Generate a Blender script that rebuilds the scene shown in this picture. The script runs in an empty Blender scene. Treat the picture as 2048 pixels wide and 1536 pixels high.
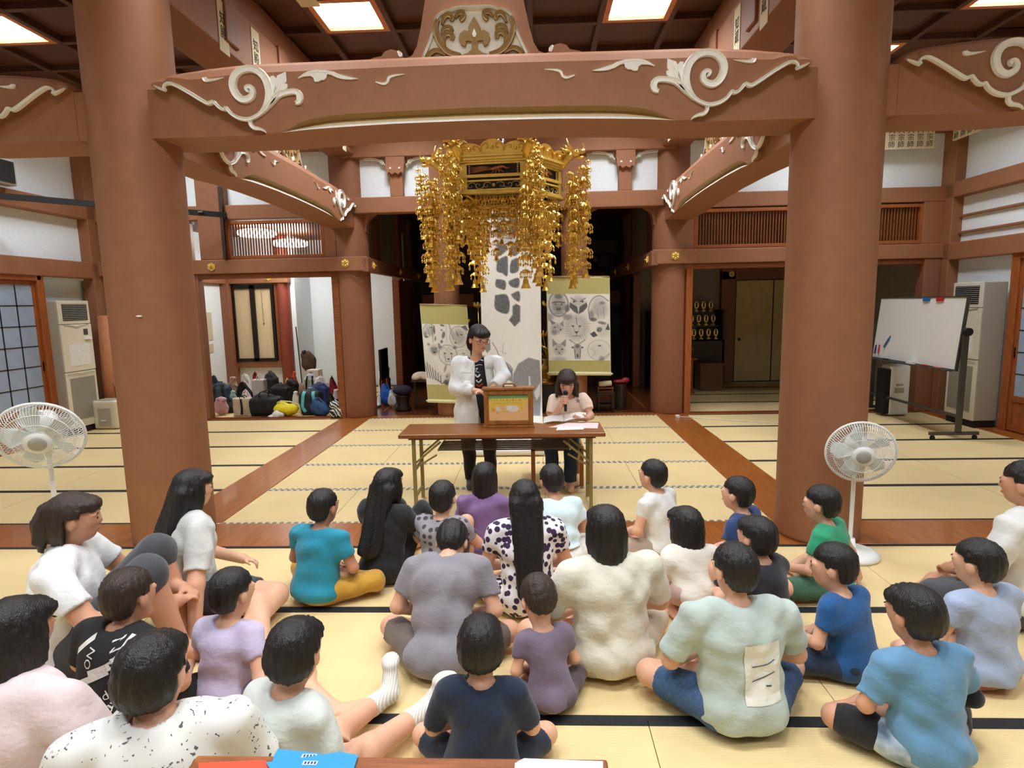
import bpy, math, random
import numpy as np
from mathutils import Vector, Matrix
R_ = random.Random(7)
C = bpy.context.scene.collection
PI = math.pi
def lin(c):
    c = [x/255 for x in c]
    return tuple(x/12.92 if x <= .04045 else ((x+.055)/1.055)**2.4 for x in c)+(1,)
# ---------------------------------------------------------------- camera, world, exposure
FPX, EYE = 1187.0, 1.82                       # focal length in pixels of the 2048 wide frame, eye height
def _rot(yaw, pitch, roll):
    cy, sy = math.cos(yaw), math.sin(yaw); f = np.array([sy, cy, 0]); r = np.array([cy, -sy, 0]); u = np.array([0, 0, 1.])
    cp, sp = math.cos(pitch), math.sin(pitch); f2 = f*cp-u*sp; u2 = u*cp+f*sp
    cr, sr = math.cos(roll), math.sin(roll)
    return r*cr+u2*sr, -r*sr+u2*cr, f2
CR, CU, CF = _rot(*np.radians([-2.2441, 7.7634, -1.1204]))
cam = bpy.data.cameras.new('camera'); camo = bpy.data.objects.new('camera', cam); C.objects.link(camo)
cam.sensor_width = 36; cam.sensor_fit = 'HORIZONTAL'; cam.lens = FPX/2048*36; cam.clip_start = .05
camo.matrix_world = Matrix(((CR[0], CU[0], -CF[0], 0), (CR[1], CU[1], -CF[1], 0), (CR[2], CU[2], -CF[2], EYE), (0, 0, 0, 1)))
S = bpy.context.scene; S.camera = camo
def P(px, py, x=None, y=None, z=None):        # a measured sight line met with a plane of the room
    d = CR*(px-1024)/FPX-CU*(py-768)/FPX+CF
    t = (z-EYE)/d[2] if z is not None else (y/d[1] if y is not None else x/d[0])
    return np.array([0, 0, EYE])+d*t
w = bpy.data.worlds.new('world'); S.world = w; w.use_nodes = True
w.node_tree.nodes['Background'].inputs[0].default_value = (.55, .62, .75, 1)
w.node_tree.nodes['Background'].inputs[1].default_value = .12
S.view_settings.view_transform = 'Standard'; S.view_settings.look = 'None'
S.view_settings.exposure = 0.0; S.view_settings.gamma = 1; S.view_settings.use_curve_mapping = False
LAMP = 9.0                                    # emission of the square ceiling lamps
LAMPW = 34.0                                  # watts of each ceiling lamp, from an added area light of narrowed spread
BACKLAMP = 26.0                                # the two round lamps of the room behind on the left
S.cycles.max_bounces = 7; S.cycles.diffuse_bounces = 4; S.cycles.glossy_bounces = 3; S.cycles.transmission_bounces = 4
S.cycles.transparent_max_bounces = 6; S.cycles.caustics_reflective = False; S.cycles.caustics_refractive = False
S.cycles.sample_clamp_indirect = 4.0
# ---------------------------------------------------------------- materials
MATS = {}
def mat(name, col, rough=.6, var=.06, scale=40, metal=0., bump=0., bscale=120, stretch=(1, 1, 1), emit=0., spec=.5, col2=None, coat=0., sheen=0.):
    if name in MATS: return MATS[name]
    m = bpy.data.materials.new(name); m.use_nodes = True; MATS[name] = m
    nt = m.node_tree; N = nt.nodes; L = nt.links; b = N['Principled BSDF']
    b.inputs['Roughness'].default_value = rough; b.inputs['Metallic'].default_value = metal
    b.inputs['Specular IOR Level'].default_value = spec; b.inputs['Coat Weight'].default_value = coat
    b.inputs['Sheen Weight'].default_value = sheen
    tc = N.new('ShaderNodeTexCoord'); mp = N.new('ShaderNodeMapping'); mp.inputs['Scale'].default_value = stretch
    L.new(tc.outputs['Object'], mp.inputs[0])
    a = lin(col)
    if var > 0 or col2:
        nz = N.new('ShaderNodeTexNoise'); nz.inputs['Scale'].default_value = scale; nz.inputs['Detail'].default_value = 4
        L.new(mp.outputs[0], nz.inputs['Vector'])
        cr = N.new('ShaderNodeValToRGB'); cr.color_ramp.elements[0].position = .3; cr.color_ramp.elements[1].position = .7
        lo = lin(col2) if col2 else tuple(x*(1-var) for x in a[:3])+(1,)
        hi = a if col2 else tuple(min(1, x*(1+var)) for x in a[:3])+(1,)
        cr.color_ramp.elements[0].color = lo; cr.color_ramp.elements[1].color = hi
        L.new(nz.outputs[0], cr.inputs[0]); L.new(cr.outputs[0], b.inputs['Base Color'])
        if emit: L.new(cr.outputs[0], b.inputs['Emission Color'])
    else:
        b.inputs['Base Color'].default_value = a
        if emit: b.inputs['Emission Color'].default_value = a
    b.inputs['Emission Strength'].default_value = emit
    if bump:
        n2 = N.new('ShaderNodeTexNoise'); n2.inputs['Scale'].default_value = bscale; n2.inputs['Detail'].default_value = 3
        L.new(mp.outputs[0], n2.inputs['Vector'])
        bp = N.new('ShaderNodeBump'); bp.inputs['Strength'].default_value = bump; bp.inputs['Distance'].default_value = .01
        L.new(n2.outputs[0], bp.inputs['Height']); L.new(bp.outputs[0], b.inputs['Normal'])
    return m
def mat_attr(name, rough=.8, sheen=0.):       # flat print: colour from the mesh's own colour attribute
    if name in MATS: return MATS[name]
    m = bpy.data.materials.new(name); m.use_nodes = True; MATS[name] = m
    b = m.node_tree.nodes['Principled BSDF']; b.inputs['Roughness'].default_value = rough
    b.inputs['Specular IOR Level'].default_value = .2
    a = m.node_tree.nodes.new('ShaderNodeVertexColor'); a.layer_name = 'print'
    m.node_tree.links.new(a.outputs[0], b.inputs['Base Color'])
    return m
def mat_wave(name, c1, c2, scale, rough=.8, direction='X', dist=0., bump=0., profile='SIN', detail=0, pos=(.4, .6), stretch=(1, 1, 1)):
    if name in MATS: return MATS[name]
    m = mat(name, c1, rough, 0); N = m.node_tree.nodes; L = m.node_tree.links; b = N['Principled BSDF']
    mp = [n for n in N if n.type == 'MAPPING'][0]; mp.inputs['Scale'].default_value = stretch
    wv = N.new('ShaderNodeTexWave'); wv.inputs['Scale'].default_value = scale; wv.bands_direction = direction
    wv.inputs['Distortion'].default_value = dist; wv.inputs['Detail'].default_value = detail; wv.wave_profile = profile
    L.new(mp.outputs[0], wv.inputs['Vector'])
    cr = N.new('ShaderNodeValToRGB'); cr.color_ramp.elements[0].color = lin(c1); cr.color_ramp.elements[1].color = lin(c2)
    cr.color_ramp.elements[0].position, cr.color_ramp.elements[1].position = pos
    L.new(wv.outputs['Fac'], cr.inputs[0]); L.new(cr.outputs[0], b.inputs['Base Color'])
    if bump:
        bp = N.new('ShaderNodeBump'); bp.inputs['Strength'].default_value = bump; bp.inputs['Distance'].default_value = .006
        L.new(wv.outputs['Fac'], bp.inputs['Height']); L.new(bp.outputs[0], b.inputs['Normal'])
    return m
def mat_blobs(name, ground, ink, scale, size=.28, rough=.85, rnd=1., kind='F1', stretch=(1, 1, 1), noise=0.):
    if name in MATS: return MATS[name]
    m = mat(name, ground, rough, 0); N = m.node_tree.nodes; L = m.node_tree.links; b = N['Principled BSDF']
    mp = [n for n in N if n.type == 'MAPPING'][0]; mp.inputs['Scale'].default_value = stretch
    v = N.new('ShaderNodeTexVoronoi'); v.inputs['Scale'].default_value = scale; v.inputs['Randomness'].default_value = rnd
    if kind == 'EDGE': v.feature = 'DISTANCE_TO_EDGE'
    if noise:
        nz = N.new('ShaderNodeTexNoise'); nz.inputs['Scale'].default_value = scale*1.3; nz.inputs['Detail'].default_value = 2
        L.new(mp.outputs[0], nz.inputs['Vector']); mx = N.new('ShaderNodeMix'); mx.data_type = 'VECTOR'
        mx.inputs['Factor'].default_value = noise; L.new(mp.outputs[0], mx.inputs[4]); L.new(nz.outputs['Color'], mx.inputs[5])
        L.new(mx.outputs[1], v.inputs['Vector'])
    else: L.new(mp.outputs[0], v.inputs['Vector'])
    cr = N.new('ShaderNodeValToRGB'); cr.color_ramp.elements[0].color = lin(ink); cr.color_ramp.elements[1].color = lin(ground)
    cr.color_ramp.elements[0].position = size; cr.color_ramp.elements[1].position = size+.06
    L.new(v.outputs['Distance'], cr.inputs[0]); L.new(cr.outputs[0], b.inputs['Base Color'])
    return m
BROWN = mat('russet_paint', (150, 100, 68), .62, .05, 9, bump=.12, bscale=260)
BROWN2 = mat('russet_paint_dull', (142, 92, 64), .6, .06, 14, bump=.1, bscale=260)
PLASTER = mat('white_plaster', (236, 246, 252), .9, .03, 25, bump=.1, bscale=300)
CARVEW = mat('carving_white', (242, 240, 232), .7, .04, 30)
OCHRE = mat('carving_ochre', (150, 118, 66), .7, .08, 30)
TAN = mat('carving_tan', (206, 184, 142), .7, .05, 30)
WOOD = mat('stained_wood', (150, 84, 42), .38, .2, 6, stretch=(1, 8, 8), bump=.06, bscale=60, col2=(118, 62, 30))
WOODX = mat('floor_strip_wood', (172, 104, 46), .28, .2, 5, stretch=(10, 1, 10), col2=(146, 80, 34), bump=.05, bscale=60, coat=.3)
WOODF = mat('hall_floor_wood', (120, 66, 34), .25, .2, 5, stretch=(1, 10, 10), col2=(92, 48, 26), coat=.4)
DOORW = mat('door_wood', (172, 96, 44), .42, .2, 7, stretch=(8, 8, 1), col2=(138, 72, 32))
CEILW = mat('ceiling_wood', (98, 58, 34), .5, .2, 5, stretch=(1, 9, 1), col2=(78, 44, 26))
CEILB = mat('ceiling_batten', (84, 50, 32), .5, .15, 8)
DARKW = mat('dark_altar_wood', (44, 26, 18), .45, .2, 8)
BLACK = mat('black_lacquer', (16, 14, 14), .35, .1, 20)
GOLD = mat('gold_leaf', (252, 208, 104), .28, .12, 60, metal=.82, bump=.25, bscale=90)
GOLDP = mat('gold_plain', (255, 218, 112), .34, .12, 12, metal=.55)
GOLDD = mat('dull_gold', (150, 112, 50), .42, .2, 40, metal=.9)
PAPER = mat('paper_white', (240, 238, 232), .85, .02, 20)
GLASSB = mat('frosted_pane', (158, 176, 202), .5, .06, 6, spec=.4)
CREAM = mat('cream_enamel', (226, 220, 198), .45, .02, 20)
GREYE = mat('grey_enamel', (176, 172, 160), .5, .03, 20)
RUBBER = mat('black_rubber', (22, 22, 22), .7, .1, 30)
CHROME = mat('chrome', (200, 200, 200), .25, .03, 30, metal=1.)
# ---------------------------------------------------------------- mesh helpers
LOC = {}
def wloc(o): return LOC.get(o.name, np.zeros(3))
def tag(o, label=None, cat=None, group=None, kind=None):
    if label: o['label'] = label
    if cat: o['category'] = cat
    if group: o['group'] = group
    if kind: o['kind'] = kind
    return o
def thing(name, label, cat, loc=(0, 0, 0), rz=0, group=None):
    o = bpy.data.objects.new(name, None); C.objects.link(o); o.location = loc; o.rotation_euler = (0, 0, rz)
    o.empty_display_size = .1; LOC[o.name] = np.array(loc, float)
    return tag(o, label, cat, group)
def mesh(V, F, mats, mi=None, smooth=False):
    me = bpy.data.meshes.new('m'); V = np.asarray(V, float)
    F = F.tolist() if isinstance(F, np.ndarray) else F
    me.from_pydata(V.tolist(), [], F)
    for m in (mats if isinstance(mats, (list, tuple)) else [mats]): me.materials.append(m)
    if mi is not None: me.polygons.foreach_set('material_index', np.asarray(mi, np.int32))
    if smooth: me.polygons.foreach_set('use_smooth', np.ones(len(me.polygons), bool))
    me.update(); return me
def put(name, me, parent=None, loc=(0, 0, 0), rz=0, rot=None):
    o = bpy.data.objects.new(name, me); C.objects.link(o); o.location = loc
    o.rotation_euler = rot if rot else (0, 0, rz); me.name = name
    if parent: o.parent = parent; LOC[o.name] = wloc(parent)+np.array(loc, float)
    else: LOC[o.name] = np.array(loc, float)
    return o
def obj(name, V, F, mats, parent=None, mi=None, smooth=False, bev=0., local=False, **kw):
    V = np.array(V, float)
    if parent is not None:
        if not local: V = V-wloc(parent)
        o = put(name, mesh(V, F, mats, mi, smooth), parent)
    else:
        c = np.array([(V[:, 0].min()+V[:, 0].max())/2, (V[:, 1].min()+V[:, 1].max())/2, V[:, 2].min()])
        o = put(name, mesh(V-c, F, mats, mi, smooth), None, c)
    if bev:
        b = o.modifiers.new('bevel', 'BEVEL'); b.width = bev; b.segments = 2; b.limit_method = 'ANGLE'
        b.angle_limit = .7
    if kw: tag(o, **kw)
    return o
def copytree(src, loc, rz=0, label=None, group=None):
    r = src.copy(); C.objects.link(r); r.location = loc; r.rotation_euler = (0, 0, rz); LOC[r.name] = np.array(loc, float)
    if label: r['label'] = label
    if group: r['group'] = group
    for ch in list(src.children):
        c = ch.copy(); C.objects.link(c); c.parent = r
        for g in list(ch.children):
            d = g.copy(); C.objects.link(d); d.parent = c
    return r
class MB:
    def __init__(s): s.V = []; s.F = []; s.M = []; s.n = 0
    def add(s, V, F, m=0, T=None):
        V = np.asarray(V, float)
        if T is not None: V = V@np.array(T)[:3, :3].T+np.array(T)[:3, 3]
        s.V.append(V); s.F += [tuple(int(i)+s.n for i in f) for f in F]; s.M += [m]*len(F); s.n += len(V); return s
    def box(s, x0, x1, y0, y1, z0, z1, m=0, T=None):
        V = [(x, y, z) for z in (z0, z1) for y in (y0, y1) for x in (x0, x1)]
        return s.add(V, [(0, 2, 3, 1), (4, 5, 7, 6), (0, 1, 5, 4), (2, 6, 7, 3), (0, 4, 6, 2), (1, 3, 7, 5)], m, T)
    def bar(s, p, q, w, h, m=0, up=(0, 0, 1)):     # square bar from p to q
        p, q = np.array(p, float), np.array(q, float); d = q-p; d = d/np.linalg.norm(d); u = np.array(up, float)
        if abs(d@u) > .95: u = np.array([1., 0, 0])
        r = np.cross(d, u); r /= np.linalg.norm(r); u = np.cross(r, d)
        V = [e+r*a*w/2+u*b*h/2 for e in (p, q) for a, b in ((-1, -1), (1, -1), (1, 1), (-1, 1))]
        return s.add(V, [(3, 2, 1, 0), (4, 5, 6, 7)]+[(i, (i+1) % 4, (i+1) % 4+4, i+4) for i in range(4)], m)
    def tube(s, pts, r, n=8, m=0, closed=False, caps=True, squash=1.):
        pts = [np.array(p, float) for p in pts]; k = len(pts); rr = r if hasattr(r, '__len__') else [r]*k
        V = []; u = None
        for i, p in enumerate(pts):
            a = pts[(i-1) % k] if closed else pts[max(0, i-1)]; b = pts[(i+1) % k] if closed else pts[min(k-1, i+1)]
            d = b-a; d = d/(np.linalg.norm(d)+1e-9)
            if u is None: u = np.cross(d, [0, 0, 1]) if abs(d[2]) < .9 else np.cross(d, [0, 1, 0])
            u = u-d*(u@d); u /= np.linalg.norm(u)+1e-9; v = np.cross(d, u)
            V += [p+(u*math.cos(t)+v*math.sin(t)*squash)*rr[i] for t in np.arange(n)*2*PI/n]
        F = []
        for i in range(k if closed else k-1):
            j = (i+1) % k
            F += [(i*n+a, i*n+(a+1) % n, j*n+(a+1) % n, j*n+a) for a in range(n)]
        if caps and not closed: F += [tuple(range(n))[::-1], tuple((k-1)*n+a for a in range(n))]
        return s.add(V, F, m)
    def cyl(s, p, q, r, n=16, m=0, r2=None): return s.tube([p, q], [r, r if r2 is None else r2], n, m)
    def lathe(s, prof, c=(0, 0, 0), n=24, m=0, axis=None):  # prof: (radius, height)
        V = []; c = np.array(c, float)
        for r, z in prof: V += [c+np.array([r*math.cos(t), r*math.sin(t), z]) for t in np.arange(n)*2*PI/n]
        k = len(prof); F = [(i*n+a, i*n+(a+1) % n, (i+1)*n+(a+1) % n, (i+1)*n+a) for i in range(k-1) for a in range(n)]
        F += [tuple(range(n))[::-1], tuple((k-1)*n+a for a in range(n))]
        V = np.array(V)
        if axis is not None:
            d = Vector(axis).normalized(); q = Vector((0, 0, 1)).rotation_difference(d).to_matrix()
            V = (V-c)@np.array(q).T+c
        return s.add(V, F, m)
    def ball(s, c, r, n=10, m=0, k=6):
        r = np.array(r if hasattr(r, '__len__') else [r]*3, float)
        return s.add(*ballvf(c, r, n, k), m)
    def prism(s, poly, f, d0, d1, m=0):       # poly: 2-D outline, f(u, v, depth) -> point
        n = len(poly); V = [f(u, v, d0) for u, v in poly]+[f(u, v, d1) for u, v in poly]
        return s.add(V, [tuple(range(n))[::-1], tuple(range(n, 2*n))]+[(i, (i+1) % n, (i+1) % n+n, i+n) for i in range(n)], m)
    def ribbon(s, pts, f, t, m=0, groove=.45):  # carved band: rims and a hollow, (u, v, width) along a curve
        pts = crom(pts, 3); k = len(pts); V = []
        for i, p in enumerate(pts):
            a, b = pts[max(0, i-1)], pts[min(k-1, i+1)]; d = np.array([b[0]-a[0], b[1]-a[1]]); d /= np.linalg.norm(d)+1e-9
            nx, ny = -d[1], d[0]; w = p[2]/2
            for e, h in ((-1, -.2), (-.82, 1), (-.3, groove), (.3, groove), (.82, 1), (1, -.2)): V.append(f(p[0]+nx*w*e, p[1]+ny*w*e, h*t*min(1, .35+p[2]/.03)))
        F = [(i*6+a, i*6+a+1, i*6+a+7, i*6+a+6) for i in range(k-1) for a in range(5)]+[tuple(range(6))[::-1], tuple((k-1)*6+a for a in range(6))]
        return s.add(V, F, m)
    def build(s, name, mats, parent=None, smooth=False, bev=0., local=False, **kw):
        return obj(name, np.concatenate(s.V), s.F, mats, parent, s.M, smooth, bev, local, **kw)
def ballvf(c, r, n, k):
    V = [np.array(c)+r*np.array([0, 0, -1.])]
    for i in range(1, k):
        a = -PI/2+PI*i/k
        V += [np.array(c)+r*np.array([math.cos(a)*math.cos(t), math.cos(a)*math.sin(t), math.sin(a)]) for t in np.arange(n)*2*PI/n]
    V.append(np.array(c)+r*np.array([0, 0, 1.])); e = len(V)-1
    F = [(0, 1+(a+1) % n, 1+a) for a in range(n)]+[(1+(i-1)*n+a, 1+(i-1)*n+(a+1) % n, 1+i*n+(a+1) % n, 1+i*n+a) for i in range(1, k-1) for a in range(n)]
    F += [(e, 1+(k-2)*n+a, 1+(k-2)*n+(a+1) % n) for a in range(n)]
    return V, F
def crom(p, n):
    p = [np.array(q, float) for q in p]; out = []
    for i in range(len(p)-1):
        a, b, c, d = p[max(0, i-1)], p[i], p[i+1], p[min(len(p)-1, i+2)]
        for j in range(n):
            t = j/n; out.append(.5*((2*b)+(c-a)*t+(2*a-5*b+4*c-d)*t*t+(3*b-a-3*c+d)*t**3))
    out.append(p[-1]); return out
def box(name, x0, x1, y0, y1, z0, z1, m, parent=None, bev=0., **kw): return MB().box(x0, x1, y0, y1, z0, z1).build(name, m, parent, bev=bev, **kw)
def text(name, body, m, T, size, parent=None, align='CENTER', extr=.0008, depthmap=None):
    c = bpy.data.curves.new('t', 'FONT'); c.body = body; c.size = size; c.align_x = align; c.align_y = 'CENTER'; c.extrude = extr; c.resolution_u = 2
    t = bpy.data.objects.new('t', c); C.objects.link(t)
    me = bpy.data.meshes.new_from_object(t.evaluated_get(bpy.context.evaluated_depsgraph_get()))
    bpy.data.objects.remove(t); bpy.data.curves.remove(c); me.materials.clear(); me.materials.append(m)
    me.transform(Matrix(T))
    if parent is not None: me.transform(Matrix.Translation(Vector(-wloc(parent))))
    return put(name, me, parent)
def frame3(o, x, y):                          # matrix from origin, x and y axes
    x = np.array(x, float); y = np.array(y, float); x /= np.linalg.norm(x); y /= np.linalg.norm(y); z = np.cross(x, y)
    return [[x[0], y[0], z[0], o[0]], [x[1], y[1], z[1], o[1]], [x[2], y[2], z[2], o[2]], [0, 0, 0, 1]]
# ---------------------------------------------------------------- soft shapes: signed distance fields and surface nets
def rc(a, b, ra, rb=None): return ('c', np.array(a, np.float32), np.array(b, np.float32), ra, ra if rb is None else rb)
def fcone(a, b, ra, rb=None): return ('f',)+rc(a, b, ra, rb)[1:]
def el(c, r, rot=None): return ('e', np.array(c, np.float32), np.array(r, np.float32), rot)
def rb(c, h, r, rot=None): return ('b', np.array(c, np.float32), np.array(h, np.float32), r, rot)
def rotm(rx=0, ry=0, rz=0):
    from mathutils import Euler
    return np.array(Euler((rx, ry, rz)).to_matrix(), np.float32)
def pbox(p):
    if p[0] in 'cf': r = np.float32(max(p[3], p[4])); return np.minimum(p[1], p[2])-r, np.maximum(p[1], p[2])+r
    if p[0] == 'e': r = p[2].max() if p[3] is not None else p[2]; return p[1]-r, p[1]+r
    h = np.float32(np.linalg.norm(p[2])+p[3]) if p[4] is not None else p[2]+np.float32(p[3]); return p[1]-h, p[1]+h
def pdist(p, X):
    if p[0] in 'cf':
        a, b, ra, r2 = p[1:]; ab = b-a
        if p[0] == 'f': return np.maximum(pdist(('c',)+p[1:], X), (X-b)@(ab/np.linalg.norm(ab)))
        t = np.clip(((X-a)@ab)/max(float(ab@ab), 1e-9), 0, 1)
        return np.linalg.norm(X-a-t[..., None]*ab, axis=-1)-(ra+(r2-ra)*t)
    q = X-p[1]; rot = p[3] if p[0] == 'e' else p[4]
    if rot is not None: q = q@rot
    if p[0] == 'e':
        k0 = np.linalg.norm(q/p[2], axis=-1); k1 = np.linalg.norm(q/(p[2]*p[2]), axis=-1)
        return k0*(k0-1)/np.maximum(k1, 1e-6)
    d = np.abs(q)-p[2]
    return np.linalg.norm(np.maximum(d, 0), axis=-1)+np.minimum(d.max(-1), 0)-p[3]
def field(prims, h, k, post=None, pad=.03):
    ks = [p[1] if len(p) == 2 else k for p in prims]; prims = [p[0] if len(p) == 2 else p for p in prims]
    bb = [pbox(p) for p in prims]; lo = np.min([b[0] for b in bb], 0)-pad; hi = np.max([b[1] for b in bb], 0)+pad
    n = np.ceil((hi-lo)/h).astype(int)+1; Fd = np.full(n, .2, np.float32)
    ax = [lo[i]+np.arange(n[i], dtype=np.float32)*np.float32(h) for i in range(3)]
    mg = max(max(ks), 3*h)+.02
    for p, (l, u), k in zip(prims, bb, ks):
        i0 = np.maximum(((l-mg-lo)/h).astype(int), 0); i1 = np.minimum(((u+mg-lo)/h).astype(int)+2, n)
        sl = tuple(slice(a, b) for a, b in zip(i0, i1))
        X = np.stack(np.meshgrid(*[a[s] for a, s in zip(ax, sl)], indexing='ij'), -1).astype(np.float32)
        d = pdist(p, X); o = Fd[sl]; kk = np.float32(k)
        hh = np.maximum(kk-np.abs(d-o), 0)/kk; Fd[sl] = np.minimum(d, o)-hh*hh*kk*np.float32(.25)
    if post is not None:
        X = np.stack(np.meshgrid(*ax, indexing='ij'), -1).astype(np.float32); Fd = post(Fd, X)
    return Fd, lo, h
OFF = np.array([(i, j, k) for i in (0, 1) for j in (0, 1) for k in (0, 1)])
EDG = [(a, b) for a in range(8) for b in range(8) if a < b and abs(OFF[a]-OFF[b]).sum() == 1]
def nets(Fd, lo, h):
    Fd = Fd.copy()
    for a in range(3):
        for e in (0, -1):
            sl = [slice(None)]*3; sl[a] = e; Fd[tuple(sl)] = np.maximum(Fd[tuple(sl)], 1e-3)
    s = Fd < 0; c = np.zeros(np.array(s.shape)-1, np.int8)
    for o in OFF: c += s[o[0]:s.shape[0]-1+o[0], o[1]:s.shape[1]-1+o[1], o[2]:s.shape[2]-1+o[2]]
    cells = np.argwhere((c > 0) & (c < 8)); idx = np.full(c.shape, -1, np.int32); idx[tuple(cells.T)] = np.arange(len(cells))
    fv = [Fd[tuple((cells+o).T)] for o in OFF]; acc = np.zeros((len(cells), 3)); cnt = np.zeros(len(cells))
    for a, b in EDG:
        x = (fv[a] < 0) != (fv[b] < 0); t = np.where(x, fv[a]/np.where(x, fv[a]-fv[b], 1), 0)
        acc += np.where(x[:, None], OFF[a]+(OFF[b]-OFF[a])*t[:, None], 0); cnt += x
    V = (cells+acc/cnt[:, None])*h+lo; Q = []
    for a in range(3):
        b, d = (a+1) % 3, (a+2) % 3
        s0 = [slice(1, -1)]*3; s0[a] = slice(0, -1); s1 = list(s0); s1[a] = slice(1, None)
        A, B = s[tuple(s0)], s[tuple(s1)]
        ii = np.argwhere(A != B); flip = B[tuple(ii.T)]
        base = ii.copy(); base[:, b] += 1; base[:, d] += 1
        eb = np.zeros(3, int); eb[b] = 1; ed = np.zeros(3, int); ed[d] = 1
        q = np.stack([idx[tuple(x.T)] for x in (base-eb-ed, base-ed, base, base-eb)], 1)
        q[flip] = q[flip][:, ::-1]; Q.append(q)
    return V, np.concatenate(Q)
def soft(prims, h=.009, k=.03, post=None, pad=.03): return nets(*field(prims, h, k, post, pad))
def sdfobj(name, prims, m, parent=None, h=.009, k=.03, post=None, T=None, local=False, **kw):
    V, Q = soft(prims, h, k, post)
    if T is not None: V = V@np.array(T)[:3, :3].T+np.array(T)[:3, 3]
    return obj(name, V, Q, m, parent, None, True, 0, local, **kw)
# ---------------------------------------------------------------- the room
XL, XR, YF, YB, PITCH = -2.94, 2.175, 4.52, 9.70, 5.115
XC = (XL+XR)/2; ZC = 4.9
tn = [0]
def struct(name, mb, m, parent=None, **k):
    o = mb.build(name, m, parent, **k)
    if parent is None: o['kind'] = 'structure'
    return o
def trim(x0, x1, y0, y1, z0, z1, m=BROWN, bev=.012):
    tn[0] += 1
    return struct('trim_%d' % tn[0], MB().box(x0, x1, y0, y1, z0, z1), m, bev=bev)
# floor: a base, straw mats with cloth borders, and polished strips along the column lines
TAT = mat_wave('tatami_straw', (226, 198, 138), (240, 216, 160), 46, .75, 'Y', .6, .25, detail=1)
nt = TAT.node_tree; wv = [n for n in nt.nodes if n.type == 'TEX_WAVE'][0]; crr = [n for n in nt.nodes if n.type == 'VALTORGB'][0]
nz = nt.nodes.new('ShaderNodeTexNoise'); nz.inputs['Scale'].default_value = 3; nz.inputs['Detail'].default_value = 5
mxx = nt.nodes.new('ShaderNodeMix'); mxx.data_type = 'RGBA'; mxx.blend_type = 'MULTIPLY'; mxx.inputs[0].default_value = .16
nt.links.new(crr.outputs[0], mxx.inputs[6]); nt.links.new(nz.outputs['Fac'], mxx.inputs[7]); nt.links.new(mxx.outputs[2], nt.nodes['Principled BSDF'].inputs['Base Color'])
HERIB = mat('border_black', (24, 24, 28), .8, .2, 90)
HERIW = mat_blobs('border_white_crest', (214, 208, 190), (120, 116, 104), 16, .3, .8, 0.)
fl = struct('floor', MB().box(-7.6, 7.0, -4, 15, -.12, -.045), WOODF)
matme = {}
def tatami(x0, x1, y0, y1, hm):
    key = (round(x1-x0, 3), round(y1-y0, 3))
    if key not in matme:
        a, b = (x1-x0)/2-.002, (y1-y0)/2-.002
        m1 = mesh(*[(lambda q: q)(q) for q in (lambda B: (np.concatenate(B.V), B.F))(MB().box(-a, a, -b, b, -.045, 0))], TAT)
        B = MB().box(-a, a, -.016, .016, -.02, .0035); matme[key] = (m1, {}, B)
    m1, hs, B = matme[key]
    if hm.name not in hs: hs[hm.name] = mesh(np.concatenate(B.V), B.F, hm)
    t = put('tatami_mat', m1, fl, np.array([(x0+x1)/2, (y0+y1)/2, 0])-wloc(fl))
    for e in (-1, 1): put('border', hs[hm.name], t, (0, e*((y1-y0)/2-.0155), 0))
rows = [4.76+.932*i for i in range(6)]
for i in range(5):
    a, b = rows[i], rows[i+1]
    for x0, x1 in ((-6.84, -5.01), (-5.01, -3.18), (2.41, 4.22), (4.22, 6.03)): tatami(x0, x1, a, b, HERIB)
    cuts = [-2.70, -.845, 1.01, 1.937] if i % 2 else [-2.70, -1.773, .082, 1.937]
    for x0, x1 in zip(cuts, cuts[1:]): tatami(x0, x1, a, b, HERIW)
fr = [4.28-.946*i for i in range(8)]
for i in range(7):
    off = (0 if i % 2 else .9)
    cuts = [-6.84]+[-5.03+.47-.54+off+1.835*j-.9 for j in range(7) if -6.6 < -5.03+.47-.54+off+1.835*j-.9 < 5.9]+[6.03]
    if i == 2: cuts = [-6.84, -5.035, -3.2, -1.365, .47, 2.305, 4.14, 6.03]
    for x0, x1 in zip(cuts, cuts[1:]): tatami(x0, x1, fr[i+1], fr[i], HERIB)
for nm, b in (('floor_strip', (-6.84, 6.03, 4.28, 4.76)), ('floor_strip', (-3.18, -2.70, 4.76, 9.42)), ('floor_strip', (1.937, 2.41, 4.76, 9.42)),
              ('sill_board', (-7.25, -6.84, -3, 9.42)), ('sill_board', (6.03, 6.5, -3, 9.42)), ('sill_board', (-7.25, -3.2, 9.42, 9.62)), ('sill_board', (2.4, 6.4, 9.42, 9.62))):
    o = MB().box(b[0], b[1], b[2], b[3], -.045, .006).build(nm, WOODX, fl, bev=.004)
for x0, x1 in ((-7.0, -3.25), (2.45, 6.3)):
    for y in (9.5, 9.56): MB().box(x0, x1, y-.008, y+.008, .006, .022).build('door_rail', WOOD, fl)
MB().box(-3.15, 2.4, 9.42, 14.9, -.045, .004).build('hall_boards', WOODF, fl)
MB().box(-3.15, 2.4, 9.42, 9.6, .004, .012).build('hall_sill', WOODX, fl)
for x0, x1 in ((-6.6, -4.8), (-4.8, -3.2)):
    for i in range(4): tatami(x0, x1, 9.64+.9*i, 9.64+.9*(i+1), HERIB)
for x0, x1 in ((2.42, 4.3), (4.3, 6.2)):
    for i in range(4): tatami(x0, x1, 9.64+.9*i, 9.64+.9*(i+1), HERIB)
for x in (-2.62, 1.86): MB().box(x-.02, x+.02, 10.0, 14.5, .004, .014).build('door_rail', GOLDD if False else WOOD, fl)
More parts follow.
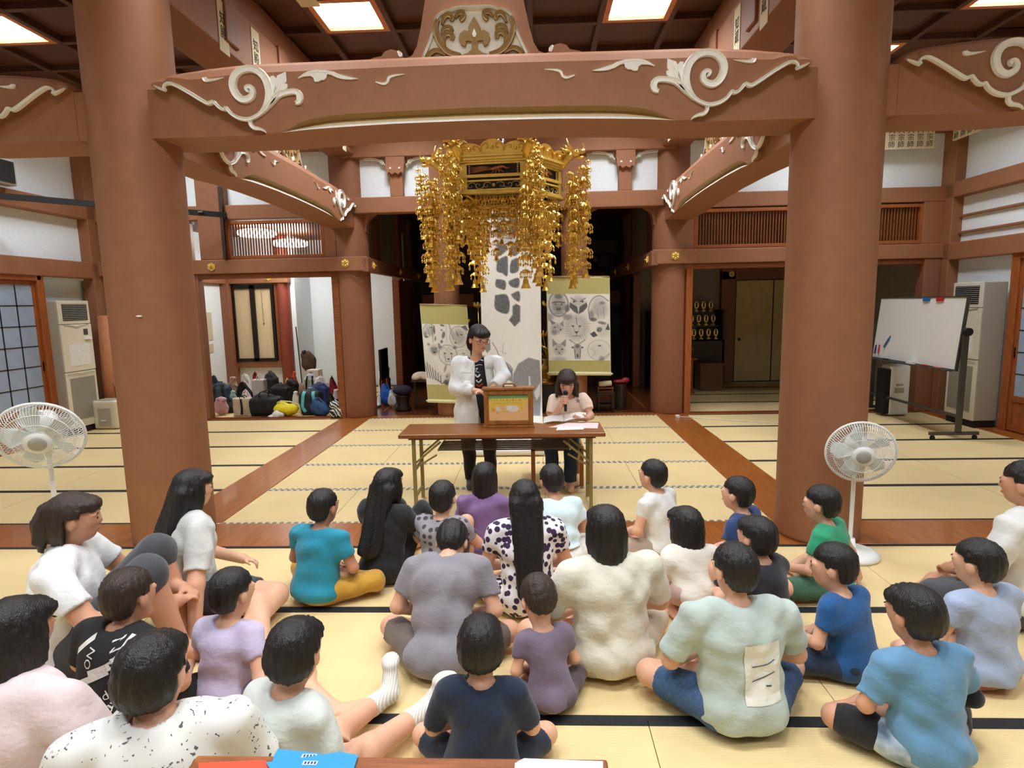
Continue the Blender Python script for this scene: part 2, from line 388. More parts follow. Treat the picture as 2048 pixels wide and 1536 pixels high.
# ceiling: boards in a grid of battens
ce = struct('ceiling', MB().box(-7.6, 7, -4, 9.9, ZC+.08, ZC+.16), CEILW)
gx = [XC+(i+.5)*.77 for i in range(-9, 9)]; gy = [7.11-.77*i for i in range(-3, 15)]
bm_ = mesh(*(lambda B: (np.concatenate(B.V), B.F))(MB().box(-.375, .375, -.375, .375, 0, .03)), CEILW)
lamps = {(-2, -2), (2, -2), (-6, -2), (6, -2), (-2, 0), (2, 0), (-2, 3), (2, 3), (-2, 6), (2, 6), (0, 3), (0, 6), (-7, 0), (7, 0), (-7, 3), (7, 3), (-7, 6), (7, 6), (-2, 9), (2, 9), (-6, 9), (6, 9)}  # rearmost row added, hidden behind the beam, to brighten rear floor and wall
for i in range(-8, 8):
    for j in range(-2, 14):
        if (i, j) in lamps or abs(XC+i*.77) > 6.8: continue
        put('ceiling_board', bm_, ce, np.array([XC+i*.77, 7.11-.77*(j+.5), ZC+.05])-wloc(ce))
for x in gx: MB().box(x-.035, x+.035, -3.9, 9.6, ZC-.03, ZC+.07).build('batten', CEILB, ce, bev=.008)
for y in gy: MB().box(-7.2, 6.5, y-.035, y+.035, ZC-.025, ZC+.07).build('batten', CEILB, ce, bev=.008)
LAMPM = mat('lamp_diffuser', (255, 252, 244), .5, 0, emit=LAMP)
LFRAME = mat('lamp_frame_wood', (214, 132, 74), .45, .12, 8)
f = MB()
for a, b in (((-.36, -.30), (-.36, .36)), ((.30, .36), (-.36, .36)), ((-.30, .30), (-.36, -.30)), ((-.30, .30), (.30, .36))): f.box(a[0], a[1], b[0], b[1], -.02, .06)
fme = mesh(np.concatenate(f.V), f.F, LFRAME); f = MB().box(-.30, .30, -.30, .30, .012, .03); dme = mesh(np.concatenate(f.V), f.F, LAMPM)
ORD = 'first second third fourth fifth sixth seventh eighth ninth tenth eleventh twelfth thirteenth fourteenth fifteenth sixteenth'.split()
lampname = {(-2, 0): 'square wood framed ceiling lamp left of the carved strut on the beam', (2, 0): 'square wood framed ceiling lamp right of the carved strut on the beam',
            (-7, 0): 'square wood framed ceiling lamp at the upper left corner', (7, 0): 'square wood framed ceiling lamp at the upper right corner'}
for k, (i, j) in enumerate(sorted(lamps)):
    y = 7.11-.77*(j+.5)
    t = thing('ceiling_lamp', lampname.get((i, j), 'square ceiling lamp out of view, %s row from the back, %s of its row' % (ORD[sorted({b for a, b in lamps}).index(j)], ORD[sorted([a for a, b in lamps if b == j]).index(i)])), 'lamp', (XC+i*.77, y, ZC-.01), 0, 'square ceiling lamps')
    put('frame', fme, t); put('diffuser', dme, t)
    la = bpy.data.lights.new('lamp_light', 'AREA'); la.shape = 'SQUARE'; la.size = .56; la.energy = LAMPW; la.spread = math.radians(132); la.color = (.93, .985, 1.05)
    lo = bpy.data.objects.new('lamp_light', la); C.objects.link(lo); lo.parent = t; lo.location = (0, 0, .008)
# outer walls
WR = struct('wall_right', MB().box(6.36, 6.46, -4, 8.05, 2.3, ZC).box(6.36, 6.46, 8.05, 9.9, 2.3, ZC).box(6.36, 6.46, 7.9, 9.9, 0, 2.3).box(6.36, 6.76, 9.6, 9.75, 0, 2.4).box(6.44, 6.54, -4, 4.0, 0, 2.4), PLASTER)
WL = struct('wall_left', MB().box(-7.22, -7.12, -4, 9.9, 2.3, ZC).box(-7.30, -7.20, 8.2, 9.9, 0, 2.3).box(-7.52, -7.12, 9.62, 9.75, 0, 2.4).box(-7.3, -7.2, -4, 4.2, 0, 2.4), PLASTER)
struct('wall_front', MB().box(-7.5, 7, -4.1, -4, 0, ZC), PLASTER)
for s, xf, xw in ((1, 6.2, 6.37), (-1, -6.95, -7.13)):
    a, b = min(xf, xw), max(xf, xw)
    trim(a, b, -4, 9.5, 2.33, 2.58); trim(a, b, -4, 9.5, 3.24, 3.46); trim(a, b, -4, 9.5, 4.35, 4.62)
    for y in (4.3, -1): trim(a-.03, b+.03, y, y+.24, 0, ZC)
    trim(min(xf, xf+s*.2), max(xf, xf+s*.2), 9.28, 9.62, 0, ZC)                  # corner post
for z in (2.71, 2.95): trim(6.31, 6.38, -4, 9.3, z, z+.032, BROWN, .005)
trim(-7.2, -6.98, 8.22, 8.34, 0, 2.34, DOORW); trim(6.24, 6.44, 8.0, 8.13, 0, 2.34, DOORW)
trim(-7.2, -6.98, -3, 8.3, 2.26, 2.34, DOORW); trim(6.24, 6.44, -3, 8.0, 2.26, 2.34, DOORW)
def slidedoor(n, x, y0, y1, s):
    d = MB(); w = .075
    d.box(x-.018, x+.018, y0, y0+w, .02, 2.26).box(x-.018, x+.018, y1-w, y1, .02, 2.26)
    for z0, z1 in ((.02, .1), (.41, .49), (2.2, 2.26)): d.box(x-.018, x+.018, y0+w, y1-w, z0, z1)
    o = struct('door_%d' % n, d, DOORW, bev=.004)
    MB().box(x-.006, x+.006, y0+w, y1-w, .1, .41).build('lower_panel', DOORW, o)
    ny = 3; dy = (y1-y0-2*w)/ny; dz = (2.2-.49)/6
    pm = mesh(*(lambda B: (np.concatenate(B.V), B.F))(MB().box(-.003, .003, -dy/2, dy/2, -dz/2, dz/2)), GLASSB)
    for i in range(ny):
        for j in range(6): put('pane', pm, o, np.array([x+s*.004, y0+w+dy*(i+.5), .49+dz*(j+.5)])-wloc(o))
    for i in range(1, ny): MB().box(x-.012, x+.012, y0+w+dy*i-.008, y0+w+dy*i+.008, .49, 2.2).build('glazing_bar', BLACK, o)
    for j in range(1, 6): MB().box(x-.012, x+.012, y0+w, y1-w, .49+dz*j-.006, .49+dz*j+.006).build('glazing_bar', BLACK, o)
    MB().box(x-.022*1-(0), x+.022, y1-.055 if s > 0 else y1-.055, y1-.03, .98, 1.12).build('finger_pull', BLACK, o)
n = 0
for k in range(4):
    n += 1; slidedoor(n, -7.09 if k % 2 else -7.05, 8.22-.93*(k+1)+.03*(k > 0), 8.25-.93*k, 1)
for k in range(4):
    n += 1; slidedoor(n, 6.33 if k % 2 else 6.29, 8.0-.93*(k+1)+.03*(k > 0), 8.02-.93*k, -1)
# back row: panels, beams, open doorways
yb = 9.56
struct('wall_back', MB().box(-7.1, -3.1, yb, yb+.08, 3.4, ZC).box(2.3, 6.4, yb, yb+.08, 3.4, ZC).box(-3.1, 2.3, yb, yb+.08, 3.44, ZC)
       .box(-7.0, -5.45, yb, yb+.08, 3.17, 3.4), PLASTER)
for x0, x1 in ((-7.0, XL-.1), (XR+.1, 6.25)):
    trim(x0, x1, 9.40, 9.58, 2.37, 2.59); trim(x0, x1, 9.44, 9.6, 3.21, 3.43); trim(x0, x1, 9.42, 9.6, 4.22, 4.5); trim(x0, x1, 9.45, 9.58, 2.29, 2.37, WOOD)
trim(XL-.34, XL+.34, 9.36, 9.6, 2.37, 2.59); trim(XR-.34, XR+.34, 9.36, 9.6, 2.37, 2.59)   # the tie beam crosses the column fronts
trim(XL+.26, XL+.36, 9.36, 14.4, 2.35, 2.57, BROWN2); trim(XR-.36, XR-.26, 9.36, 14.4, 2.35, 2.57, BROWN2)
trim(-5.28, -4.83, 9.42, 9.62, 2.59, 4.5, BROWN2); trim(-5.46, -5.36, 9.44, 9.6, 0, 2.37, BROWN2)
trim(XL-.27, XL-.16, 9.45, 9.6, 0, 2.4, WOOD, .005); trim(XR+.2, XR+.30, 9.45, 9.6, 0, 2.4, DOORW, .005)
trim(4.1, 4.32, 9.44, 9.6, 2.59, 3.21); trim(5.9, 6.24, 9.44, 9.6, 2.59, 3.21); trim(-3.3, -3.1, 9.46, 9.6, 2.59, 3.21); trim(2.3, 2.48, 9.46, 9.6, 2.59, 3.21)
trim(XL, XR, 9.42, 9.62, 3.25, 3.49); trim(XL, XR, 9.4, 9.62, 4.08, 4.36); trim(5.95, 6.2, 9.42, 9.62, 0, 2.37, BROWN2)
for xc, sg in ((XL+.10, 1), (XR-.10, -1), (-1.5, -1), (.74, 1)):       # curved haunches below the cross beam
    w0_ = .19 if abs(xc) > 2 else .115
    pts = [(0, 0), (0, -.26)]+[(.15*(1-math.cos(t))+w0_, -.26+.26*math.sin(t)) for t in np.linspace(0, PI/2, 7)]
    MBx = MB().prism([(sg*u, v) for u, v in pts][::sg], lambda u, v, d, xc=xc: (xc+u, 9.6+d, 3.25+v), 0, .14)
    tn[0] += 1; struct('trim_%d' % tn[0], MBx, BROWN)
def ranma(x0, x1, z0, z1, label):
    t = thing('lattice_transom', label, 'lattice', ((x0+x1)/2, 9.5, z0))
    f = MB()
    for b in ((x0, x0+.06, z0, z1), (x1-.06, x1, z0, z1), (x0+.06, x1-.06, z0, z0+.05), (x0+.06, x1-.06, z1-.05, z1)): f.box(b[0], b[1], 9.46, 9.56, b[2], b[3])
    f.build('frame', DOORW, t, bev=.004)
    sm = mesh(*(lambda B: (np.concatenate(B.V), B.F))(MB().box(-.008, .008, -.012, .012, -(z1-z0-.1)/2, (z1-z0-.1)/2)), WOOD)
    k = int((x1-x0-.12)/.044)
    for i in range(1, k): put('slat', sm, t, np.array([x0+.06+(x1-x0-.12)*i/k, 9.51, (z0+z1)/2])-wloc(t))
ranma(-4.86, -3.28, 2.6, 3.19, 'wooden slatted transom with two round lamps glowing behind it')
ranma(-6.9, -5.44, 2.6, 3.17, 'wooden slatted transom half hidden behind the big front column')
ranma(2.48, 4.1, 2.6, 3.19, 'dark wooden slatted transom above the doorway of the tablet room')
ranma(4.32, 5.92, 2.6, 3.19, 'short dark slatted transom beside the corner post and paper slips')
# columns
def column(x, y, r, label, h=ZC, m=BROWN):
    return tag(MB().lathe([(r*.985, 0), (r, .03), (r, h-.03), (r*.99, h)], (x, y, 0), 48).build('column', m, None, True), label, 'column')
column(XL, YF, .30, 'thick russet round column in front, with a small white scratch')
column(XR, YF, .30, 'thick russet round column in front of the whiteboard side')
column(XL, YB, .285, 'russet round column beside the heap of school bags', m=BROWN2)
column(XR, YB, .285, 'russet round column beside the tablet room doorway', m=BROWN2)
column(-1.41, 9.68, .205, 'slender russet column behind the lower animal scroll', 3.3)
column(.65, 9.68, .205, 'slender russet column behind the higher animal scroll', 3.3)
trim(-1.6, -1.22, 9.5, 9.6, 3.45, 4.1); trim(.46, .84, 9.5, 9.6, 3.45, 4.1)
o = MB().prism([(-.02, 0), (.0, .006), (.03, .004), (.025, -.006), (.0, -.008)], lambda u, v, d: (-2.865+u, 4.225-d+.004*0, 1.78+v), 0, .004).build('paint_scratch', PAPER, None)
tag(o, 'small white chip mark on the front column', 'mark')
# short posts with bracket arms in the white panels of the cross beam
def strutpost(x, label):
    t = thing('bracket_post', label, 'bracket', (x, 9.45, 3.49)); m = BROWN
    MB().box(x-.1, x+.1, 9.44, 9.56, 3.49, 3.86).build('post', m, t, bev=.01)
    MB().box(x-.15, x+.15, 9.4, 9.555, 3.96, 4.08).build('cap', m, t, bev=.012)
    pts = [(-.14, .1), (-.14, .02), (-.12, -.05), (-.09, -.02), (-.05, -.06), (0, -.03), (.05, -.06), (.09, -.02), (.12, -.05), (.14, .02), (.14, .1)]
    MB().prism(pts[::-1], lambda u, v, d: (x+u, 9.44-d, 3.87+v), 0, .06).build('carved_apron', m, t)
    for e in (-1, 1):
        MB().ball((x+e*.07, 9.38, 3.9), .018).build('boss', CARVEW, t)
        b = MB(); b.ribbon([(.15, -.11, .02), (.22, -.05, .03), (.32, -.01, .035), (.5, 0, .03)], lambda u, v, d: (x+e*u, 9.5-d, 4.07+v), .03)
        b.ribbon([(.28, 0, .012), (.22, .0, .014), (.19, -.03, .014), (.215, -.055, .012), (.24, -.035, .01), (.225, -.02, .008)], lambda u, v, d: (x+e*u, 9.48-d, 4.04+v), .02)
        b.build('scroll_arm', CARVEW, t)
strutpost(-2.1, 'bracketed post between the two white panels by the bag heap side')
strutpost(1.42, 'bracketed post between the two white panels right of the canopy')
# carved rainbow beams
def interp(x, p): return np.interp(x, [a for a, b in p], [b for a, b in p])
TOP = [(.305, .362), (.318, .385), (.345, .402), (.41, .425), (.505, .442), (.68, .465), (.87, .479), (1.06, .487), (1.6, .49), (2.5, .497)]
ZIGP = [(.3, .338), (.34, .325), (.39, .303), (.405, .32), (.42, .338), (.445, .342), (.48, .331), (.56, .286), (.646, .232), (.70, .205), (.737, .217), (.753, .198), (.78, .171), (.81, .163), (.826, .172), (.85, .137), (.90, .105), (.97, .092), (.985, .06), (1.03, .03), (1.09, 0), (9, -1)]
LBOT = [(1.19, 0), (1.4, .015), (1.63, .025), (2.0, .036), (2.6, .041)]
LTOP = [(1.19, 0), (1.25, .023), (1.33, .06), (1.41, .083), (1.53, .101), (1.68, .11), (2.0, .117), (2.6, .125)]
c_ = 2.5575
ZIG = [(-2.242, .338, .004), (-2.209, .321, .014), (-2.157, .302, .018), (-2.163, .32, .016), (-2.15, .339, .017), (-2.118, .345, .02), (-2.078, .331, .024), (-1.998, .286, .025), (-1.911, .232, .027), (-1.857, .205, .027), (-1.821, .217, .022), (-1.804, .198, .022), (-1.776, .171, .022), (-1.746, .163, .022), (-1.732, .172, .022), (-1.706, .137, .024), (-1.655, .105, .027), (-1.588, .092, .027), (-1.533, .107, .026), (-1.485, .136, .03), (-1.447, .184, .045), (-1.425, .247, .056), (-1.426, .303, .06), (-1.447, .36, .056), (-1.494, .407, .052), (-1.554, .423, .05), (-1.615, .411, .052), (-1.66, .374, .056), (-1.676, .318, .057), (-1.658, .261, .055), (-1.622, .228, .052), (-1.581, .224, .049), (-1.545, .247, .044), (-1.538, .282, .038), (-1.555, .306, .032), (-1.582, .301, .027), (-1.576, .28, .022), (-1.562, .276, .012)]
LEAFA = [(-1.478, .128), (-1.436, .184), (-1.415, .247), (-1.407, .366), (-1.384, .37), (-1.363, .347), (-1.383, .281), (-1.404, .211)]
LEAFB = [(-1.371, .343), (-1.358, .371), (-1.301, .393), (-1.3, .334), (-1.311, .317), (-1.294, .316), (-1.297, .292), (-1.332, .265), (-1.371, .238), (-1.391, .225), (-1.376, .28)]
CURL = [(-1.48, .13, .02), (-1.42, .19, .04), (-1.36, .245, .045), (-1.29, .262, .04), (-1.235, .262, .042), (-1.212, .235, .05), (-1.218, .2, .042), (-1.245, .188, .026)]
COMMA = [(-1.874, .377, .027), (-1.869, .363, .032), (-1.839, .358, .02), (-1.793, .363, .013), (-1.738, .373, .003)]
FEA = [(-1.217, .349), (-1.181, .374), (-1.143, .39), (-1.082, .4), (-1.022, .396), (-.964, .382), (-.913, .36), (-.861, .344), (-.799, .333), (-.855, .33), (-.907, .334), (-.951, .347), (-.987, .366), (-1.013, .37), (-1.018, .346), (-1.038, .333), (-1.058, .333), (-1.076, .323), (-1.102, .324), (-1.108, .349), (-1.129, .362), (-1.175, .36)]
SM = [(-.681, .311, .008), (-.628, .296, .018), (-.598, .308, .02), (-.585, .335, .02), (-.543, .348, .014), (-.478, .354, .005)]
TAIL = [(-1.569, .088, .027), (-1.571, .06, .027), (-1.55, .036, .027), (-1.509, .028, .02), (-1.479, .014, .013), (-1.466, -.002, .003)]
def koryo(name, A, D, L, N, z0, label, thick=.47, feather=True, kaeru=False):
    """A rainbow beam from column axis A along unit D over length L; N is the outward normal of its carved face."""
    A, D, N = np.array(A, float), np.array(D, float), np.array(N, float); H = L/2
    face = lambda u, v, d: A+D*u+N*d+np.array([0, 0, z0+v])          # u from the column axis
    t = thing(name, label, 'beam', A+D*H+np.array([0, 0, z0]))
    half = sorted(set([a for a, b in TOP+ZIGP+LBOT+LTOP if a < H]+[1.2, 1.22, 1.8, 1.9]))
    es = [(e, e) for e in half]+[(H, H)]+[(e, L-e) for e in half[::-1]]
    V, F, M = [], [], []
    for e, u in es:
        zb, zt, zz, zu = interp(e, LBOT), interp(e, TOP), interp(e, ZIGP), interp(e, LTOP)
        if e < 1.19: zb = zu = 0.
        if zz > zb+.003 and e < 1.09: fr = [(-.05, zb), (-.05, zb+.2*(zz-zb)), (-.05, zb+.6*(zz-zb)), (-.05, zz), (0, zz)]
        else:
            dz = zu-zb; g = min(1, dz/.06)
            fr = [(0, zb), (-.022*g, zb+.24*dz), (-.042*g, zb+.5*dz), (-.045*g, zb+.72*dz), (0, zu)]
        rd = min(.09, .5*(zt-max(zz, 0)))
        pr = [(-thick, zb)]+fr+[(0, zt-rd), (-.022, zt-rd*.45), (-.06, zt-rd*.12), (-.11, zt), (-thick+.11, zt), (-thick+.06, zt-rd*.12), (-thick+.022, zt-rd*.45), (-thick, zt-rd)]
        V += [face(u, v, d) for d, v in pr]
    n = 14; flip = np.cross(D, N)[2] < 0
    for i in range(len(es)-1):
        for a in range(n):
            b = (a+1) % n; q = (i*n+a, i*n+b, (i+1)*n+b, (i+1)*n+a); F.append(q if flip else q[::-1])
            lens = es[i][0] >= 1.19 and es[i+1][0] >= 1.19
            M.append({1: 1, 2: 2, 3: 3, 4: 3}.get(a, 0) if lens else 0)
    q0, q1 = tuple(range(n)), tuple((len(es)-1)*n+a for a in range(n))
    F += [q0[::-1], q1] if flip else [q0, q1[::-1]]; M += [0, 0]
    obj('beam_body', V, F, [BROWN, CARVEW, TAN, OCHRE], t, M)
    B = MB()
    for u0, u1 in ((.1, .335), (L-.335, L-.1)):
        V8 = [face(u, v, d) for d in (-thick+.02, -.053) for v in (.002, .33) for u in (u0, u1)]
        B.add(V8, [(0, 2, 3, 1), (4, 5, 7, 6), (0, 1, 5, 4), (2, 6, 7, 3), (0, 4, 6, 2), (1, 3, 7, 5)])
    B.build('tenon', BROWN, t)
    for mir in (1, -1):
        fm = lambda u, v, d, mir=mir: face((u+c_) if mir > 0 else L-(u+c_), v, d)
        B = MB(); B.ribbon(ZIG, fm, .022).build('scroll_carving', CARVEW, t)
        B = MB(); B.ribbon(CURL, fm, .02)
        B.prism([p for p in LEAFA], fm, 0, .016).prism(LEAFB, fm, 0, .012); B.ribbon([(-1.45, .17, .02), (-1.39, .22, .03), (-1.35, .31, .02), (-1.31, .38, .006)], fm, .02)
        B.build('leaf_carving', CARVEW, t)
        B = MB(); B.ribbon(COMMA, fm, .014).build('comma_carving', CARVEW, t)
        B = MB(); B.ribbon(TAIL, fm, .018).build('tail_carving', CARVEW, t)
        if feather:
            B = MB(); B.prism(FEA, fm, 0, .012); B.ribbon([(-1.217, .349, .006), (-1.143, .385, .014), (-1.05, .39, .016), (-.93, .362, .012), (-.8, .333, .003)], fm, .018)
            B.build('feather_carving', CARVEW, t)
            B = MB(); B.ribbon(SM, fm, .012).build('wisp_carving', CARVEW, t)
    if kaeru:
        k = thing('frog_leg_strut', kaeru, 'carving', A+D*H+np.array([0, 0, z0+.49]))
        fk = lambda u, v, d: face(H+u, v, d-.1)
        out = [(-.50, .488), (-.44, .515), (-.406, .571), (-.378, .674), (-.35, .80), (-.33, .90), (-.3, 1.0)]
        B = MB(); B.prism(out+[(-u, v) for u, v in out[::-1]], fk, -.1, 0); B.build('strut_body', BROWN, k)
        frm = [(-.36, .488), (-.30, .612), (-.264, .729), (-.215, .771), (-.168, .78), (-.12, .797), (0, .80)]; frm = frm+[(-u, v) for u, v in frm[-2::-1]]
        B = MB(); B.prism(frm, fk, 0, .006); B.build('white_ground', CARVEW, k)
        B = MB(); B.ribbon([(u, v, .022) for u, v in frm], fk, .03).build('white_border', CARVEW, k)
        cen = [(0, .737), (.027, .696), (.042, .666), (.037, .641), (.066, .651), (.1, .631), (.108, .598), (.092, .561), (.067, .547), (.056, .57), (.064, .581), (.04, .585), (.021, .579), (.02, .53), (.05, .505), (.10, .49)]
        B = MB(); B.prism(cen+[(-u, v) for u, v in cen[:0:-1]], fk, .006, .03)
        for e in (1, -1):
            for rb_ in ([(.10, .492, .03), (.18, .514, .045), (.23, .564, .045), (.259, .622, .045), (.268, .68, .04), (.249, .729, .026)], [(.206, .557, .018), (.215, .609, .036), (.184, .639, .044), (.156, .625, .044), (.156, .596, .026)],
                        [(.224, .63, .018), (.216, .66, .032), (.185, .676, .038), (.157, .666, .034), (.157, .651, .02)], [(.221, .697, .018), (.206, .741, .034), (.175, .757, .04), (.151, .739, .038), (.158, .717, .026)],
                        [(.131, .736, .018), (.108, .763, .034), (.073, .764, .038), (.076, .735, .038), (.095, .716, .026)], [(.205, .498, .018), (.261, .53, .034), (.308, .513, .04), (.325, .49, .03)]):
                B.ribbon([(e*a, b, c) for a, b, c in rb_], fk, .034, groove=.8)
        B.build('arabesque', OCHRE, k)
        B = MB(); B.prism([(0, .66), (.015, .625), (.008, .605), (-.008, .605), (-.015, .625)][::-1], fk, .028, .036).build('white_drop', CARVEW, k)
        for e in (1, -1):
            wg = [(-.772, .484), (-.714, .507), (-.657, .516), (-.632, .545), (-.591, .559), (-.551, .55), (-.513, .515), (-.49, .484)]
            B = MB(); B.prism([(e*u, v) for u, v in wg][::e], fk, -.1, 0); B.build('wing', BROWN, k)
            B = MB(); B.ribbon([(-e*.54, .545, .012), (-e*.525, .525, .03), (-e*.52, .505, .02)], fk, .012).build('wing_tip', CARVEW, k)
Z0 = 3.03
koryo('carved_beam', (XL, 4.28, 0), (1, 0, 0), PITCH, (0, -1, 0), Z0, 'great front russet beam with white scrolls spanning the two front columns', kaeru='large carved strut with ochre arabesque on top of the front beam')
koryo('carved_beam', (XL-4.1, 4.28, 0), (1, 0, 0), 4.1, (0, -1, 0), Z0, 'russet carved beam left of the front column, cut by the frame', feather=False)
koryo('carved_beam', (XR, 4.28, 0), (1, 0, 0), 4.1, (0, -1, 0), Z0, 'russet carved beam right of the front column, cut by the frame', feather=False)
koryo('carved_beam', (XL+.2, YF, 0), (0, 1, 0), YB-YF, (1, 0, 0), Z0, 'russet carved beam running back from the left front column', .44, kaeru='carved strut half seen on the left receding beam')
koryo('carved_beam', (XR-.2, YF, 0), (0, 1, 0), YB-YF, (-1, 0, 0), Z0, 'russet carved beam running back from the right front column', .44, kaeru='carved strut half seen on the right receding beam')
# ceiling girders over the column lines, with pasted paper slips
for x in (XL, XR):
    trim(x-.21, x+.21, 3.9, 9.6, 4.12, 4.6); trim(x-.17, x+.17, -3.9, 9.6, 4.6, ZC, BROWN2)
    for y in (5.2, 6.35, 7.5, 8.65): trim(x-.235, x+.235, y+.38, y+.62, 4.2, 4.62, BROWN2)
for y in (4.52, 9.55): trim(-7.1, 6.3, y-.14, y+.14, 4.5, ZC, BROWN2)
SLIP = mat('old_slip_paper', (232, 220, 186), .9, .06, 12); INK = mat('ink', (26, 24, 24), .8, 0)
def slip(loc, nrm, up, w, h, body, label, group=None, cat='paper slip', n=None, size=.1):
    nrm = np.array(nrm, float); U = np.array(up, float); X = np.cross(U, nrm); loc = np.array(loc, float)
    t = MB(); t.prism([(-w/2, -h/2), (w/2, -h/2), (w/2, h/2), (-w/2, h/2)], lambda u, v, d: loc+X*u+U*v+nrm*d, 0, .004)
    o = tag(t.build('paper_slip', SLIP), label, cat, group)
    if body: text('brush_writing', body, INK, frame3(loc+nrm*.0055, X, U), size, o)
    return o
def vert(s): return '\n'.join(s)
for sx, x, nx in ((0, XL+.212, 1), (1, XR-.212, -1)):
    nmz = ('left', 'right')[sx]; body = ('知殿', '知蔵')[sx]
    slip((x, 5.56 if sx == 0 else 5.42, 4.30), (nx, 0, 0), (0, 0, 1), .17, .44, vert('  '+body if 0 else body), 'nearest paper slip with brush writing on the %s ceiling girder' % nmz, 'paper slips on the girders', size=.12)
    slip((x, 6.2 if sx == 0 else 6.1, 4.33), (nx, 0, 0), (0, 0, 1), .17, .44, vert(body), 'second paper slip further back on the %s ceiling girder' % nmz, 'paper slips on the girders', size=.12)
    slip((x, 8.94, 4.22), (nx, 0, 0), (0, 0, 1), .16, .3, vert('知'), 'farthest small paper slip on the %s ceiling girder' % nmz, 'paper slips on the girders', size=.11)
slip((XC-2.05+.2, 6.35, ZC-.035), (0, 0, -1), (0, 1, 0), .2, .22, '', 'blank cream paper square stuck under the ceiling', size=.1)
# hanging rows of name slips in the right corner
SL = ['正大宗師', '詳大宗師', '釧大宗師', '源大宗師', '林大宗師', '富大宗師', '大宗師', '金大宗師', '宗師', '大宗師', '師大', '宗師', '', '', '', '']
for i in range(10):
    slip((4.62+.137*i, 9.36, 4.17), (0, -1, 0), (0, 0, 1), .134, .42, vert(SL[i % 6]), 'cream name slip on the back wall, %s from the corner post' % ORD[9-i], 'name slips on the back wall', size=.1)
for i in range(16):
    slip((6.14, 9.22-.137*i, 4.24), (-1, 0, 0), (0, 0, 1), .134, .42, vert(SL[(i*5+1) % 6]), 'cream name slip along the right wall, %s from the corner post' % ORD[i], 'name slips on the right wall', size=.1)
trim(4.5, 6.0, 9.37, 9.43, 4.36, 4.41, WOOD, .004); trim(6.145, 6.2, 6.9, 9.3, 4.43, 4.48, WOOD, .004)
# gold flower nail covers
def flower(c, nrm, label, r=.06):
    nrm = np.array(nrm, float); U = np.array([0, 0, 1.]); X = np.cross(U, nrm); c = np.array(c, float)
    t = thing('nail_cover', label, 'ornament', c, 0, 'gold hexagonal nail covers')
    f = lambda u, v, d: c+X*u+U*v+nrm*d
    hexa = [(r*(1+.08*math.cos(6*a))*math.cos(a+PI/2), r*(1+.08*math.cos(6*a))*math.sin(a+PI/2)) for a in np.arange(24)*PI/12]
    MB().prism(hexa, f, 0, .014).build('plate', GOLDP, t)
    b = MB()
    for a in range(6): b.ball(f(r*.56*math.cos(a*PI/3+PI/2), r*.56*math.sin(a*PI/3+PI/2), .016), r*.2, 8, k=4)
    b.build('petals', GOLD, t); b = MB().lathe([(r*.3, 0), (r*.26, .02), (r*.1, .035), (.004, .045)], (0, 0, 0), 12)
    V = np.concatenate(b.V); obj('boss', [f(v[0], v[1], v[2]+.014) for v in V], b.F, GOLD, t)
for x, z, l in ((-5.1, 2.48, 'gold nail cover on the tie beam above the bag room'), (XL, 2.49, 'gold nail cover on the tie beam crossing the column beside the bags'), (XR, 2.49, 'gold nail cover on the tie beam crossing the column beside the tablet room')):
    flower((x, 9.36 if x != -5.1 else 9.40, z), (0, -1, 0), l)
for k, y in enumerate((9.66, 11.6, 13.4)):
    flower((XL+.36, y, 2.46), (1, 0, 0), ('nearest', 'middle', 'farthest')[k]+' gold nail cover along the left inner tie beam')
    flower((XR-.36, y, 2.46), (-1, 0, 0), ('nearest', 'middle', 'farthest')[k]+' gold nail cover along the right inner tie beam')
# inner hall behind the open front: dark panels, partition walls and doors
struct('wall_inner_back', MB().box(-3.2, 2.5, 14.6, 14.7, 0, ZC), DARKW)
DIM = mat('dim_inner_plaster', (150, 140, 126), .9, .05, 8)  # whitish plaster greyed: dimness of the unlit rooms put into its colour
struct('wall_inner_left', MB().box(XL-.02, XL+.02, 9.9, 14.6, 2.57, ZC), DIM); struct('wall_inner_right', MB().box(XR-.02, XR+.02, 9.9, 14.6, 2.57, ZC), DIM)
struct('ceiling_inner', MB().box(-7.6, 7, 9.65, 15, 3.75, 3.85).box(-7.6, XL, 9.66, 13.6, 3.3, 3.4), CEILW)
for y in (10.9, 12.75, 13.9): trim(XL-.08, XL+.1, y, y+.3, 0 if y > 12 else 2.57, 3.75, BROWN2); trim(XR-.1, XR+.08, y, y+.3, 0 if y > 12 else 2.57, 3.75, BROWN2)
trim(XL-.05, XL+.1, 12.6, 14.0, 0, 2.35, WOOD); trim(-2.6, -1.4, 13.9, 14.1, 1.75, 2.05, BROWN2); trim(.8, 2.0, 13.9, 14.1, 1.75, 2.05, BROWN2)
trim(-2.6, 1.9, 13.7, 13.9, 2.9, 3.2, DARKW); trim(XR-.1, XR+.05, 12.6, 14.0, 0, 2.35, WOOD)
o = MB().box(-4.1, -3.0, 13.35, 13.385, .02, 2.2).build('door_9', PLASTER); o['kind'] = 'structure'
for x in (-4.0, -3.12): MB().box(x-.03, x+.03, 13.335, 13.352, .85, 1.1).build('finger_pull', BLACK, o)
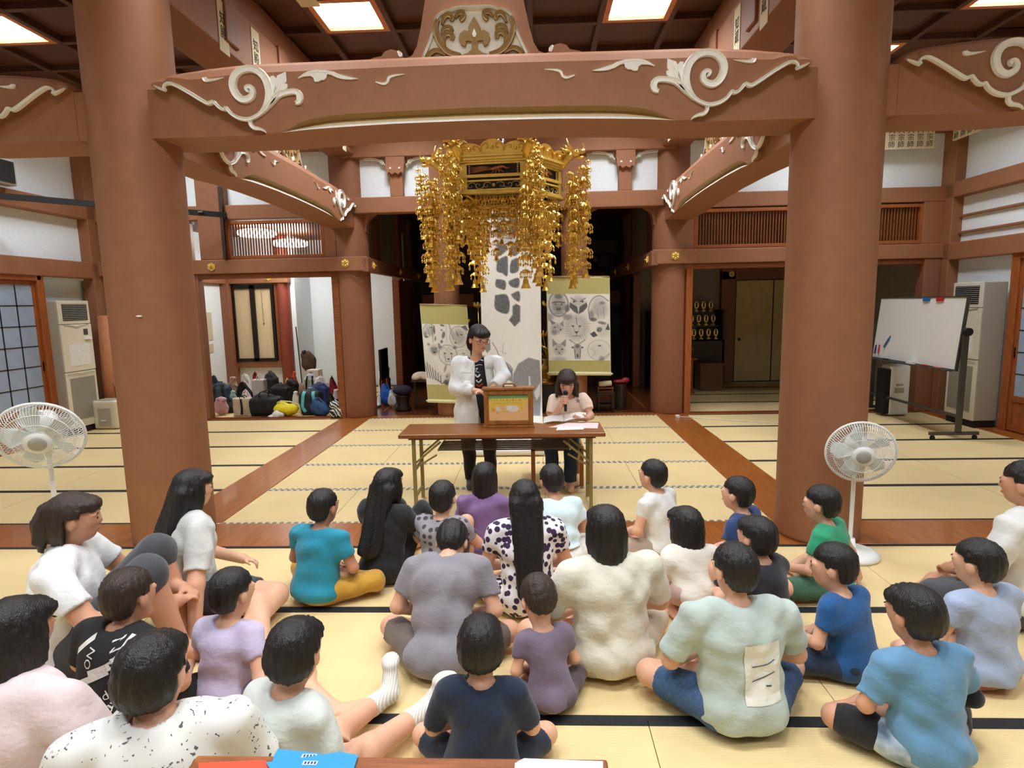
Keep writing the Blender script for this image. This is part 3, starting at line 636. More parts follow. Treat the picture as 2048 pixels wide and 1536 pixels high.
# bag room on the left
struct('wall_bag_room', MB().box(-6.62, -6.52, 9.7, 12.6, 0, 3.4).box(-6.6, -5.3, 12.5, 12.6, 0, .62).box(-6.6, -5.3, 12.5, 12.6, 2.3, 3.4).box(-5.14, -5.04, 12.5, 13.5, 0, 3.4).box(-5.1, -2.9, 13.4, 13.5, 0, 3.4), PLASTER)
column(-5.27, 12.46, .13, 'slim red column at the far end of the bag room', 3.3, mat('red_lacquer_column', (140, 66, 50), .5, .08, 8))
trim(-6.52, -5.1, 12.3, 12.5, 2.33, 2.55); trim(-6.55, -6.4, 9.8, 12.4, 2.33, 2.55); trim(-6.55, -6.35, 12.25, 12.5, 0, 2.35, BROWN2); trim(-6.55, -6.42, 11.2, 11.4, 0, 2.35, WOOD); trim(-6.4, -5.38, 12.4, 12.5, .56, .7, BROWN2); trim(-5.45, -5.36, 12.4, 12.5, .7, 2.33, WOOD)
flower((-5.5, 12.3, 2.44), (0, -1, 0), 'far gold nail cover at the back of the bag room')
SHADE = mat('beige_shade', (222, 204, 164), .85, .04, 14)
o = MB().box(-6.36, -6.30, 12.38, 12.46, .7, 2.3).box(-5.52, -5.46, 12.38, 12.46, .7, 2.3).box(-5.96, -5.86, 12.38, 12.46, .7, 2.3).box(-6.3, -5.52, 12.38, 12.46, .7, .76).box(-6.3, -5.52, 12.38, 12.46, 2.22, 2.3).build('window_1', BLACK); o['kind'] = 'structure'
for x0, x1 in ((-6.3, -5.96), (-5.86, -5.52)): MB().box(x0, x1, 12.42, 12.44, .76, 2.22).build('roller_shade', SHADE, o)
MB().cyl((-5.72, 12.41, 2.2), (-5.71, 12.41, 1.5), .004, 6).ball((-5.71, 12.41, 1.49), .018, 6, k=4).build('pull_cord', WOOD, o)
o = MB().box(-6.53, -6.5, 10.2, 11.2, .02, 2.3).build('door_10', SHADE); o['kind'] = 'structure'
MB().lathe([(.04, 0), (.04, .006)], (-6.498, 11.05, .95), 14, axis=(1, 0, 0)).build('finger_pull', BLACK, o)
tag(MB().box(-6.515, -6.505, 11.62, 11.82, 1.2, 1.75).box(-6.515, -6.505, 11.64, 11.8, .95, 1.12).build('wall_notice', mat('notice_paper', (206, 196, 170), .9, .2, 60, stretch=(1, 1, 12))), 'faded written notice pasted on the bag room wall', 'notice')
ROUND = mat('round_lamp_diffuser', (255, 253, 248), .5, 0, emit=BACKLAMP)
for k, (px, py, y) in enumerate(((514, 468, 10.9), (581, 488, 11.9))):
    c = P(px, py, y=y); t = thing('round_ceiling_lamp', ('round white ceiling lamp on the left behind the lattice transom', 'round white ceiling lamp on the right behind the lattice transom')[k], 'lamp', c, 0, 'round lamps of the bag room')
    MB().lathe([(.30, -.04), (.34, 0), (.32, .05), (.2, .08)], c, 32).build('diffuser', ROUND, t, True); MB().cyl(c+[0, 0, .08], c+[0, 0, 3.3-c[2]+.02], .03, 10).build('stem', CHROME, t)
# tablet room on the right: sliding doors
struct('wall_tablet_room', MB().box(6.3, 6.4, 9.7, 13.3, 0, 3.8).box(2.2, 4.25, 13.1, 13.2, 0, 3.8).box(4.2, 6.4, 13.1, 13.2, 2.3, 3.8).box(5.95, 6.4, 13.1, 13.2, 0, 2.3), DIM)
trim(4.0, 4.3, 12.95, 13.1, 0, 2.4, BROWN2); trim(4.0, 6.3, 12.95, 13.1, 2.22, 2.46, BROWN2); flower((4.2, 12.95, 2.34), (0, -1, 0), 'far gold nail cover in the dark tablet room')
FUS = mat('fusuma_paper', (214, 192, 142), .85, .06, 6)
for k, (x0, x1) in enumerate(((4.32, 5.12), (5.12, 5.95))):
    o = MB().box(x0+.012, x1-.012, 13.02+.02*k, 13.04+.02*k, .04, 2.2).build('door_%d' % (11+k), FUS); o['kind'] = 'structure'
    f = MB()
    for b in ((x0, x0+.014, .02, 2.22), (x1-.014, x1, .02, 2.22), (x0, x1, .02, .04), (x0, x1, 2.2, 2.22)): f.box(b[0], b[1], 13.01+.02*k, 13.05+.02*k, b[2], b[3])
    f.build('frame', BLACK, o); MB().lathe([(.035, 0), (.035, .006)], (x0+.1 if k == 0 else x1-.1, 13.018+.02*k, .95), 14, axis=(0, -1, 0)).build('finger_pull', BLACK, o)
for x in (3.4, 5.2):
    for s_ in (0,): pass
# ---------------------------------------------------------------- flat pictures: a painter on a fine grid with a colour attribute
class Canvas:
    def __init__(s, w, h, d, ground=(236, 233, 226)):
        s.w, s.h = w, h; s.nx, s.ny = int(w/d)+1, int(h/d)+1
        s.X, s.Y = np.meshgrid(np.linspace(0, w, s.nx), np.linspace(0, h, s.ny)); s.c = np.tile(np.array(ground, float), (s.ny, s.nx, 1)); s.d = d
        r = np.random.default_rng(5); s.n = r.normal(0, 1, (s.ny, s.nx)); s.c += s.n[..., None]*2
    def mixin(s, m, col, a):
        m = np.clip(m, 0, 1)*a; s.c = s.c*(1-m[..., None])+np.array(col, float)*m[..., None]; return s
    def ell(s, x, y, rx, ry, col=(90, 90, 92), a=.8, rot=0., soft=.25, ring=None):
        c, n = math.cos(rot), math.sin(rot); u = ((s.X-x)*c+(s.Y-y)*n)/rx; v = (-(s.X-x)*n+(s.Y-y)*c)/ry; q = np.hypot(u, v)
        m = (1-q)/soft if ring is None else 1-np.abs(q-1)/ring
        return s.mixin(m, col, a*(.85+.15*s.n.clip(-1, 1)))
    def line(s, pts, wd, col=(80, 80, 82), a=.8):
        m = np.zeros_like(s.X); pts = [p[:2] for p in crom(pts, 4)] if len(pts) > 2 else pts
        for (x0, y0), (x1, y1) in zip(pts, pts[1:]):
            dx, dy = x1-x0, y1-y0; t = np.clip(((s.X-x0)*dx+(s.Y-y0)*dy)/(dx*dx+dy*dy+1e-12), 0, 1)
            m = np.maximum(m, (wd/2+s.d*.5-np.hypot(s.X-x0-t*dx, s.Y-y0-t*dy))/(s.d))
        return s.mixin(m, col, a)
    def poly(s, pts, col=(90, 90, 92), a=.85, soft=1.):
        ins = np.zeros(s.X.shape, bool); dm = np.full(s.X.shape, 9.)
        for (x0, y0), (x1, y1) in zip(pts, list(pts[1:])+[pts[0]]):
            dx, dy = x1-x0, y1-y0
            if dy != 0: ins ^= ((y0 > s.Y) != (y1 > s.Y)) & (s.X < (s.Y-y0)/dy*dx+x0)
            t = np.clip(((s.X-x0)*dx+(s.Y-y0)*dy)/(dx*dx+dy*dy+1e-12), 0, 1); dm = np.minimum(dm, np.hypot(s.X-x0-t*dx, s.Y-y0-t*dy))
        m = np.where(ins, .5+dm/s.d/soft, .5-dm/s.d/soft)
        return s.mixin(m, col, a*(.9+.1*s.n.clip(-1, 1)))
    def build(s, name, f, parent, m=None, thick=0.):
        V = [f(x, y) for x, y in zip(s.X.ravel(), s.Y.ravel())]
        i = np.arange(s.ny*s.nx).reshape(s.ny, s.nx); F = np.stack([i[:-1, :-1], i[:-1, 1:], i[1:, 1:], i[1:, :-1]], -1).reshape(-1, 4)
        o = obj(name, V, F, m or mat_attr('printed_picture'), parent)
        a = o.data.color_attributes.new('print', 'FLOAT_COLOR', 'POINT'); c = np.clip(s.c, 0, 255)/255
        c = np.where(c <= .04045, c/12.92, ((c+.055)/1.055)**2.4); a.data.foreach_set('color', np.concatenate([c.reshape(-1, 3), np.ones((c.shape[0]*c.shape[1], 1))], 1).astype(np.float32).ravel())
        return o
# ---------------------------------------------------------------- hanging scrolls
CLOTH = mat('scroll_cloth', (190, 182, 118), .8, .07, 60, bump=.05)
ROLL = mat('scroll_roller', (232, 226, 176), .7, .03, 30)
INKG = (96, 96, 98)
def beast(c, x, y, r, kind):
    g = INKG; k = (52, 52, 56); lt = (170, 168, 164)
    E = lambda dx, dy, rx, ry, col=g, a=.6, rot=0, soft=.5, ring=None: c.ell(x+dx*r, y+dy*r, rx*r, ry*r, col, a, rot, soft, ring)
    Ln = lambda p, w=.05, col=k, a=.7: c.line([(x+u*r, y+v*r) for u, v in p], w*r*.8, col, a*.72)
    if kind == 'gorilla':
        E(0, -.1, .8, 1.0, lt, .9); E(0, .3, .75, .6, g, .3); E(0, -.75, .45, .3, g, .7); E(0, -.1, .78, .98, g, .8, ring=.12); Ln([(-.5, -.2), (0, -.28), (.5, -.2)], .14); E(-.25, -.08, .1, .07, k, .9); E(.25, -.08, .1, .07, k, .9)
        E(0, .3, .26, .2, g, .7); E(-.1, .3, .06, .06, k, .9); E(.1, .3, .06, .06, k, .9); Ln([(-.35, .62), (0, .66), (.35, .62)]); E(-.9, .95, .6, .4, g, .5); E(.7, .95, .5, .3, g, .6)
    elif kind == 'owl':
        E(0, 0, .75, .8, lt, .7); c.poly([(x-.7*r, y-.1*r), (x-.1*r, y+.3*r), (x, y+.9*r), (x-.4*r, y+.7*r), (x-.75*r, y+.3*r)], k, .75); c.poly([(x+.7*r, y-.1*r), (x+.1*r, y+.3*r), (x, y+.9*r), (x+.4*r, y+.7*r), (x+.75*r, y+.3*r)], k, .75)
        c.poly([(x-.1*r, y+.1*r), (x+.1*r, y+.1*r), (x, y+.85*r)], (215, 212, 205), .95); Ln([(-.6, -.45), (-.15, -.15)], .1); Ln([(.6, -.45), (.15, -.15)], .1); E(-.35, -.15, .12, .1, k, .9); E(.35, -.15, .12, .1, k, .9); E(-.95, .4, .3, .4, g, .8)
    elif kind == 'ape':
        E(.1, .1, .85, .95, lt, .8); E(.05, -.55, .5, .35, (205, 203, 198), .9); Ln([(-.7, .9), (-.75, 0), (-.4, -.7), (.2, -.9), (.8, -.5)], .09); E(-.55, .6, .25, .5, g, .6); E(-.4, .95, .35, .2, k, .7); E(.3, -.35, .3, .14, g, .6); Ln([(-.1, .1), (.0, .9)], .05, g); Ln([(.4, 0), (.45, .9)], .05, g)
    elif kind == 'lion':
        E(0, 0, 1.1, 1.15, lt, .7, soft=.6)
        for i in range(30):
            t = i*2*PI/30; q_ = 1+.12*math.sin(i*2.3); Ln([(.55*math.cos(t), .62*math.sin(t)), (.95*q_*math.cos(t+.14), 1.0*q_*math.sin(t+.14))], .06, g, .3)
        E(0, 0, .62, .75, (214, 212, 206), .9); E(-.25, -.1, .12, .07, k, .9); E(.25, -.1, .12, .07, k, .9); c.poly([(x-.16*r, y+.28*r), (x+.16*r, y+.28*r), (x, y+.45*r)], k, .9); Ln([(0, .45), (-.02, .58), (-.28, .62)], .05); Ln([(0, .58), (.28, .62)], .05); Ln([(-.15, .25), (-.2, -.1)], .05, g); Ln([(.15, .25), (.2, -.1)], .05, g); Ln([(0, -.7), (.05, -.2)], .08, g)
    elif kind == 'lemur':
        E(.3, .1, .75, .75, (206, 204, 198), .8); E(-.05, .0, .3, .26, k, .85, -.4); E(-.02, -.02, .1, .1, (200, 198, 190), .9); c.poly([(x-.9*r, y+.4*r), (x-.5*r, y+.15*r), (x-.2*r, y+.55*r), (x-.6*r, y+.7*r)], k, .85); c.poly([(x+.5*r, y-.0*r), (x+.75*r, y-.6*r), (x+.9*r, y+.05*r)], k, .8); E(.2, -.6, .5, .18, g, .8, .2)
    elif kind == 'cat':
        E(0, .05, .65, .65, lt, .7); c.poly([(x-.6*r, y-.2*r), (x-.6*r, y-.95*r), (x-.15*r, y-.5*r)], g, .6); c.poly([(x+.6*r, y-.2*r), (x+.65*r, y-.95*r), (x+.15*r, y-.5*r)], g, .6); E(-.27, 0, .12, .08, k, .9); E(.27, 0, .12, .08, k, .9); c.poly([(x-.09*r, y+.28*r), (x+.09*r, y+.28*r), (x, y+.38*r)], k, .9)
        for i in (-.3, -.1, .1, .3): Ln([(i, -.55), (i*.7, -.25)], .05, g)
        Ln([(0, .38), (-.2, .5)], .04); Ln([(0, .38), (.2, .5)], .04); E(0, .95, .8, .35, g, .35)
    elif kind == 'antelope':
        c.poly([(x-.35*r, y-.5*r), (x+.35*r, y-.5*r), (x+.2*r, y+.9*r), (x-.2*r, y+.9*r)], lt, .8); E(0, -.4, .3, .3, g, .8); Ln([(-.2, -.6), (-.75, -1.0)], .1); Ln([(.2, -.6), (.75, -1.0)], .1); E(-.45, -.25, .16, .12, k, .85); E(.45, -.25, .16, .12, k, .85); Ln([(-.3, -.1), (-.22, .8)], .12); Ln([(.3, -.1), (.22, .8)], .12); E(0, .55, .12, .25, k, .8)
    elif kind == 'pale':
        E(0, 0, .9, .8, (214, 212, 206), .6); E(0, 0, .9, .8, g, .4, ring=.06); E(.05, -.35, .18, .07, k, .9); Ln([(-.8, -.2), (-.3, .1), (-.6, .6)], .04, g, .5); E(.2, .7, .3, .3, g, .5); Ln([(.1, .8), (.8, .3)], .1, g, .5)
    elif kind == 'wolf':
        E(0, 0, .8, .7, lt, .8); c.poly([(x-.5*r, y-.4*r), (x-.75*r, y-1.0*r), (x-.05*r, y-.6*r)], g, .7); c.poly([(x+.3*r, y-.5*r), (x+.75*r, y-.9*r), (x+.7*r, y-.2*r)], g, .6); E(-.2, -.15, .12, .09, k, .9); E(.4, .1, .12, .1, k, .8); E(-.3, .4, .4, .35, g, .5); E(.55, .45, .3, .3, (225, 222, 216), .7)
    elif kind == 'zebra':
        c.poly([(x-.9*r, y-1.0*r), (x-.2*r, y-1.1*r), (x+.3*r, y), (x+.85*r, y+.6*r), (x+.6*r, y+.95*r), (x, y+.7*r), (x-.9*r, y+.4*r)], (226, 224, 218), .9)
        for i in range(9): Ln([(-.95+.16*i, -.95+.16*i), (-.8+.14*i, -.3+.14*i), (-.85+.17*i, .35+.05*i)], .07, k, .85)
        E(.7, .75, .27, .24, k, .9)
    elif kind == 'bear':
        E(0, 0, .8, .8, lt, .6); E(-.6, -.6, .2, .2, g, .7); E(.6, -.6, .2, .2, g, .7); E(0, .1, .5, .5, g, .6); E(-.25, -.15, .1, .08, k, .9); E(.25, -.15, .1, .08, k, .9); E(0, .3, .18, .13, k, .9); Ln([(-.2, .6), (.2, .6)], .05)
    elif kind == 'cheetah':
        E(0, 0, .8, .85, (212, 209, 202), .85); E(-.65, -.65, .22, .2, g, .7); E(.65, -.65, .22, .2, g, .7); E(-.28, -.12, .13, .08, k, .9); E(.28, -.12, .13, .08, k, .9); c.poly([(x-.14*r, y+.3*r), (x+.14*r, y+.3*r), (x, y+.45*r)], k, .9); Ln([(-.3, 0), (-.25, .55)], .06); Ln([(.3, 0), (.25, .55)], .06); Ln([(-.25, .62), (0, .55), (.25, .62)], .05); E(0, 0, .8, .85, g, .5, ring=.1)
        for i in range(9): E(-.5+.125*i, -.55+.1*math.cos(i*2.), .05, .05, k, .6)
    elif kind == 'rhino':
        E(0, 0, .75, .9, lt, .8, .2); c.poly([(x-.75*r, y-1.2*r), (x-.5*r, y+.1*r), (x-.2*r, y+.1*r)], (190, 188, 182), .9); Ln([(-.75, -1.2), (-.65, -.4), (-.45, .2)], .05); c.poly([(x-.2*r, y-.6*r), (x-.1*r, y-.05*r), (x+.1*r, y-.1*r)], g, .6); E(.25, -.2, .12, .07, k, .9); E(-.3, .5, .1, .1, k, .8); c.poly([(x+.3*r, y-.9*r), (x+.7*r, y-1.0*r), (x+.9*r, y-.5*r), (x+.5*r, y-.7*r)], k, .7); E(0, 0, .75, .9, g, .5, .2, ring=.08)
    elif kind == 'hare':
        E(0, .2, .5, .6, lt, .8); E(-.3, -.7, .14, .55, g, .6, .35); E(.4, -.7, .14, .6, g, .6, -.4); E(-.2, .1, .09, .09, k, .9); E(.22, .1, .09, .09, k, .9); E(0, .45, .07, .05, k, .9); E(0, .9, .55, .3, g, .5)
    elif kind == 'spots':
        for i, (u, v, a_, b_) in enumerate(((-.8, -.4, .14, .5), (-.75, .5, .1, .3), (.1, -.9, .3, .12), (.15, .1, .2, .45), (-.1, .8, .16, .2), (.0, -.4, .1, .12))): E(u, v, a_, b_, k, .65, .1*i, .3)
        Ln([(-1.0, -1), (-1, .9)], .1, g); Ln([(.5, -.9), (.45, .6), (.3, .9)], .04, g)
def scroll(loc, w, h, top, bot, tilt, roll, beasts, label):
    """Mounted scroll: cloth above and below a paper picture; hung from its top edge at loc."""
    t = thing('hanging_scroll', label, 'scroll', loc); L0 = np.array(loc, float)
    ca, sa = math.cos(roll), math.sin(roll)
    f = lambda u, v, d=0.: L0+np.array([u*ca+v*sa, -d-.02*math.sin(u*5)*(1+v/h) - tilt*v, u*sa-(-v)*ca if False else u*sa+v*ca])
    def sheet(name, v0, v1, m, e=0.):
        B = MB(); n = 8; V = []
        for j, v in enumerate((v0, v1)):
            for i in range(n+1): V.append(f(-w/2+e+(w-2*e)*i/n, v, .002 if e else 0))
        k = len(V); V2 = [p+np.array([0, .004, 0]) for p in V]
        F = [(i, i+1, n+2+i, n+1+i) for i in range(n)]+[(k+i+1, k+i, k+n+1+i, k+n+2+i) for i in range(n)]+[(0, n+1, k+n+1, k), (n, k+n, k+2*n+1, 2*n+1)]
        B.add(V+V2, F); return B.build(name, m, t)
    sheet('backing', 0, -h, ROLL); sheet('upper_cloth', -.012, -top, CLOTH, .006); sheet('lower_cloth', -(h-bot), -h+.03, CLOTH, .006)
    c = Canvas(w-.02, h-top-bot, .0058)
    for b in beasts: beast(c, b[0]*c.w, b[1]*c.h, b[2], b[3])
    c.build('ink_picture', lambda x, y: f(-w/2+.01+x, -top-y, .004), t)
    B = MB(); B.tube([f(-w/2-.005, -h), f(w/2+.005, -h)], .03, 14).tube([f(-w/2-.03, -h), f(w/2+.03, -h)], .012, 10); B.build('bottom_roller', ROLL, t, True)
    B = MB(); B.tube([f(-w/2, .004), f(w/2, .004)], .012, 8); B.build('top_rod', mat('scroll_rod', (176, 150, 100), .6, .1, 20), t, True)
    B = MB(); B.tube([f(-w*.25, .01), f(0, .06, -.01), f(w*.25, .01)], .004, 6); B.tube([f(0, .06, -.01), L0+np.array([0, .03, 3.2-L0[2]])], .003, 5); B.build('hanging_cord', mat('cord_brown', (150, 118, 84), .8, .1, 30), t)
a, b = P(839, 610, y=9.42), P(934, 611, y=9.42)
scroll((a+b)/2, np.linalg.norm(b-a), 1.55, .30, .27, .02, -.045, [(.14, .1, 0.117, 'ape'), (.42, .16, 0.152, 'spots'), (.78, .2, 0.187, 'rhino'), (.22, .42, 0.140, 'bear'), (.52, .5, 0.187, 'cheetah'), (.85, .52, 0.140, 'pale'), (.2, .76, 0.257, 'zebra'), (.5, .84, 0.164, 'hare'), (.8, .84, 0.152, 'wolf')],
       'lower hanging scroll of ink animals with a zebra, behind the standing person')
a, b = P(1092, 553, y=9.42), P(1219, 555, y=9.42)
scroll((a+b)/2, np.linalg.norm(b-a), 1.52, .26, .21, .02, -.02, [(.18, .17, 0.193, 'gorilla'), (.5, .14, 0.187, 'owl'), (.82, .2, 0.199, 'ape'), (.14, .52, 0.152, 'wolf'), (.46, .5, 0.222, 'lion'), (.84, .53, 0.175, 'lemur'), (.17, .83, 0.175, 'cat'), (.47, .84, 0.164, 'antelope'), (.82, .84, 0.199, 'pale')],
       'higher hanging scroll of ink animals with a lion, above the seated reader')
# the long giraffe scroll, running down to the floor and forward to its own roll
GP = mat_attr('printed_picture')
t = thing('giraffe_scroll', 'very long white scroll with a grey inked giraffe neck, unrolled onto the floor', 'scroll', (-.35, 9.0, 0))
gx0, gx1 = -.80, .105; path = [(9.02, z) for z in np.arange(3.52, .33, -.02)]
for a in np.linspace(0, PI/2, 14)[1:]: path.append((9.02-.33*(1-math.cos(a)), .34-.33*math.sin(a)))
path += [(y, .012) for y in np.arange(8.67, 6.98, -.02)]
path = np.array(path); s_ = np.concatenate([[0], np.cumsum(np.hypot(*np.diff(path, axis=0).T))])
c = Canvas(gx1-gx0, s_[-1], .0115, (238, 236, 230))
def gp(pts, x0, y0, k):                       # outline on the sheet: across it and down from its top
    o = []
    for x, y in pts: q = P(x0+x*k, y0+y*k, y=9.02); o.append((q[0]-gx0, 3.52-q[2]))
    return o
DG = (84, 84, 86)
c.poly(gp([(850, -250), (1050, -250), (1058, 330), (1055, 420), (850, 420)], 820, 400, .205), (150, 150, 150), .55)
for pts in ([(850, 420), (930, 430), (945, 490), (850, 550)], [(985, 430), (1055, 430), (1050, 530), (990, 545), (970, 490)], [(850, 590), (940, 545), (955, 600), (950, 740), (900, 715), (845, 690)], [(990, 590), (1055, 570), (1058, 690), (985, 715), (975, 650)], [(840, 770), (930, 790), (930, 870), (890, 870), (835, 840)], [(965, 790), (1060, 760), (1060, 850), (1000, 850), (965, 820)], [(830, 930), (935, 920), (970, 990), (965, 1090), (920, 1110), (830, 1060)], [(985, 920), (1065, 890), (1068, 990), (1010, 960)],
            [(850, 20), (940, 40), (930, 150), (850, 160)], [(970, 10), (1050, 0), (1050, 120), (980, 130)], [(850, 220), (930, 210), (940, 330), (850, 350)], [(975, 190), (1050, 180), (1055, 330), (985, 350)], [(850, -150), (930, -140), (930, -40), (850, -40)], [(970, -160), (1050, -160), (1050, -60), (975, -50)]):
    c.poly([tuple(p) for p in crom(gp(pts+pts[:1], 820, 400, .205), 4)][:-1], DG, .92)
c.poly(gp([(985, 345), (1020, 325), (1058, 345), (1058, 490), (1005, 545), (950, 480), (985, 430)], 820, 540, .2083), DG, .92)
for pts in ([(715, 750), (768, 690), (775, 760), (740, 800)], [(870, 860), (930, 900), (985, 960), (985, 1080), (930, 1050), (890, 980)], [(990, 1000), (1040, 900), (1140, 840), (1245, 870), (1260, 1120), (1250, 1400), (980, 1400), (985, 1120)]): c.poly(gp(pts, 820, 540, .2083), (118, 118, 120), .85)
c.poly(gp([(1140, 1020), (1152, 1020), (1160, 1130), (1143, 1130)], 820, 540, .2083), (232, 230, 226), 1); c.poly(gp([(1190, 1180), (1250, 1080), (1250, 1200), (1215, 1250)], 820, 540, .2083), (226, 224, 220), 1)
c.line(gp([(790, 695), (830, 760), (850, 810), (900, 870), (960, 920), (985, 960), (960, 985)], 820, 540, .2083), .012, (120, 118, 116)); c.line(gp([(900, 700), (890, 790), (930, 800)], 820, 540, .2083), .01, (180, 178, 174))
yy = np.interp(c.Y[:, 0], s_, path[:, 0]); zz = np.interp(c.Y[:, 0], s_, path[:, 1])
def gfun(x, y): return np.array([gx0+x, np.interp(y, s_, path[:, 0])+.012*math.sin(x*7+y*1.3)*math.sin(y*.9), np.interp(y, s_, path[:, 1])+(.006*math.sin(y*6+x*3) if y > 3.3 else 0)])
c.build('paper_sheet', gfun, t, GP)
MB().tube([(gx0, 6.95, .048), (gx1, 6.95, .048)], .045, 16).build('paper_roll', PAPER, t, True)
MB().tube([(gx0-.03, 9.02, 3.525), (gx1+.03, 9.02, 3.525)], .014, 8).tube([(gx0, 9.02, 3.53), (-.35, 9.3, 4.2)], .004, 5).tube([(gx1, 9.02, 3.53), (-.35, 9.3, 4.2)], .004, 5).build('top_rod', WOOD, t)
# ---------------------------------------------------------------- gilded canopy
cc = P(1003, 350, y=7.1); CX, CY = cc[0], 7.1; ROT = math.radians(5.5); RH = .69; zt, zb, VS = 3.375, 2.975, .83
can = thing('gilded_canopy', 'large gilded hexagonal temple canopy hung with chains of gold pendants', 'canopy', (CX, CY, 2.1))
def hexp(k, r): a = -PI/2-PI/6+ROT*-1+k*PI/3; return np.array([CX+r*math.cos(a), CY+r*math.sin(a)])
def side(k):
    a, b = hexp(k, RH), hexp(k+1, RH); d = (b-a)/np.linalg.norm(b-a); n = np.array([d[1], -d[0]])
    return a, b, d, n, np.linalg.norm(b-a)
DARKG = mat('canopy_dark_ground', (30, 26, 20), .6, .1, 30); PINKG = mat('phoenix_gilt', (206, 150, 100), .4, .15, 60, metal=.6)
for k in range(6):
    a, b, d, n, L = side(k)
    f = lambda u, v, e: np.array([a[0]+d[0]*u+n[0]*e, a[1]+d[1]*u+n[1]*e, zt+v*VS])
    B = MB()
    def slab(u0, u1, v0, v1, e0, e1):
        V = [f(u, v, e) for v in (v0, v1) for e in (e0, e1) for u in (u0, u1)]
        B.add(V, [(0, 2, 3, 1), (4, 5, 7, 6), (0, 1, 5, 4), (2, 6, 7, 3), (0, 4, 6, 2), (1, 3, 7, 5)])
    slab(-.03, L+.03, -.03, 0, -.05, .05); slab(-.015, L+.015, -.065, -.03, -.05, .03); slab(-.005, L+.005, -.09, -.065, -.05, .015)
    slab(0, L, -.115, -.09, -.04, 0); slab(0, L, -.275, -.235, -.04, .005); slab(0, L, -.325, -.3, -.04, 0); slab(-.01, L+.01, -.45, -.42, -.05, .02); slab(-.02, L+.02, -.48, -.45, -.05, .035)
    for u0 in (0, L-.06): slab(u0, u0+.06, -.45, -.09, -.04, 0)
    B.build('frame_side', GOLDP, can, bev=.004)
    B = MB(); slab = None
    V = [f(u, v, -.03) for u, v in ((.05, -.43), (L-.05, -.43), (L-.05, -.1), (.05, -.1))]; V += [p+np.array([-n[0], -n[1], 0])*.006 for p in V]
    B.add(V, [(0, 1, 2, 3), (7, 6, 5, 4), (0, 4, 5, 1), (2, 6, 7, 3), (1, 5, 6, 2), (3, 7, 4, 0)]); B.build('dark_panel', DARKG, can)
    fr = lambda u, v, e: f(u, v, -.022+e)
    B = MB(); m = L/2                         # phoenix with trailing tail in the upper panel
    for q in range(5): B.ribbon([(m-.02, -.16-.003*q, .014), (m-.12, -.14-.012*q, .014), (m-.2, -.15-.014*q, .012), (m-.26, -.135-.018*q, .005)], fr, .014)
    B.ribbon([(m-.04, -.18, .02), (m+.03, -.165, .04), (m+.1, -.15, .03), (m+.14, -.17, .02), (m+.18, -.16, .008)], fr, .02)
    for q in range(4): B.ribbon([(m+.02, -.165, .012), (m+.0+.03*q, -.2, .014), (m-.03+.045*q, -.225, .008)], fr, .014)
    B.build('phoenix_relief', PINKG, can)
    PG = mat('pale_gilt', (222, 204, 156), .4, .1, 40, metal=.6)
    for u0 in (.085, L-.085):
        for q in range(4): MB().ball(fr(u0, -.13-.028*q, .008), .011, 6, k=4).build('bead', PG, can)
    for s0 in (1, -1):                        # scrolling arabesque in the lower panel
        for q in range(3):
            B = MB(); cu = m+s0*(.075+.085*q); up = 1 if q % 2 else -1
            B.ribbon([(cu-s0*.045, -.37-up*.02, .009), (cu-s0*.02, -.37-up*.036, .012), (cu+s0*.02, -.37-up*.03, .012), (cu+s0*.034, -.37, .011), (cu+s0*.015, -.37+up*.024, .01), (cu-s0*.008, -.37+up*.012, .009), (cu, -.37-up*.004, .006)], fr, .012)
            B.ribbon([(cu+s0*.03, -.37+up*.005, .008), (cu+s0*.045, -.37+up*.028, .012), (cu+s0*.06, -.37+up*.04, .005)], fr, .012)
            B.build('arabesque_scroll', PG, can)
    MB().ball(fr(m, -.37, .008), .022, 8, k=5).build('arabesque_boss', PG, can)
    B = MB()                                  # crest of three cloud lobes
    for q, (u0, u1, h) in enumerate(((-.03, .34*L, .14), (.3*L, .7*L, .18), (.66*L, L+.03, .14))):
        w_ = (u1-u0)/2; um = (u0+u1)/2
        out = [(um-w_, 0), (um+w_, 0)]+[(um+w_*math.cos(t)*(1 if abs(math.cos(t)) < .95 else 1), h*(.35+.65*math.sin(t))) for t in np.linspace(.15, PI-.15, 9)]
        B.prism(out, lambda u, v, e: f(u, v, e), .012+.004*q, .03+.004*q); fc = lambda u, v, e: f(u, v, .034+.004*q+e)
        for e in (1, -1): B.ribbon([(um+e*w_*.85, .03, .01), (um+e*w_*.8, h*.55, .014), (um+e*w_*.4, h*.72, .014), (um+e*w_*.3, h*.45, .012), (um+e*w_*.5, h*.4, .008)], fc, .012)
        B.ball(fc(um, h*.42, 0), (.022, .022, .022), 8, k=5)
    B.build('crest', GOLD, can)
B = MB(); B.add([(*hexp(k, RH-.02), zt-.01) for k in range(6)]+[(*hexp(k, .16), zt+.12) for k in range(6)], [(k, (k+1) % 6, (k+1) % 6+6, k+6) for k in range(6)]+[tuple(range(6, 12))]); B.build('roof', GOLDD, can)
MB().lathe([(.03, 0), (.09, .02), (.11, .07), (.08, .12), (.03, .14), (.05, .17), (.02, .2)], (CX, CY, zt+.12), 20).build('finial', CHROME, can, True)
MB().cyl((CX, CY, zt+.3), (CX, CY, ZC-.03), .012, 8).build('hanging_rod', CHROME, can)
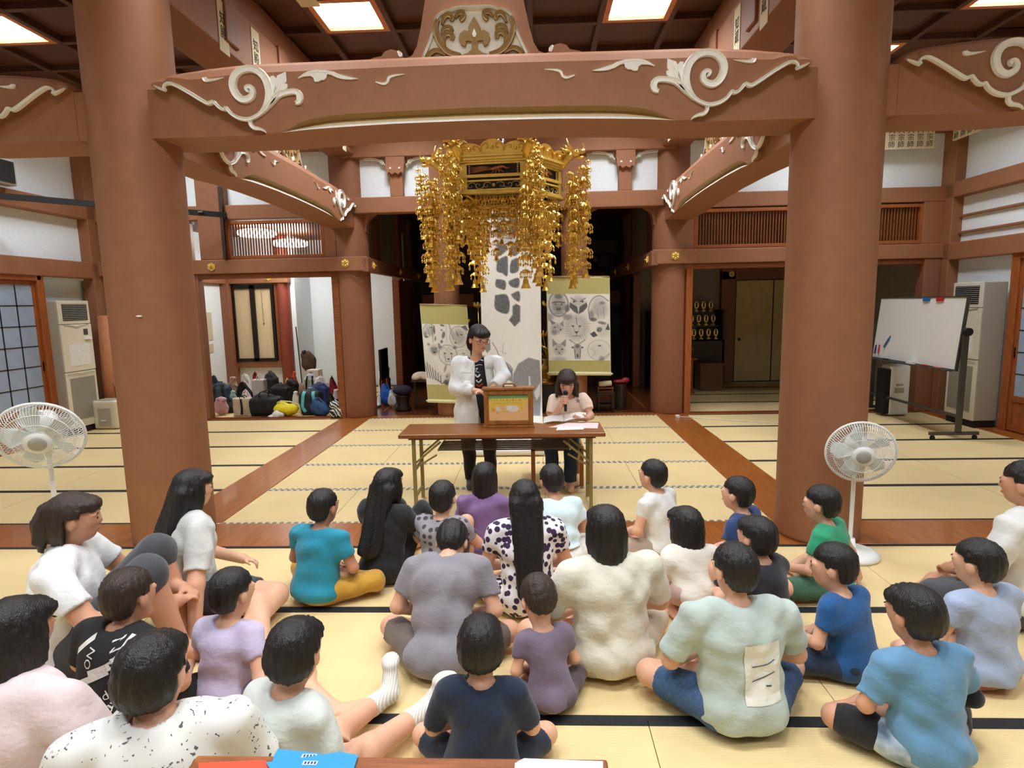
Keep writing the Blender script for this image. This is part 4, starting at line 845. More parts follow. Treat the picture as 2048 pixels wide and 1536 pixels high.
def medal(B, x, z, s, m=0):                   # one openwork pendant: dome, leaf ring and drops
    B.lathe([(.004*s, .032*s), (.02*s, .028*s), (.034*s, .008*s), (.03*s, 0), (.01*s, .004*s)], (x, 0, z), 8)
    for q in range(6):
        a = q*PI/3; px, py = x+.034*s*math.cos(a), .034*s*math.sin(a)
        B.tube([(x+.02*s*math.cos(a), .02*s*math.sin(a), z+.012*s), (px*1.0, py, z+.016*s), (x+.046*s*math.cos(a), .046*s*math.sin(a), z-.004*s), (x+.04*s*math.cos(a), .04*s*math.sin(a), z-.014*s)], .0045*s, 4)
        B.ball((x+.042*s*math.cos(a), .042*s*math.sin(a), z-.028*s), (.007*s, .007*s, .011*s), 5, k=3)
def chain(n, s, step, bell, seed):
    B = MB(); r = random.Random(seed); z = 0
    B.tube([(0, 0, 0), (0, 0, -n*step-.03)], .0035, 4)
    for i in range(n):
        z -= step; medal(B, 0, z+step*.35, s*(1.15 if i % 2 else .85)); B.ball((0, 0, z+step*.05), .009*s, 6, k=4)
    if bell: B.lathe([(.004, 0), (.018*bell, -.01), (.022*bell, -.04*bell), (.036*bell, -.07*bell), (.03*bell, -.072*bell)], (0, 0, z-.0), 10); B.ball((0, 0, z-.08), .012, 6, k=4)
    return mesh(np.concatenate(B.V), B.F, GOLD)
CH = [chain(3, 1.2, .115, 1, 1), chain(4, 1.2, .11, 1, 2), chain(3, 1.05, .1, 0, 3), chain(5, 1.6, .14, 1.5, 4), chain(3, .8, .08, 0, 5)]
def hang(me, x, y, z): put('pendant_chain', me, can, np.array([x, y, z])-wloc(can), R_.random()*6)
for k in range(6):
    a, b, d, n, L = side(k)
    for q in range(7):
        u = L*(q+.5)/7; hang(CH[0 if q in (2, 4) else 1 if q in (0, 6) else 2 if q % 2 else 0], a[0]+d[0]*u-n[0]*.02, a[1]+d[1]*u-n[1]*.02, zb+.0)
    for q in range(2):
        u = L*.8*(q+.5)/2+L*.1; hang(CH[1 if q % 2 else 0], a[0]+d[0]*u-n[0]*.24, a[1]+d[1]*u-n[1]*.24, zb-.12)
B = MB()
for k in range(6):
    a, b = hexp(k, RH-.26), hexp(k+1, RH-.26); B.bar((*a, zb-.1), (*b, zb-.1), .03, .03); B.bar((*a, zb+.02), (*b, zb+.02), .02, .02); B.bar((*hexp(k, RH-.02), zb+.03), (*a, zb-.04), .03, .02)
    for q in range(12):
        t0 = q/12; m_ = a+(b-a)*t0; m2 = a+(b-a)*(t0+1/12); B.tube([(*m_, zb+.01), ((m_+m2)[0]/2, (m_+m2)[1]/2, zb-.05), (*m2, zb-.09)], .008, 5); B.tube([(*m_, zb-.09), ((m_+m2)[0]/2, (m_+m2)[1]/2, zb-.03), (*m2, zb+.01)], .008, 5)
B.build('inner_openwork', GOLD, can)
dr = MB()                                     # dragon head looking outwards along +x
dr.tube([(-.03, 0, -.10), (.02, 0, -.04), (.06, 0, .0), (.10, 0, .02)], [.05, .05, .048, .05], 10); dr.ball((.13, 0, .035), (.07, .05, .045), 10)
dr.tube([(.15, 0, .045), (.21, 0, .05), (.25, 0, .06)], [.035, .03, .02], 8); dr.tube([(.14, 0, .0), (.2, 0, -.015), (.235, 0, -.01)], [.026, .02, .012], 8)
for e in (1, -1):
    dr.tube([(.1, e*.03, .07), (.06, e*.05, .12), (.04, e*.06, .19)], [.014, .011, .004], 6); dr.ball((.155, e*.035, .06), .014, 6, k=4)
    dr.tube([(.08, e*.045, .04), (.02, e*.08, .06), (-.02, e*.1, .04)], [.02, .014, .004], 6); dr.tube([(.2, e*.02, .06), (.24, e*.06, .09), (.22, e*.09, .12)], [.006, .004, .002], 5)
for q in range(5): dr.tube([(.05-.03*q, 0, .07-.025*q), (.03-.03*q, 0, .12-.03*q), (.0-.03*q, 0, .14-.03*q)], [.016, .01, .003], 6)
DRM = mesh(np.concatenate(dr.V), dr.F, GOLD, smooth=True)
TONG = mat('dragon_tongue_red', (170, 40, 30), .5, .05, 30); tg = MB().tube([(.15, 0, .02), (.2, 0, .018), (.225, 0, .028)], [.016, .012, .004], 6); TM = mesh(np.concatenate(tg.V), tg.F, TONG)
for k in range(6):
    p = hexp(k, RH+.02); a = math.atan2(p[1]-CY, p[0]-CX); z = zt+.07
    h = put('dragon_head', DRM, can, np.array([p[0], p[1], z])-wloc(can), a); put('tongue', TM, h)
    q = hexp(k, RH+.30)
    hang(CH[4], q[0], q[1], z-.01)
    for j, (rr, da, mm) in enumerate(((RH+.24, 0, 3), (RH+.15, .07, 3), (RH+.14, -.07, 3), (RH+.09, 0, 1), (RH+.27, .05, 1))):
        x, y = CX+rr*math.cos(a+da), CY+rr*math.sin(a+da)
        hang(CH[mm], x, y, z-.05-.1*(j % 3) if j < 3 else z-.12)
        if j < 3: hang(CH[3], x+.03*math.cos(j*2), y+.03*math.sin(j*2), z-.55-.06*j)
# ---------------------------------------------------------------- gold lotus stands and altar pieces in the dark hall
def lotus(x, y, label, h=1.55, sx=1):
    t = thing('lotus_vase', label, 'altar piece', (x, y, 0))
    B = MB().lathe([(.2, .45), (.21, .5), (.12, .52), (.1, .56), (.16, .64), (.14, .74), (.07, .82), (.10, .88), (.09, .885)], (x, y, 0), 20).build('vase', GOLDD, t, True)
    MB().box(x-.24, x+.24, y-.2, y+.2, 0, .45).build('plinth', BLACK, t, bev=.01)
    r = random.Random(int(x*100))
    for i, (dx, dz, s) in enumerate(((.0, 1.75, 1.1), (-.14, 1.5, .8), (.16, 1.55, .8), (.05, 1.25, 1.2), (-.1, 1.15, .9), (.22, 1.2, .8), (-.22, 1.3, .6))):
        px, pz = x+sx*dx*1.4, dz; B = MB(); B.tube([(x, y, .86), (x+sx*dx*.8, y-.03, (dz+.9)/2), (px, y-.06, pz)], .007, 6)
        for q in range(8):
            a = q*PI/4; B.tube([(px, y-.06, pz), (px+.06*s*math.cos(a), y-.06+.06*s*math.sin(a), pz+.03*s), (px+.075*s*math.cos(a), y-.06+.075*s*math.sin(a), pz+.09*s)], [.012*s, .026*s, .004], 6, squash=.4)
        B.ball((px, y-.06, pz+.02*s), .03*s, 8, k=5); B.build('lotus_flower', GOLD, t, True)
    MB().tube([(x-.12, y-.16, 1.12), (x, y-.2, 1.06), (x+.12, y-.16, 1.12), (x+.13, y-.1, 1.2)], .014, 8).tube([(x-.12, y-.16, 1.12), (x-.13, y-.1, 1.22)], .014, 8).build('collar', GOLDP, t, True)
lotus(-.93, 10.0, 'gilded lotus arrangement in a vase left of the giraffe scroll'); lotus(.22, 10.0, 'gilded lotus arrangement half hidden right of the giraffe scroll', sx=-1)
t = thing('altar_shrine', 'dark altar cabinet deep in the unlit hall', 'altar', (-.35, 12.6, 0))
B = MB().box(-1.3, .6, 12.2, 13.2, 0, .9).box(-1.2, .5, 12.3, 13.2, .9, 1.1); B.build('base', DARKW, t, bev=.02)
MB().box(-1.0, -.88, 12.4, 12.52, 1.1, 3.1).box(.18, .3, 12.4, 12.52, 1.1, 3.1).build('posts', DARKW, t); MB().box(-1.3, .6, 12.3, 13.2, 3.1, 3.3).build('roof_board', DARKW, t)
t = thing('guardian_statue', 'dim carved figure standing in the dark right of the canopy', 'statue', (1.35, 13.2, 1.9))
sdfobj('figure', [el((1.35, 13.2, 2.3), (.16, .13, .3)), el((1.35, 13.18, 2.75), (.1, .1, .13)), rc((1.22, 13.2, 2.5), (1.1, 13.1, 2.25), .07, .05), rc((1.5, 13.2, 2.5), (1.62, 13.1, 2.3), .07, .05), rc((1.28, 13.2, 2.05), (1.25, 13.2, 1.95), .09)], DARKW, t, .02, .05)
MB().box(1.05, 1.65, 13.0, 13.45, 0, 1.92).build('pedestal', DARKW, t, bev=.02)
# small furniture at the edge of the hall
t = thing('sutra_stand', 'small black side table with a rolled scroll right of the reader', 'table', (1.16, 9.75, 0)); x0, y0 = 1.16, 9.8
B = MB().box(x0-.15, x0+.15, y0-.13, y0+.13, .30, .33)
for e in (-1, 1):
    for g in (-1, 1): B.bar((x0+e*.12, y0+g*.1, 0), (x0+e*.11, y0+g*.1, .30), .025, .025)
B.box(x0-.12, x0+.12, y0-.1, y0+.1, .12, .135); B.build('table_frame', BLACK, t)
B = MB().box(x0-.11, x0+.11, y0-.08, y0+.08, .33, .345)
for e in (-1, 1): B.box(x0+e*.12-.006, x0+e*.12+.006, y0-.08, y0+.08, .33, .42)
B.box(x0-.11, x0+.11, y0-.085, y0-.075, .395, .41); B.build('book_rest', WOOD, t)
tag(MB().tube([(x0-.1, y0-.02, .462), (x0+.1, y0+.02, .47)], .045, 14).build('paper_roll', mat('aged_paper', (226, 214, 176), .85, .04, 10), None, True), 'rolled cream paper lying on the black side table', 'scroll')
tag(sdfobj('red_cushion', [el((1.42, 9.95, .48), (.11, .06, .035)), el((1.52, 9.95, .5), (.07, .05, .05))], mat('red_silk', (150, 30, 36), .5, .1, 30), None, .012, .02), 'small red silk cloth bundle beside the side table', 'cushion')
tag(MB().lathe([(.1, 0), (.1, .44), (.03, .445)], (1.44, 9.95, 0), 14).build('bundle_stand', DARKW, None), 'dark stool under the red cloth bundle', 'stool')
t = thing('gong_stand', 'dark stand with a pale cloth on top at the edge of the left inner hall', 'stand', (-1.98, 10.2, 0))
B = MB()
for e in (-1, 1): B.bar((-1.98+e*.12, 10.2, 0), (-1.98+e*.12, 10.2, .5), .04, .04)
B.box(-2.14, -1.82, 10.08, 10.32, .5, .54).box(-2.1, -1.86, 10.1, 10.3, .16, .19); B.build('stand_frame', DARKW, t)
sdfobj('pale_cloth', [el((-1.98, 10.2, .6), (.15, .11, .07)), el((-2.06, 10.15, .57), (.08, .08, .06)), el((-1.88, 10.15, .57), (.08, .08, .06))], mat('pale_cloth', (214, 196, 178), .9, .06, 20), t, .012, .03)
tag(sdfobj('gong_cushion', [el((-2.3, 10.1, .36), (.17, .15, .09))], mat('navy_velvet', (36, 32, 54), .8, .1, 30), None, .015, .02), 'round dark blue gong cushion on the floor of the inner hall', 'cushion')
tag(MB().lathe([(.13, 0), (.15, .04), (.1, .1), (.13, .26), (.14, .275)], (-2.3, 10.1, 0), 18).build('cushion_base', DARKW, None, True), 'low dark turned base under the blue gong cushion', 'stand')
t = thing('tv_screen', 'black flat screen leaning at the white partition behind the bags', 'screen', (-2.8, 11.1, 0)); MB().box(-2.86, -2.82, 10.75, 11.3, .45, 1.02).build('screen_body', BLACK, t, bev=.006); MB().box(-2.9, -2.62, 10.9, 11.15, .0, .03).box(-2.86, -2.83, 11.0, 11.05, .03, .45).build('stand', BLACK, t)
# shelves of memorial tablets in the dark side room
t = thing('tablet_shelf', 'stepped dark shelf in the unlit side room', 'shelf', (3.1, 12.7, 0)); B = MB(); lv = [(1.0, 12.45), (1.28, 12.65), (1.56, 12.85)]
for z, y in lv: B.box(2.45, 3.85, y-.1, y+.1, z-.03, z)
B.box(2.4, 3.9, 12.35, 12.4, 0, 1.0).box(2.4, 2.44, 12.35, 13.0, 0, 1.6).box(3.86, 3.9, 12.35, 13.0, 0, 1.6); B.build('shelf_body', DARKW, t)
tb = MB().lathe([(.05, 0), (.05, .02), (.02, .03), (.02, .05), (.04, .06)], (0, 0, 0), 10); tb.prism([(.045*math.cos(a)*(1), .14+.075*math.sin(a)) for a in np.arange(14)*2*PI/14], lambda u, v, d: np.array([u, -d, v]), -.008, .008)
TB = mesh(np.concatenate(tb.V), tb.F, GOLDP); tp = MB().prism([(-.02, .09), (.02, .09), (.022, .2), (-.022, .2)], lambda u, v, d: np.array([u, -d, v]), .008, .011); TP = mesh(np.concatenate(tp.V), tp.F, BLACK)
for li, (z, y) in enumerate(lv):
    for i in range(9):
        o = put('memorial_tablet', TB, None, (2.55+.15*i, y, z)); put('name_plate', TP, o)
        tag(o, 'gilded memorial tablet on the %s shelf step, %s from its left end' % (('lowest', 'middle', 'top')[li], ORD[i]), 'tablet', 'memorial tablets on the %s step' % ('lowest', 'middle', 'top')[li])
t = thing('offering_desk', 'small brown offering desk in front of the tablet shelf', 'desk', (2.85, 11.7, 0)); B = MB().box(2.55, 3.15, 11.55, 11.85, .66, .7).box(2.62, 3.08, 11.58, 11.82, .84, .87).box(2.65, 3.05, 11.62, 11.8, .7, .84)
for e in (-1, 1): B.box(2.85+e*.2-.03, 2.85+e*.2+.03, 11.6, 11.8, .05, .66); B.box(2.85+e*.2-.06, 2.85+e*.2+.06, 11.56, 11.84, 0, .05)
B.build('desk_body', WOOD, t, bev=.008); box('drawer_front', 2.66, 3.04, 11.585, 11.6, .55, .65, WOOD, t)
tag(MB().box(3.3, 3.75, 11.9, 12.3, 0, .52).box(3.27, 3.78, 11.87, 12.33, .52, .56).build('low_cabinet', mat('dull_cabinet', (120, 86, 60), .6, .1, 8), None, bev=.008), 'low plain cabinet beside the offering desk', 'cabinet')
# ---------------------------------------------------------------- air conditioners
def aircon(s, xf, y0, y1, label, dp):
    t = thing('floor_air_conditioner', label, 'air conditioner', (xf+s*.2, (y0+y1)/2, 0)); a = lambda e: xf+s*e
    X = lambda e0, e1: (min(a(e0), a(e1)), max(a(e0), a(e1)))
    MB().box(*X(.02, dp), y0, y1, .1, 1.98).build('cabinet', GREYE, t, bev=.012); MB().box(*X(.03, dp-.02), y0+.01, y1-.01, 0, .1).build('plinth', RUBBER, t)
    MB().box(*X(0, .02), y0, y1, .1, .93).box(*X(-.006, .02), y0, y1, .94, 1.63).box(*X(0, .02), y0, y1, 1.64, 1.98).build('front_panel', CREAM, t, bev=.006)
    MB().box(*X(-.006, 0), y0+.07, y1-.05, 1.69, 1.93).build('vent_opening', BLACK, t)
    for i in range(9): MB().box(*X(-.012, -.004), y0+.07, y1-.05, 1.705+.026*i, 1.712+.026*i).build('vent_slat', GREYE, t)
    MB().box(*X(-.005, 0), y0+.07, y1-.05, .22, .84).build('intake_grille', mat_wave('intake_mesh', (120, 114, 102), (176, 170, 154), 30, .6, 'DIAGONAL', 2., .4), t)
    MB().box(*X(-.012, -.005), y1-.17, y1-.09, 1.47, 1.56).build('control_display', mat('display_dark', (70, 66, 60), .3, .05, 20), t)
    MB().box(*X(-.03, -.005), y1-.17, y1-.04, 1.40, 1.435).build('control_flap', PAPER, t)
    fm = lambda u, v, d: np.array([a(-.008-d), y0+u, v]); w_ = y1-y0
    B = MB(); B.ribbon([(w_*.05, .90, .01), (w_*.3, .905, .01), (w_*.5, .885, .014), (w_*.7, .905, .01), (w_*.95, .90, .01)], fm, .006); B.ribbon([(w_*.1, 1.625, .01), (w_*.35, 1.61, .012), (w_*.5, 1.585, .02), (w_*.65, 1.61, .012), (w_*.9, 1.625, .01)], fm, .006); B.build('trim_line', GREYE, t)
    n = MB().box(*X(-.009, -.006), y0+.11, y1-.08, 1.02, 1.34).build('instruction_sheet', mat('instruction_print', (236, 234, 228), .8, .25, 40, stretch=(1, 1, 6)), t)
    return t
aircon(-1, -6.82, 8.33, 8.93, 'tall cream floor air conditioner left of the rolled bamboo mat', .36); aircon(1, 5.96, 8.19, 8.76, 'tall cream floor air conditioner behind the whiteboard', .32)
tag(MB().tube([(-6.86, 9.2, .06), (-6.84, 9.2, .8), (-6.80, 9.18, 1.75)], [.062, .078, .075], 18).build('rolled_mat', mat('bamboo_mat', (186, 118, 78), .7, .15, 60, stretch=(1, 1, .1), bump=.2), None, True), 'rolled brown bamboo mat standing in the left corner', 'mat')
t = thing('air_purifier', 'low white air purifier on the floor by the left corner', 'appliance', (-6.64, 8.9, 0))
V, Q = soft([rb((-6.64, 8.9, .23), (.16, .1, .19), .03)], .015, .01); obj('body', V, Q, CREAM, t, None, True)
MB().box(-6.74, -6.54, 8.758, 8.772, .06, .34).build('front_cover', GREYE, t, bev=.004); MB().box(-6.69, -6.62, 8.75, 8.76, .14, .155).build('handle_slot', PAPER, t); MB().box(-6.76, -6.52, 8.8, 9.0, .448, .46).build('top_grille', GREYE, t)
t = thing('door_intercom', 'white switch plate on the left corner post', 'switch', (-6.75, 9.27, .62)); MB().box(-6.79, -6.71, 9.255, 9.28, .62, .74).build('plate', PAPER, t); MB().box(-6.77, -6.73, 9.25, 9.256, .66, .69).build('button', GREYE, t)
# wall speaker and curtain pole upper left
t = thing('wall_speaker', 'grey wall speaker at the upper left edge of the room', 'speaker', (-6.87, 7.66, 3.47)); MB().box(-6.95, -6.79, 7.45, 7.88, 3.47, 3.80).build('speaker_box', GREYE, t, bev=.015); MB().box(-6.785, -6.775, 7.48, 7.84, 3.5, 3.77).build('speaker_grille', RUBBER, t)
t = thing('curtain_track', 'black curtain track reaching from the left wall to the back wall', 'rail', (-5.7, 8.5, 3.2)); B = MB().bar((-6.95, 7.42, 3.3), (-4.70, 9.2, 3.24), .05, .075); B.build('track', RUBBER, t)
MB().bar((-4.72, 9.22, 3.24), (-4.82, 9.4, 3.24), .05, .09).build('wall_bracket', RUBBER, t); MB().bar((-4.86, 9.39, 2.6), (-4.86, 9.39, 3.7), .05, .05).build('upright', mat('bronze_post', (56, 40, 30), .5, .1, 20), t); MB().box(-5.0, -4.92, 8.94, 9.0, 3.25, 3.27).build('clip', CHROME, t)
# ---------------------------------------------------------------- whiteboard and water server
t = thing('whiteboard', 'wheeled whiteboard standing at the right, tilted in its frame', 'whiteboard', (5.36, 8.53, 0)); GM = mat('dark_steel_paint', (74, 72, 66), .45, .06, 30); WBM = mat('whiteboard_enamel', (244, 246, 246), .25, .01, 10, coat=.3)
ya, yb_ = 7.62, 9.45; zp = 1.33; tl = .09
bf = lambda u, v, d: np.array([5.33-d*math.cos(tl)+v*math.sin(tl), yb_-u, zp+v*math.cos(tl)+d*math.sin(tl)])    # u along the board, v up it, d out of its face
W_, H_ = yb_-ya, .45
MB().prism([(0, -H_), (W_, -H_), (W_, H_), (0, H_)], bf, -.012, .012).build('board_panel', WBM, t)
B = MB()
for pts in ([(-.02, -H_-.02), (W_+.02, -H_-.02), (W_+.02, -H_), (-.02, -H_)], [(-.02, H_), (W_+.02, H_), (W_+.02, H_+.02), (-.02, H_+.02)], [(-.02, -H_), (0, -H_), (0, H_), (-.02, H_)], [(W_, -H_), (W_+.02, -H_), (W_+.02, H_), (W_, H_)]): B.prism(pts, bf, -.018, .018)
B.build('board_frame', GM, t)
MB().prism([(.05, -H_-.03), (W_-.05, -H_-.03), (W_-.05, -H_-.015), (.05, -H_-.015)], bf, .0, .09).build('pen_tray', GM, t)
for (u, m_, nm) in ((W_*.55, mat('magnet_blue', (30, 110, 180), .5, 0), 'blue_magnet'), (W_*.7, mat('magnet_red', (190, 40, 44), .5, 0), 'red_magnet')): MB().prism([(u, H_-.045), (u+.14, H_-.045), (u+.14, H_+.005), (u, H_+.005)], bf, .018, .026).build(nm, m_, t)
yL, yR = 9.52, 7.55
for y, nm in ((yR, 'upright'), (yL, 'upright')):
    MB().box(5.30, 5.36, y-.02, y+.02, .09, 1.40).build(nm, GM, t); MB().box(4.98, 5.58, y-.02, y+.02, .06, .1).build('foot_bar', GM, t); MB().lathe([(.05, 0), (.05, .05), (.03, .07)], (5.33, y-.055 if y == yR else y-.0, zp+.03), 16, axis=(0, 1, 0)).build('pivot_knob', RUBBER, t)
    for x in (5.02, 5.54): MB().cyl((x, y-.012, .028), (x, y+.012, .028), .028, 14).box(x-.008, x+.008, y-.018, y+.018, .03, .065).build('caster', RUBBER, t)
MB().box(5.31, 5.35, yR, yL, .28, .31).build('cross_bar', GM, t)
for k, (u, v, du, dv, col, nm) in enumerate(((.07, -.40, 0, .14, (60, 30, 110), 'purple'), (.16, -.39, 0, .14, (190, 40, 50), 'red'), (.28, -.28, .12, .17, (50, 110, 170), 'blue'))):
    o = thing('marker_pen', nm+' marker pen stuck on the lower left of the whiteboard', 'pen', bf(u, v, .03)); MB().tube([bf(u, v, .026), bf(u+du*.75, v+dv*.75, .026)], .012, 8).build('barrel', mat('pen_'+nm, col, .4, 0), o); MB().tube([bf(u+du*.75, v+dv*.75, .026), bf(u+du, v+dv, .026)], .009, 8).build('cap', mat('pen_'+nm, col, .4, 0), o)
for k, (u, col, lab, ln) in enumerate(((.35, (40, 40, 46), 'black marker lying in the whiteboard tray at its far end', .14), (.95, (236, 234, 228), 'white board eraser lying in the whiteboard tray', .12), (1.25, (190, 40, 50), 'red marker lying in the whiteboard tray', .14), (1.5, (230, 120, 120), 'pale red marker lying at the near end of the whiteboard tray', .14))):
    o = thing('tray_item', lab, 'pen' if 'marker' in lab else 'eraser', bf(u, -H_-.015, .05))
    if k == 1: MB().prism([(u, -H_-.014), (u+ln, -H_-.014), (u+ln, -H_+.022), (u, -H_+.022)], bf, .025, .08).build('felt_block', mat('eraser_white', col, .7, .02, 20), o)
    else: MB().tube([bf(u, -H_-.003, .05), bf(u+ln, -H_-.003, .05)], .011, 8).build('barrel', mat('tray_pen%d' % k, col, .4, 0), o)
t = thing('water_server', 'white floor appliance behind the left end of the whiteboard', 'appliance', (5.5, 9.22, 0))
V, Q = soft([rb((5.5, 9.2, .40), (.12, .1, .35), .03)], .018, .01); obj('body', V, Q, mat('appliance_white', (236, 238, 240), .4, .02, 20), t, None, True); MB().box(5.28, 5.36, 9.08, 9.3, .04, .72).build('side_grille', RUBBER, t); MB().box(5.44, 5.54, 9.066, 9.075, .47, .5).build('handle', GREYE, t); MB().box(5.42, 5.56, 9.066, 9.072, .36, .44).build('label_plate', GREYE, t)
# ---------------------------------------------------------------- fans
FW = mat('fan_white_plastic', (232, 234, 230), .4, .02, 20)
def fan(c, r, elev, azim, label, grey):
    c = np.array(c, float); t = thing('electric_fan', label, 'fan', (c[0], c[1], 0))
    D = np.array([math.sin(azim)*math.cos(elev), math.cos(azim)*math.cos(elev), math.sin(elev)]); X = np.cross(D, [0, 0, 1]); X /= np.linalg.norm(X); Y = np.cross(X, D)
    at_ = lambda a, q, e: c+(X*math.cos(a)+Y*math.sin(a))*q+D*e
    B = MB(); B.tube([at_(a, r, 0) for a in np.arange(40)*2*PI/40], .009, 6, closed=True); B.build('rim', FW, t, True)
    for sgn, nm in ((-1, 'rear_grille'), (1, 'front_grille')):
        B = MB()
        for i in range(84):
            a = i*2*PI/84+.02*sgn; B.tube([at_(a, .07, sgn*.075), at_(a, r*.6, sgn*.075), at_(a, r*.88, sgn*.045), at_(a, r, 0)], .0016, 3, caps=False)
        for q, e in ((.07, .075), (r*.55, .076), (r*.8, .058)): B.tube([at_(a, q, sgn*e) for a in np.arange(32)*2*PI/32], .0022, 4, closed=True)
        B.build(nm, FW, t)
    B = MB()
    for i in range(5):
        a0 = i*2*PI/5; B.add([at_(a0+da, q, e) for q, da, e in ((.04, -.25, .015), (.04, .3, -.015), (r*.55, .42, -.03), (r*.85, .35, -.02), (r*.88, .0, .0), (r*.7, -.3, .03), (r*.4, -.3, .025))]+[at_(a0+da, q, e+.003) for q, da, e in ((.04, -.25, .015), (.04, .3, -.015), (r*.55, .42, -.03), (r*.85, .35, -.02), (r*.88, .0, .0), (r*.7, -.3, .03), (r*.4, -.3, .025))], [tuple(range(7)), tuple(range(13, 6, -1))]+[(i_, i_+7, (i_+1) % 7+7, (i_+1) % 7) for i_ in range(7)])
    B.build('blades', mat('fan_blade', (206, 212, 208), .3, .02, 20), t)
    MB().lathe([(.03, 0), (.035, .02), (.01, .03)], at_(0, 0, .0)-0, 14, axis=D).build('spinner', FW, t, True); MB().lathe([(.07, 0), (.068, .012), (.04, .02)], at_(0, 0, .07), 24, axis=D).build('front_badge', FW, t, True); MB().lathe([(.046, 0), (.044, .006), (.02, .01)], at_(0, 0, .086), 20, axis=D).build('badge_plate', mat('fan_grey', (168, 166, 158), .45, .02, 20), t, True)
    MB().lathe([(.07, 0), (.075, .03), (.07, .08), (.05, .14), (.02, .155)], at_(0, 0, -.07), 20, axis=-D).build('motor_housing', FW, t, True)
    MB().lathe([(.052, 0), (.05, .012), (.02, .018)], at_(0, 0, -.205), 18, axis=-D).build('housing_cap', mat('fan_grey', (168, 166, 158), .45, .02, 20), t, True); MB().cyl(at_(PI/2, .07, -.11), at_(PI/2, .105, -.11), .009, 8).build('swing_knob', FW, t)
    b = c-D*.13; MB().tube([b, b+np.array([0, 0, -.09]), np.array([b[0], b[1], b[2]-.2])], [.03, .028, .016], 12).build('neck', FW, t, True)
    MB().cyl((b[0], b[1], b[2]-.2), (b[0], b[1], .05), .014, 12).build('pole', FW, t); MB().lathe([(.19, 0), (.19, .02), (.15, .035), (.04, .05), (.03, .12)], (b[0], b[1], .004), 28).build('base', FW, t, True)
fan(P(81, 872, y=3.25), .215, math.radians(-22), math.radians(152), 'white electric fan at the left edge, tipped upwards', 1)
fan(P(1721, 904, y=3.98), .212, math.radians(-10), math.radians(195), 'white electric fan in front of the right front column', 0)
# ---------------------------------------------------------------- outlet and cord by the right rear column
t = thing('power_tap', 'white power tap with a cord on the wooden strip by the rear column', 'cord', (*P(1355, 836, z=0)[:2], .006)); q = wloc(t)
MB().box(q[0]-.03, q[0]+.03, q[1]-.03, q[1]+.03, .006, .045).build('tap', PAPER, t, bev=.004); MB().tube([(q[0]+.03, q[1], .02), (q[0]+.4, q[1]-.12, .012), (q[0]+.8, q[1]-.3, .009), (q[0]+1.3, q[1]-.5, .009), (q[0]+1.9, q[1]-.45, .009)], .006, 6).build('cord', PAPER, t, True)
# ---------------------------------------------------------------- presenters' table and what stands on it
t = thing('folding_table', 'long brown folding table between the presenters and the children', 'table', (-.3, 5.26, 0)); TT = mat('table_laminate', (156, 98, 46), .32, .12, 4, stretch=(1, 9, 9), col2=(132, 78, 36)); OL = mat('olive_metal', (150, 138, 84), .45, .06, 30, metal=.4)
MB().box(-1.2, .60, 5.02, 5.5, .665, .70).build('tabletop', TT, t, bev=.006); MB().box(-1.12, .52, 5.06, 5.46, .645, .665).build('apron', mat('table_edge_dark', (96, 60, 34), .5, .05, 20), t)
for x, e in ((-1.08, 1), (.48, -1)):
    for y in (5.09, 5.43): MB().bar((x, y, 0), (x, y, .645), .03, .03).build('leg', OL, t)
    MB().bar((x, 5.09, .12), (x, 5.43, .12), .02, .02).build('leg_stretcher', OL, t); MB().bar((x, 5.09, .36), (x, 5.43, .36), .02, .02).build('leg_stretcher', OL, t)
    for y in (5.09, 5.43): MB().bar((x, y, .42), (x+e*.24, y, .62), .018, .018).build('brace', OL, t); 
    MB().bar((x+e*.03, 5.09, .40), (x+e*.2, 5.09, .50), .03, .012).build('latch', OL, t)
for i in range(6): MB().bar((-.86, 5.10+.065*i, .545), (.3, 5.10+.065*i, .545), .012, .012).build('shelf_rod', mat('rod_dark', (72, 58, 40), .5, .1, 20, metal=.4), t)
for x in (-.86, .3): MB().bar((x, 5.08, .545), (x, 5.45, .545), .016, .016).build('shelf_end', OL, t)
t = thing('picture_theatre', 'wooden picture story box with a handle standing on the table', 'frame', (-.245, 5.33, .70)); KW = mat('theatre_wood', (172, 112, 50), .35, .18, 5, stretch=(6, 6, 2), col2=(136, 80, 30))
x0, x1, ya, yb_ = -.478, -.008, 5.285, 5.385
B = MB().box(x0+.012, x0+.055, ya, yb_, .722, 1.045).box(x1-.055, x1-.012, ya, yb_, .722, 1.045).box(x0+.055, x1-.055, ya, yb_, .725, .765).box(x0+.055, x1-.055, ya, yb_, 1.0, 1.045); B.build('frame', KW, t, bev=.005)
MB().box(x0, x1, ya-.012, yb_+.012, .70, .722).build('base_board', KW, t, bev=.004); MB().box(x0-.004, x1+.004, ya-.015, yb_+.015, 1.045, 1.066).build('top_board', KW, t, bev=.004)
MB().tube([(-.29, 5.335, 1.066), (-.285, 5.335, 1.088), (-.27, 5.335, 1.095), (-.2, 5.335, 1.095), (-.185, 5.335, 1.088), (-.18, 5.335, 1.066)], .008, 8).build('handle', KW, t, True)
c = Canvas(.36, .235, .0026, (232, 196, 92)); w_, h_ = c.w, c.h
c.poly([(0, 0), (w_, 0), (w_, .028), (0, .034)], (96, 150, 96), .95)
for i in range(26): c.line([(i*w_/25, .02), (i*w_/25+.006*math.sin(i*3.), .04+.008*math.sin(i*1.7))], .006, (104, 160, 96), .8)
c.poly([(0, .15), (.05, .146), (.3, .144), (w_, .13), (w_, h_), (0, h_)], (236, 190, 140), .95)
for z in (.055, .075): c.line([(.03, z), (w_-.05, z)], .0022, (150, 120, 50), .9)
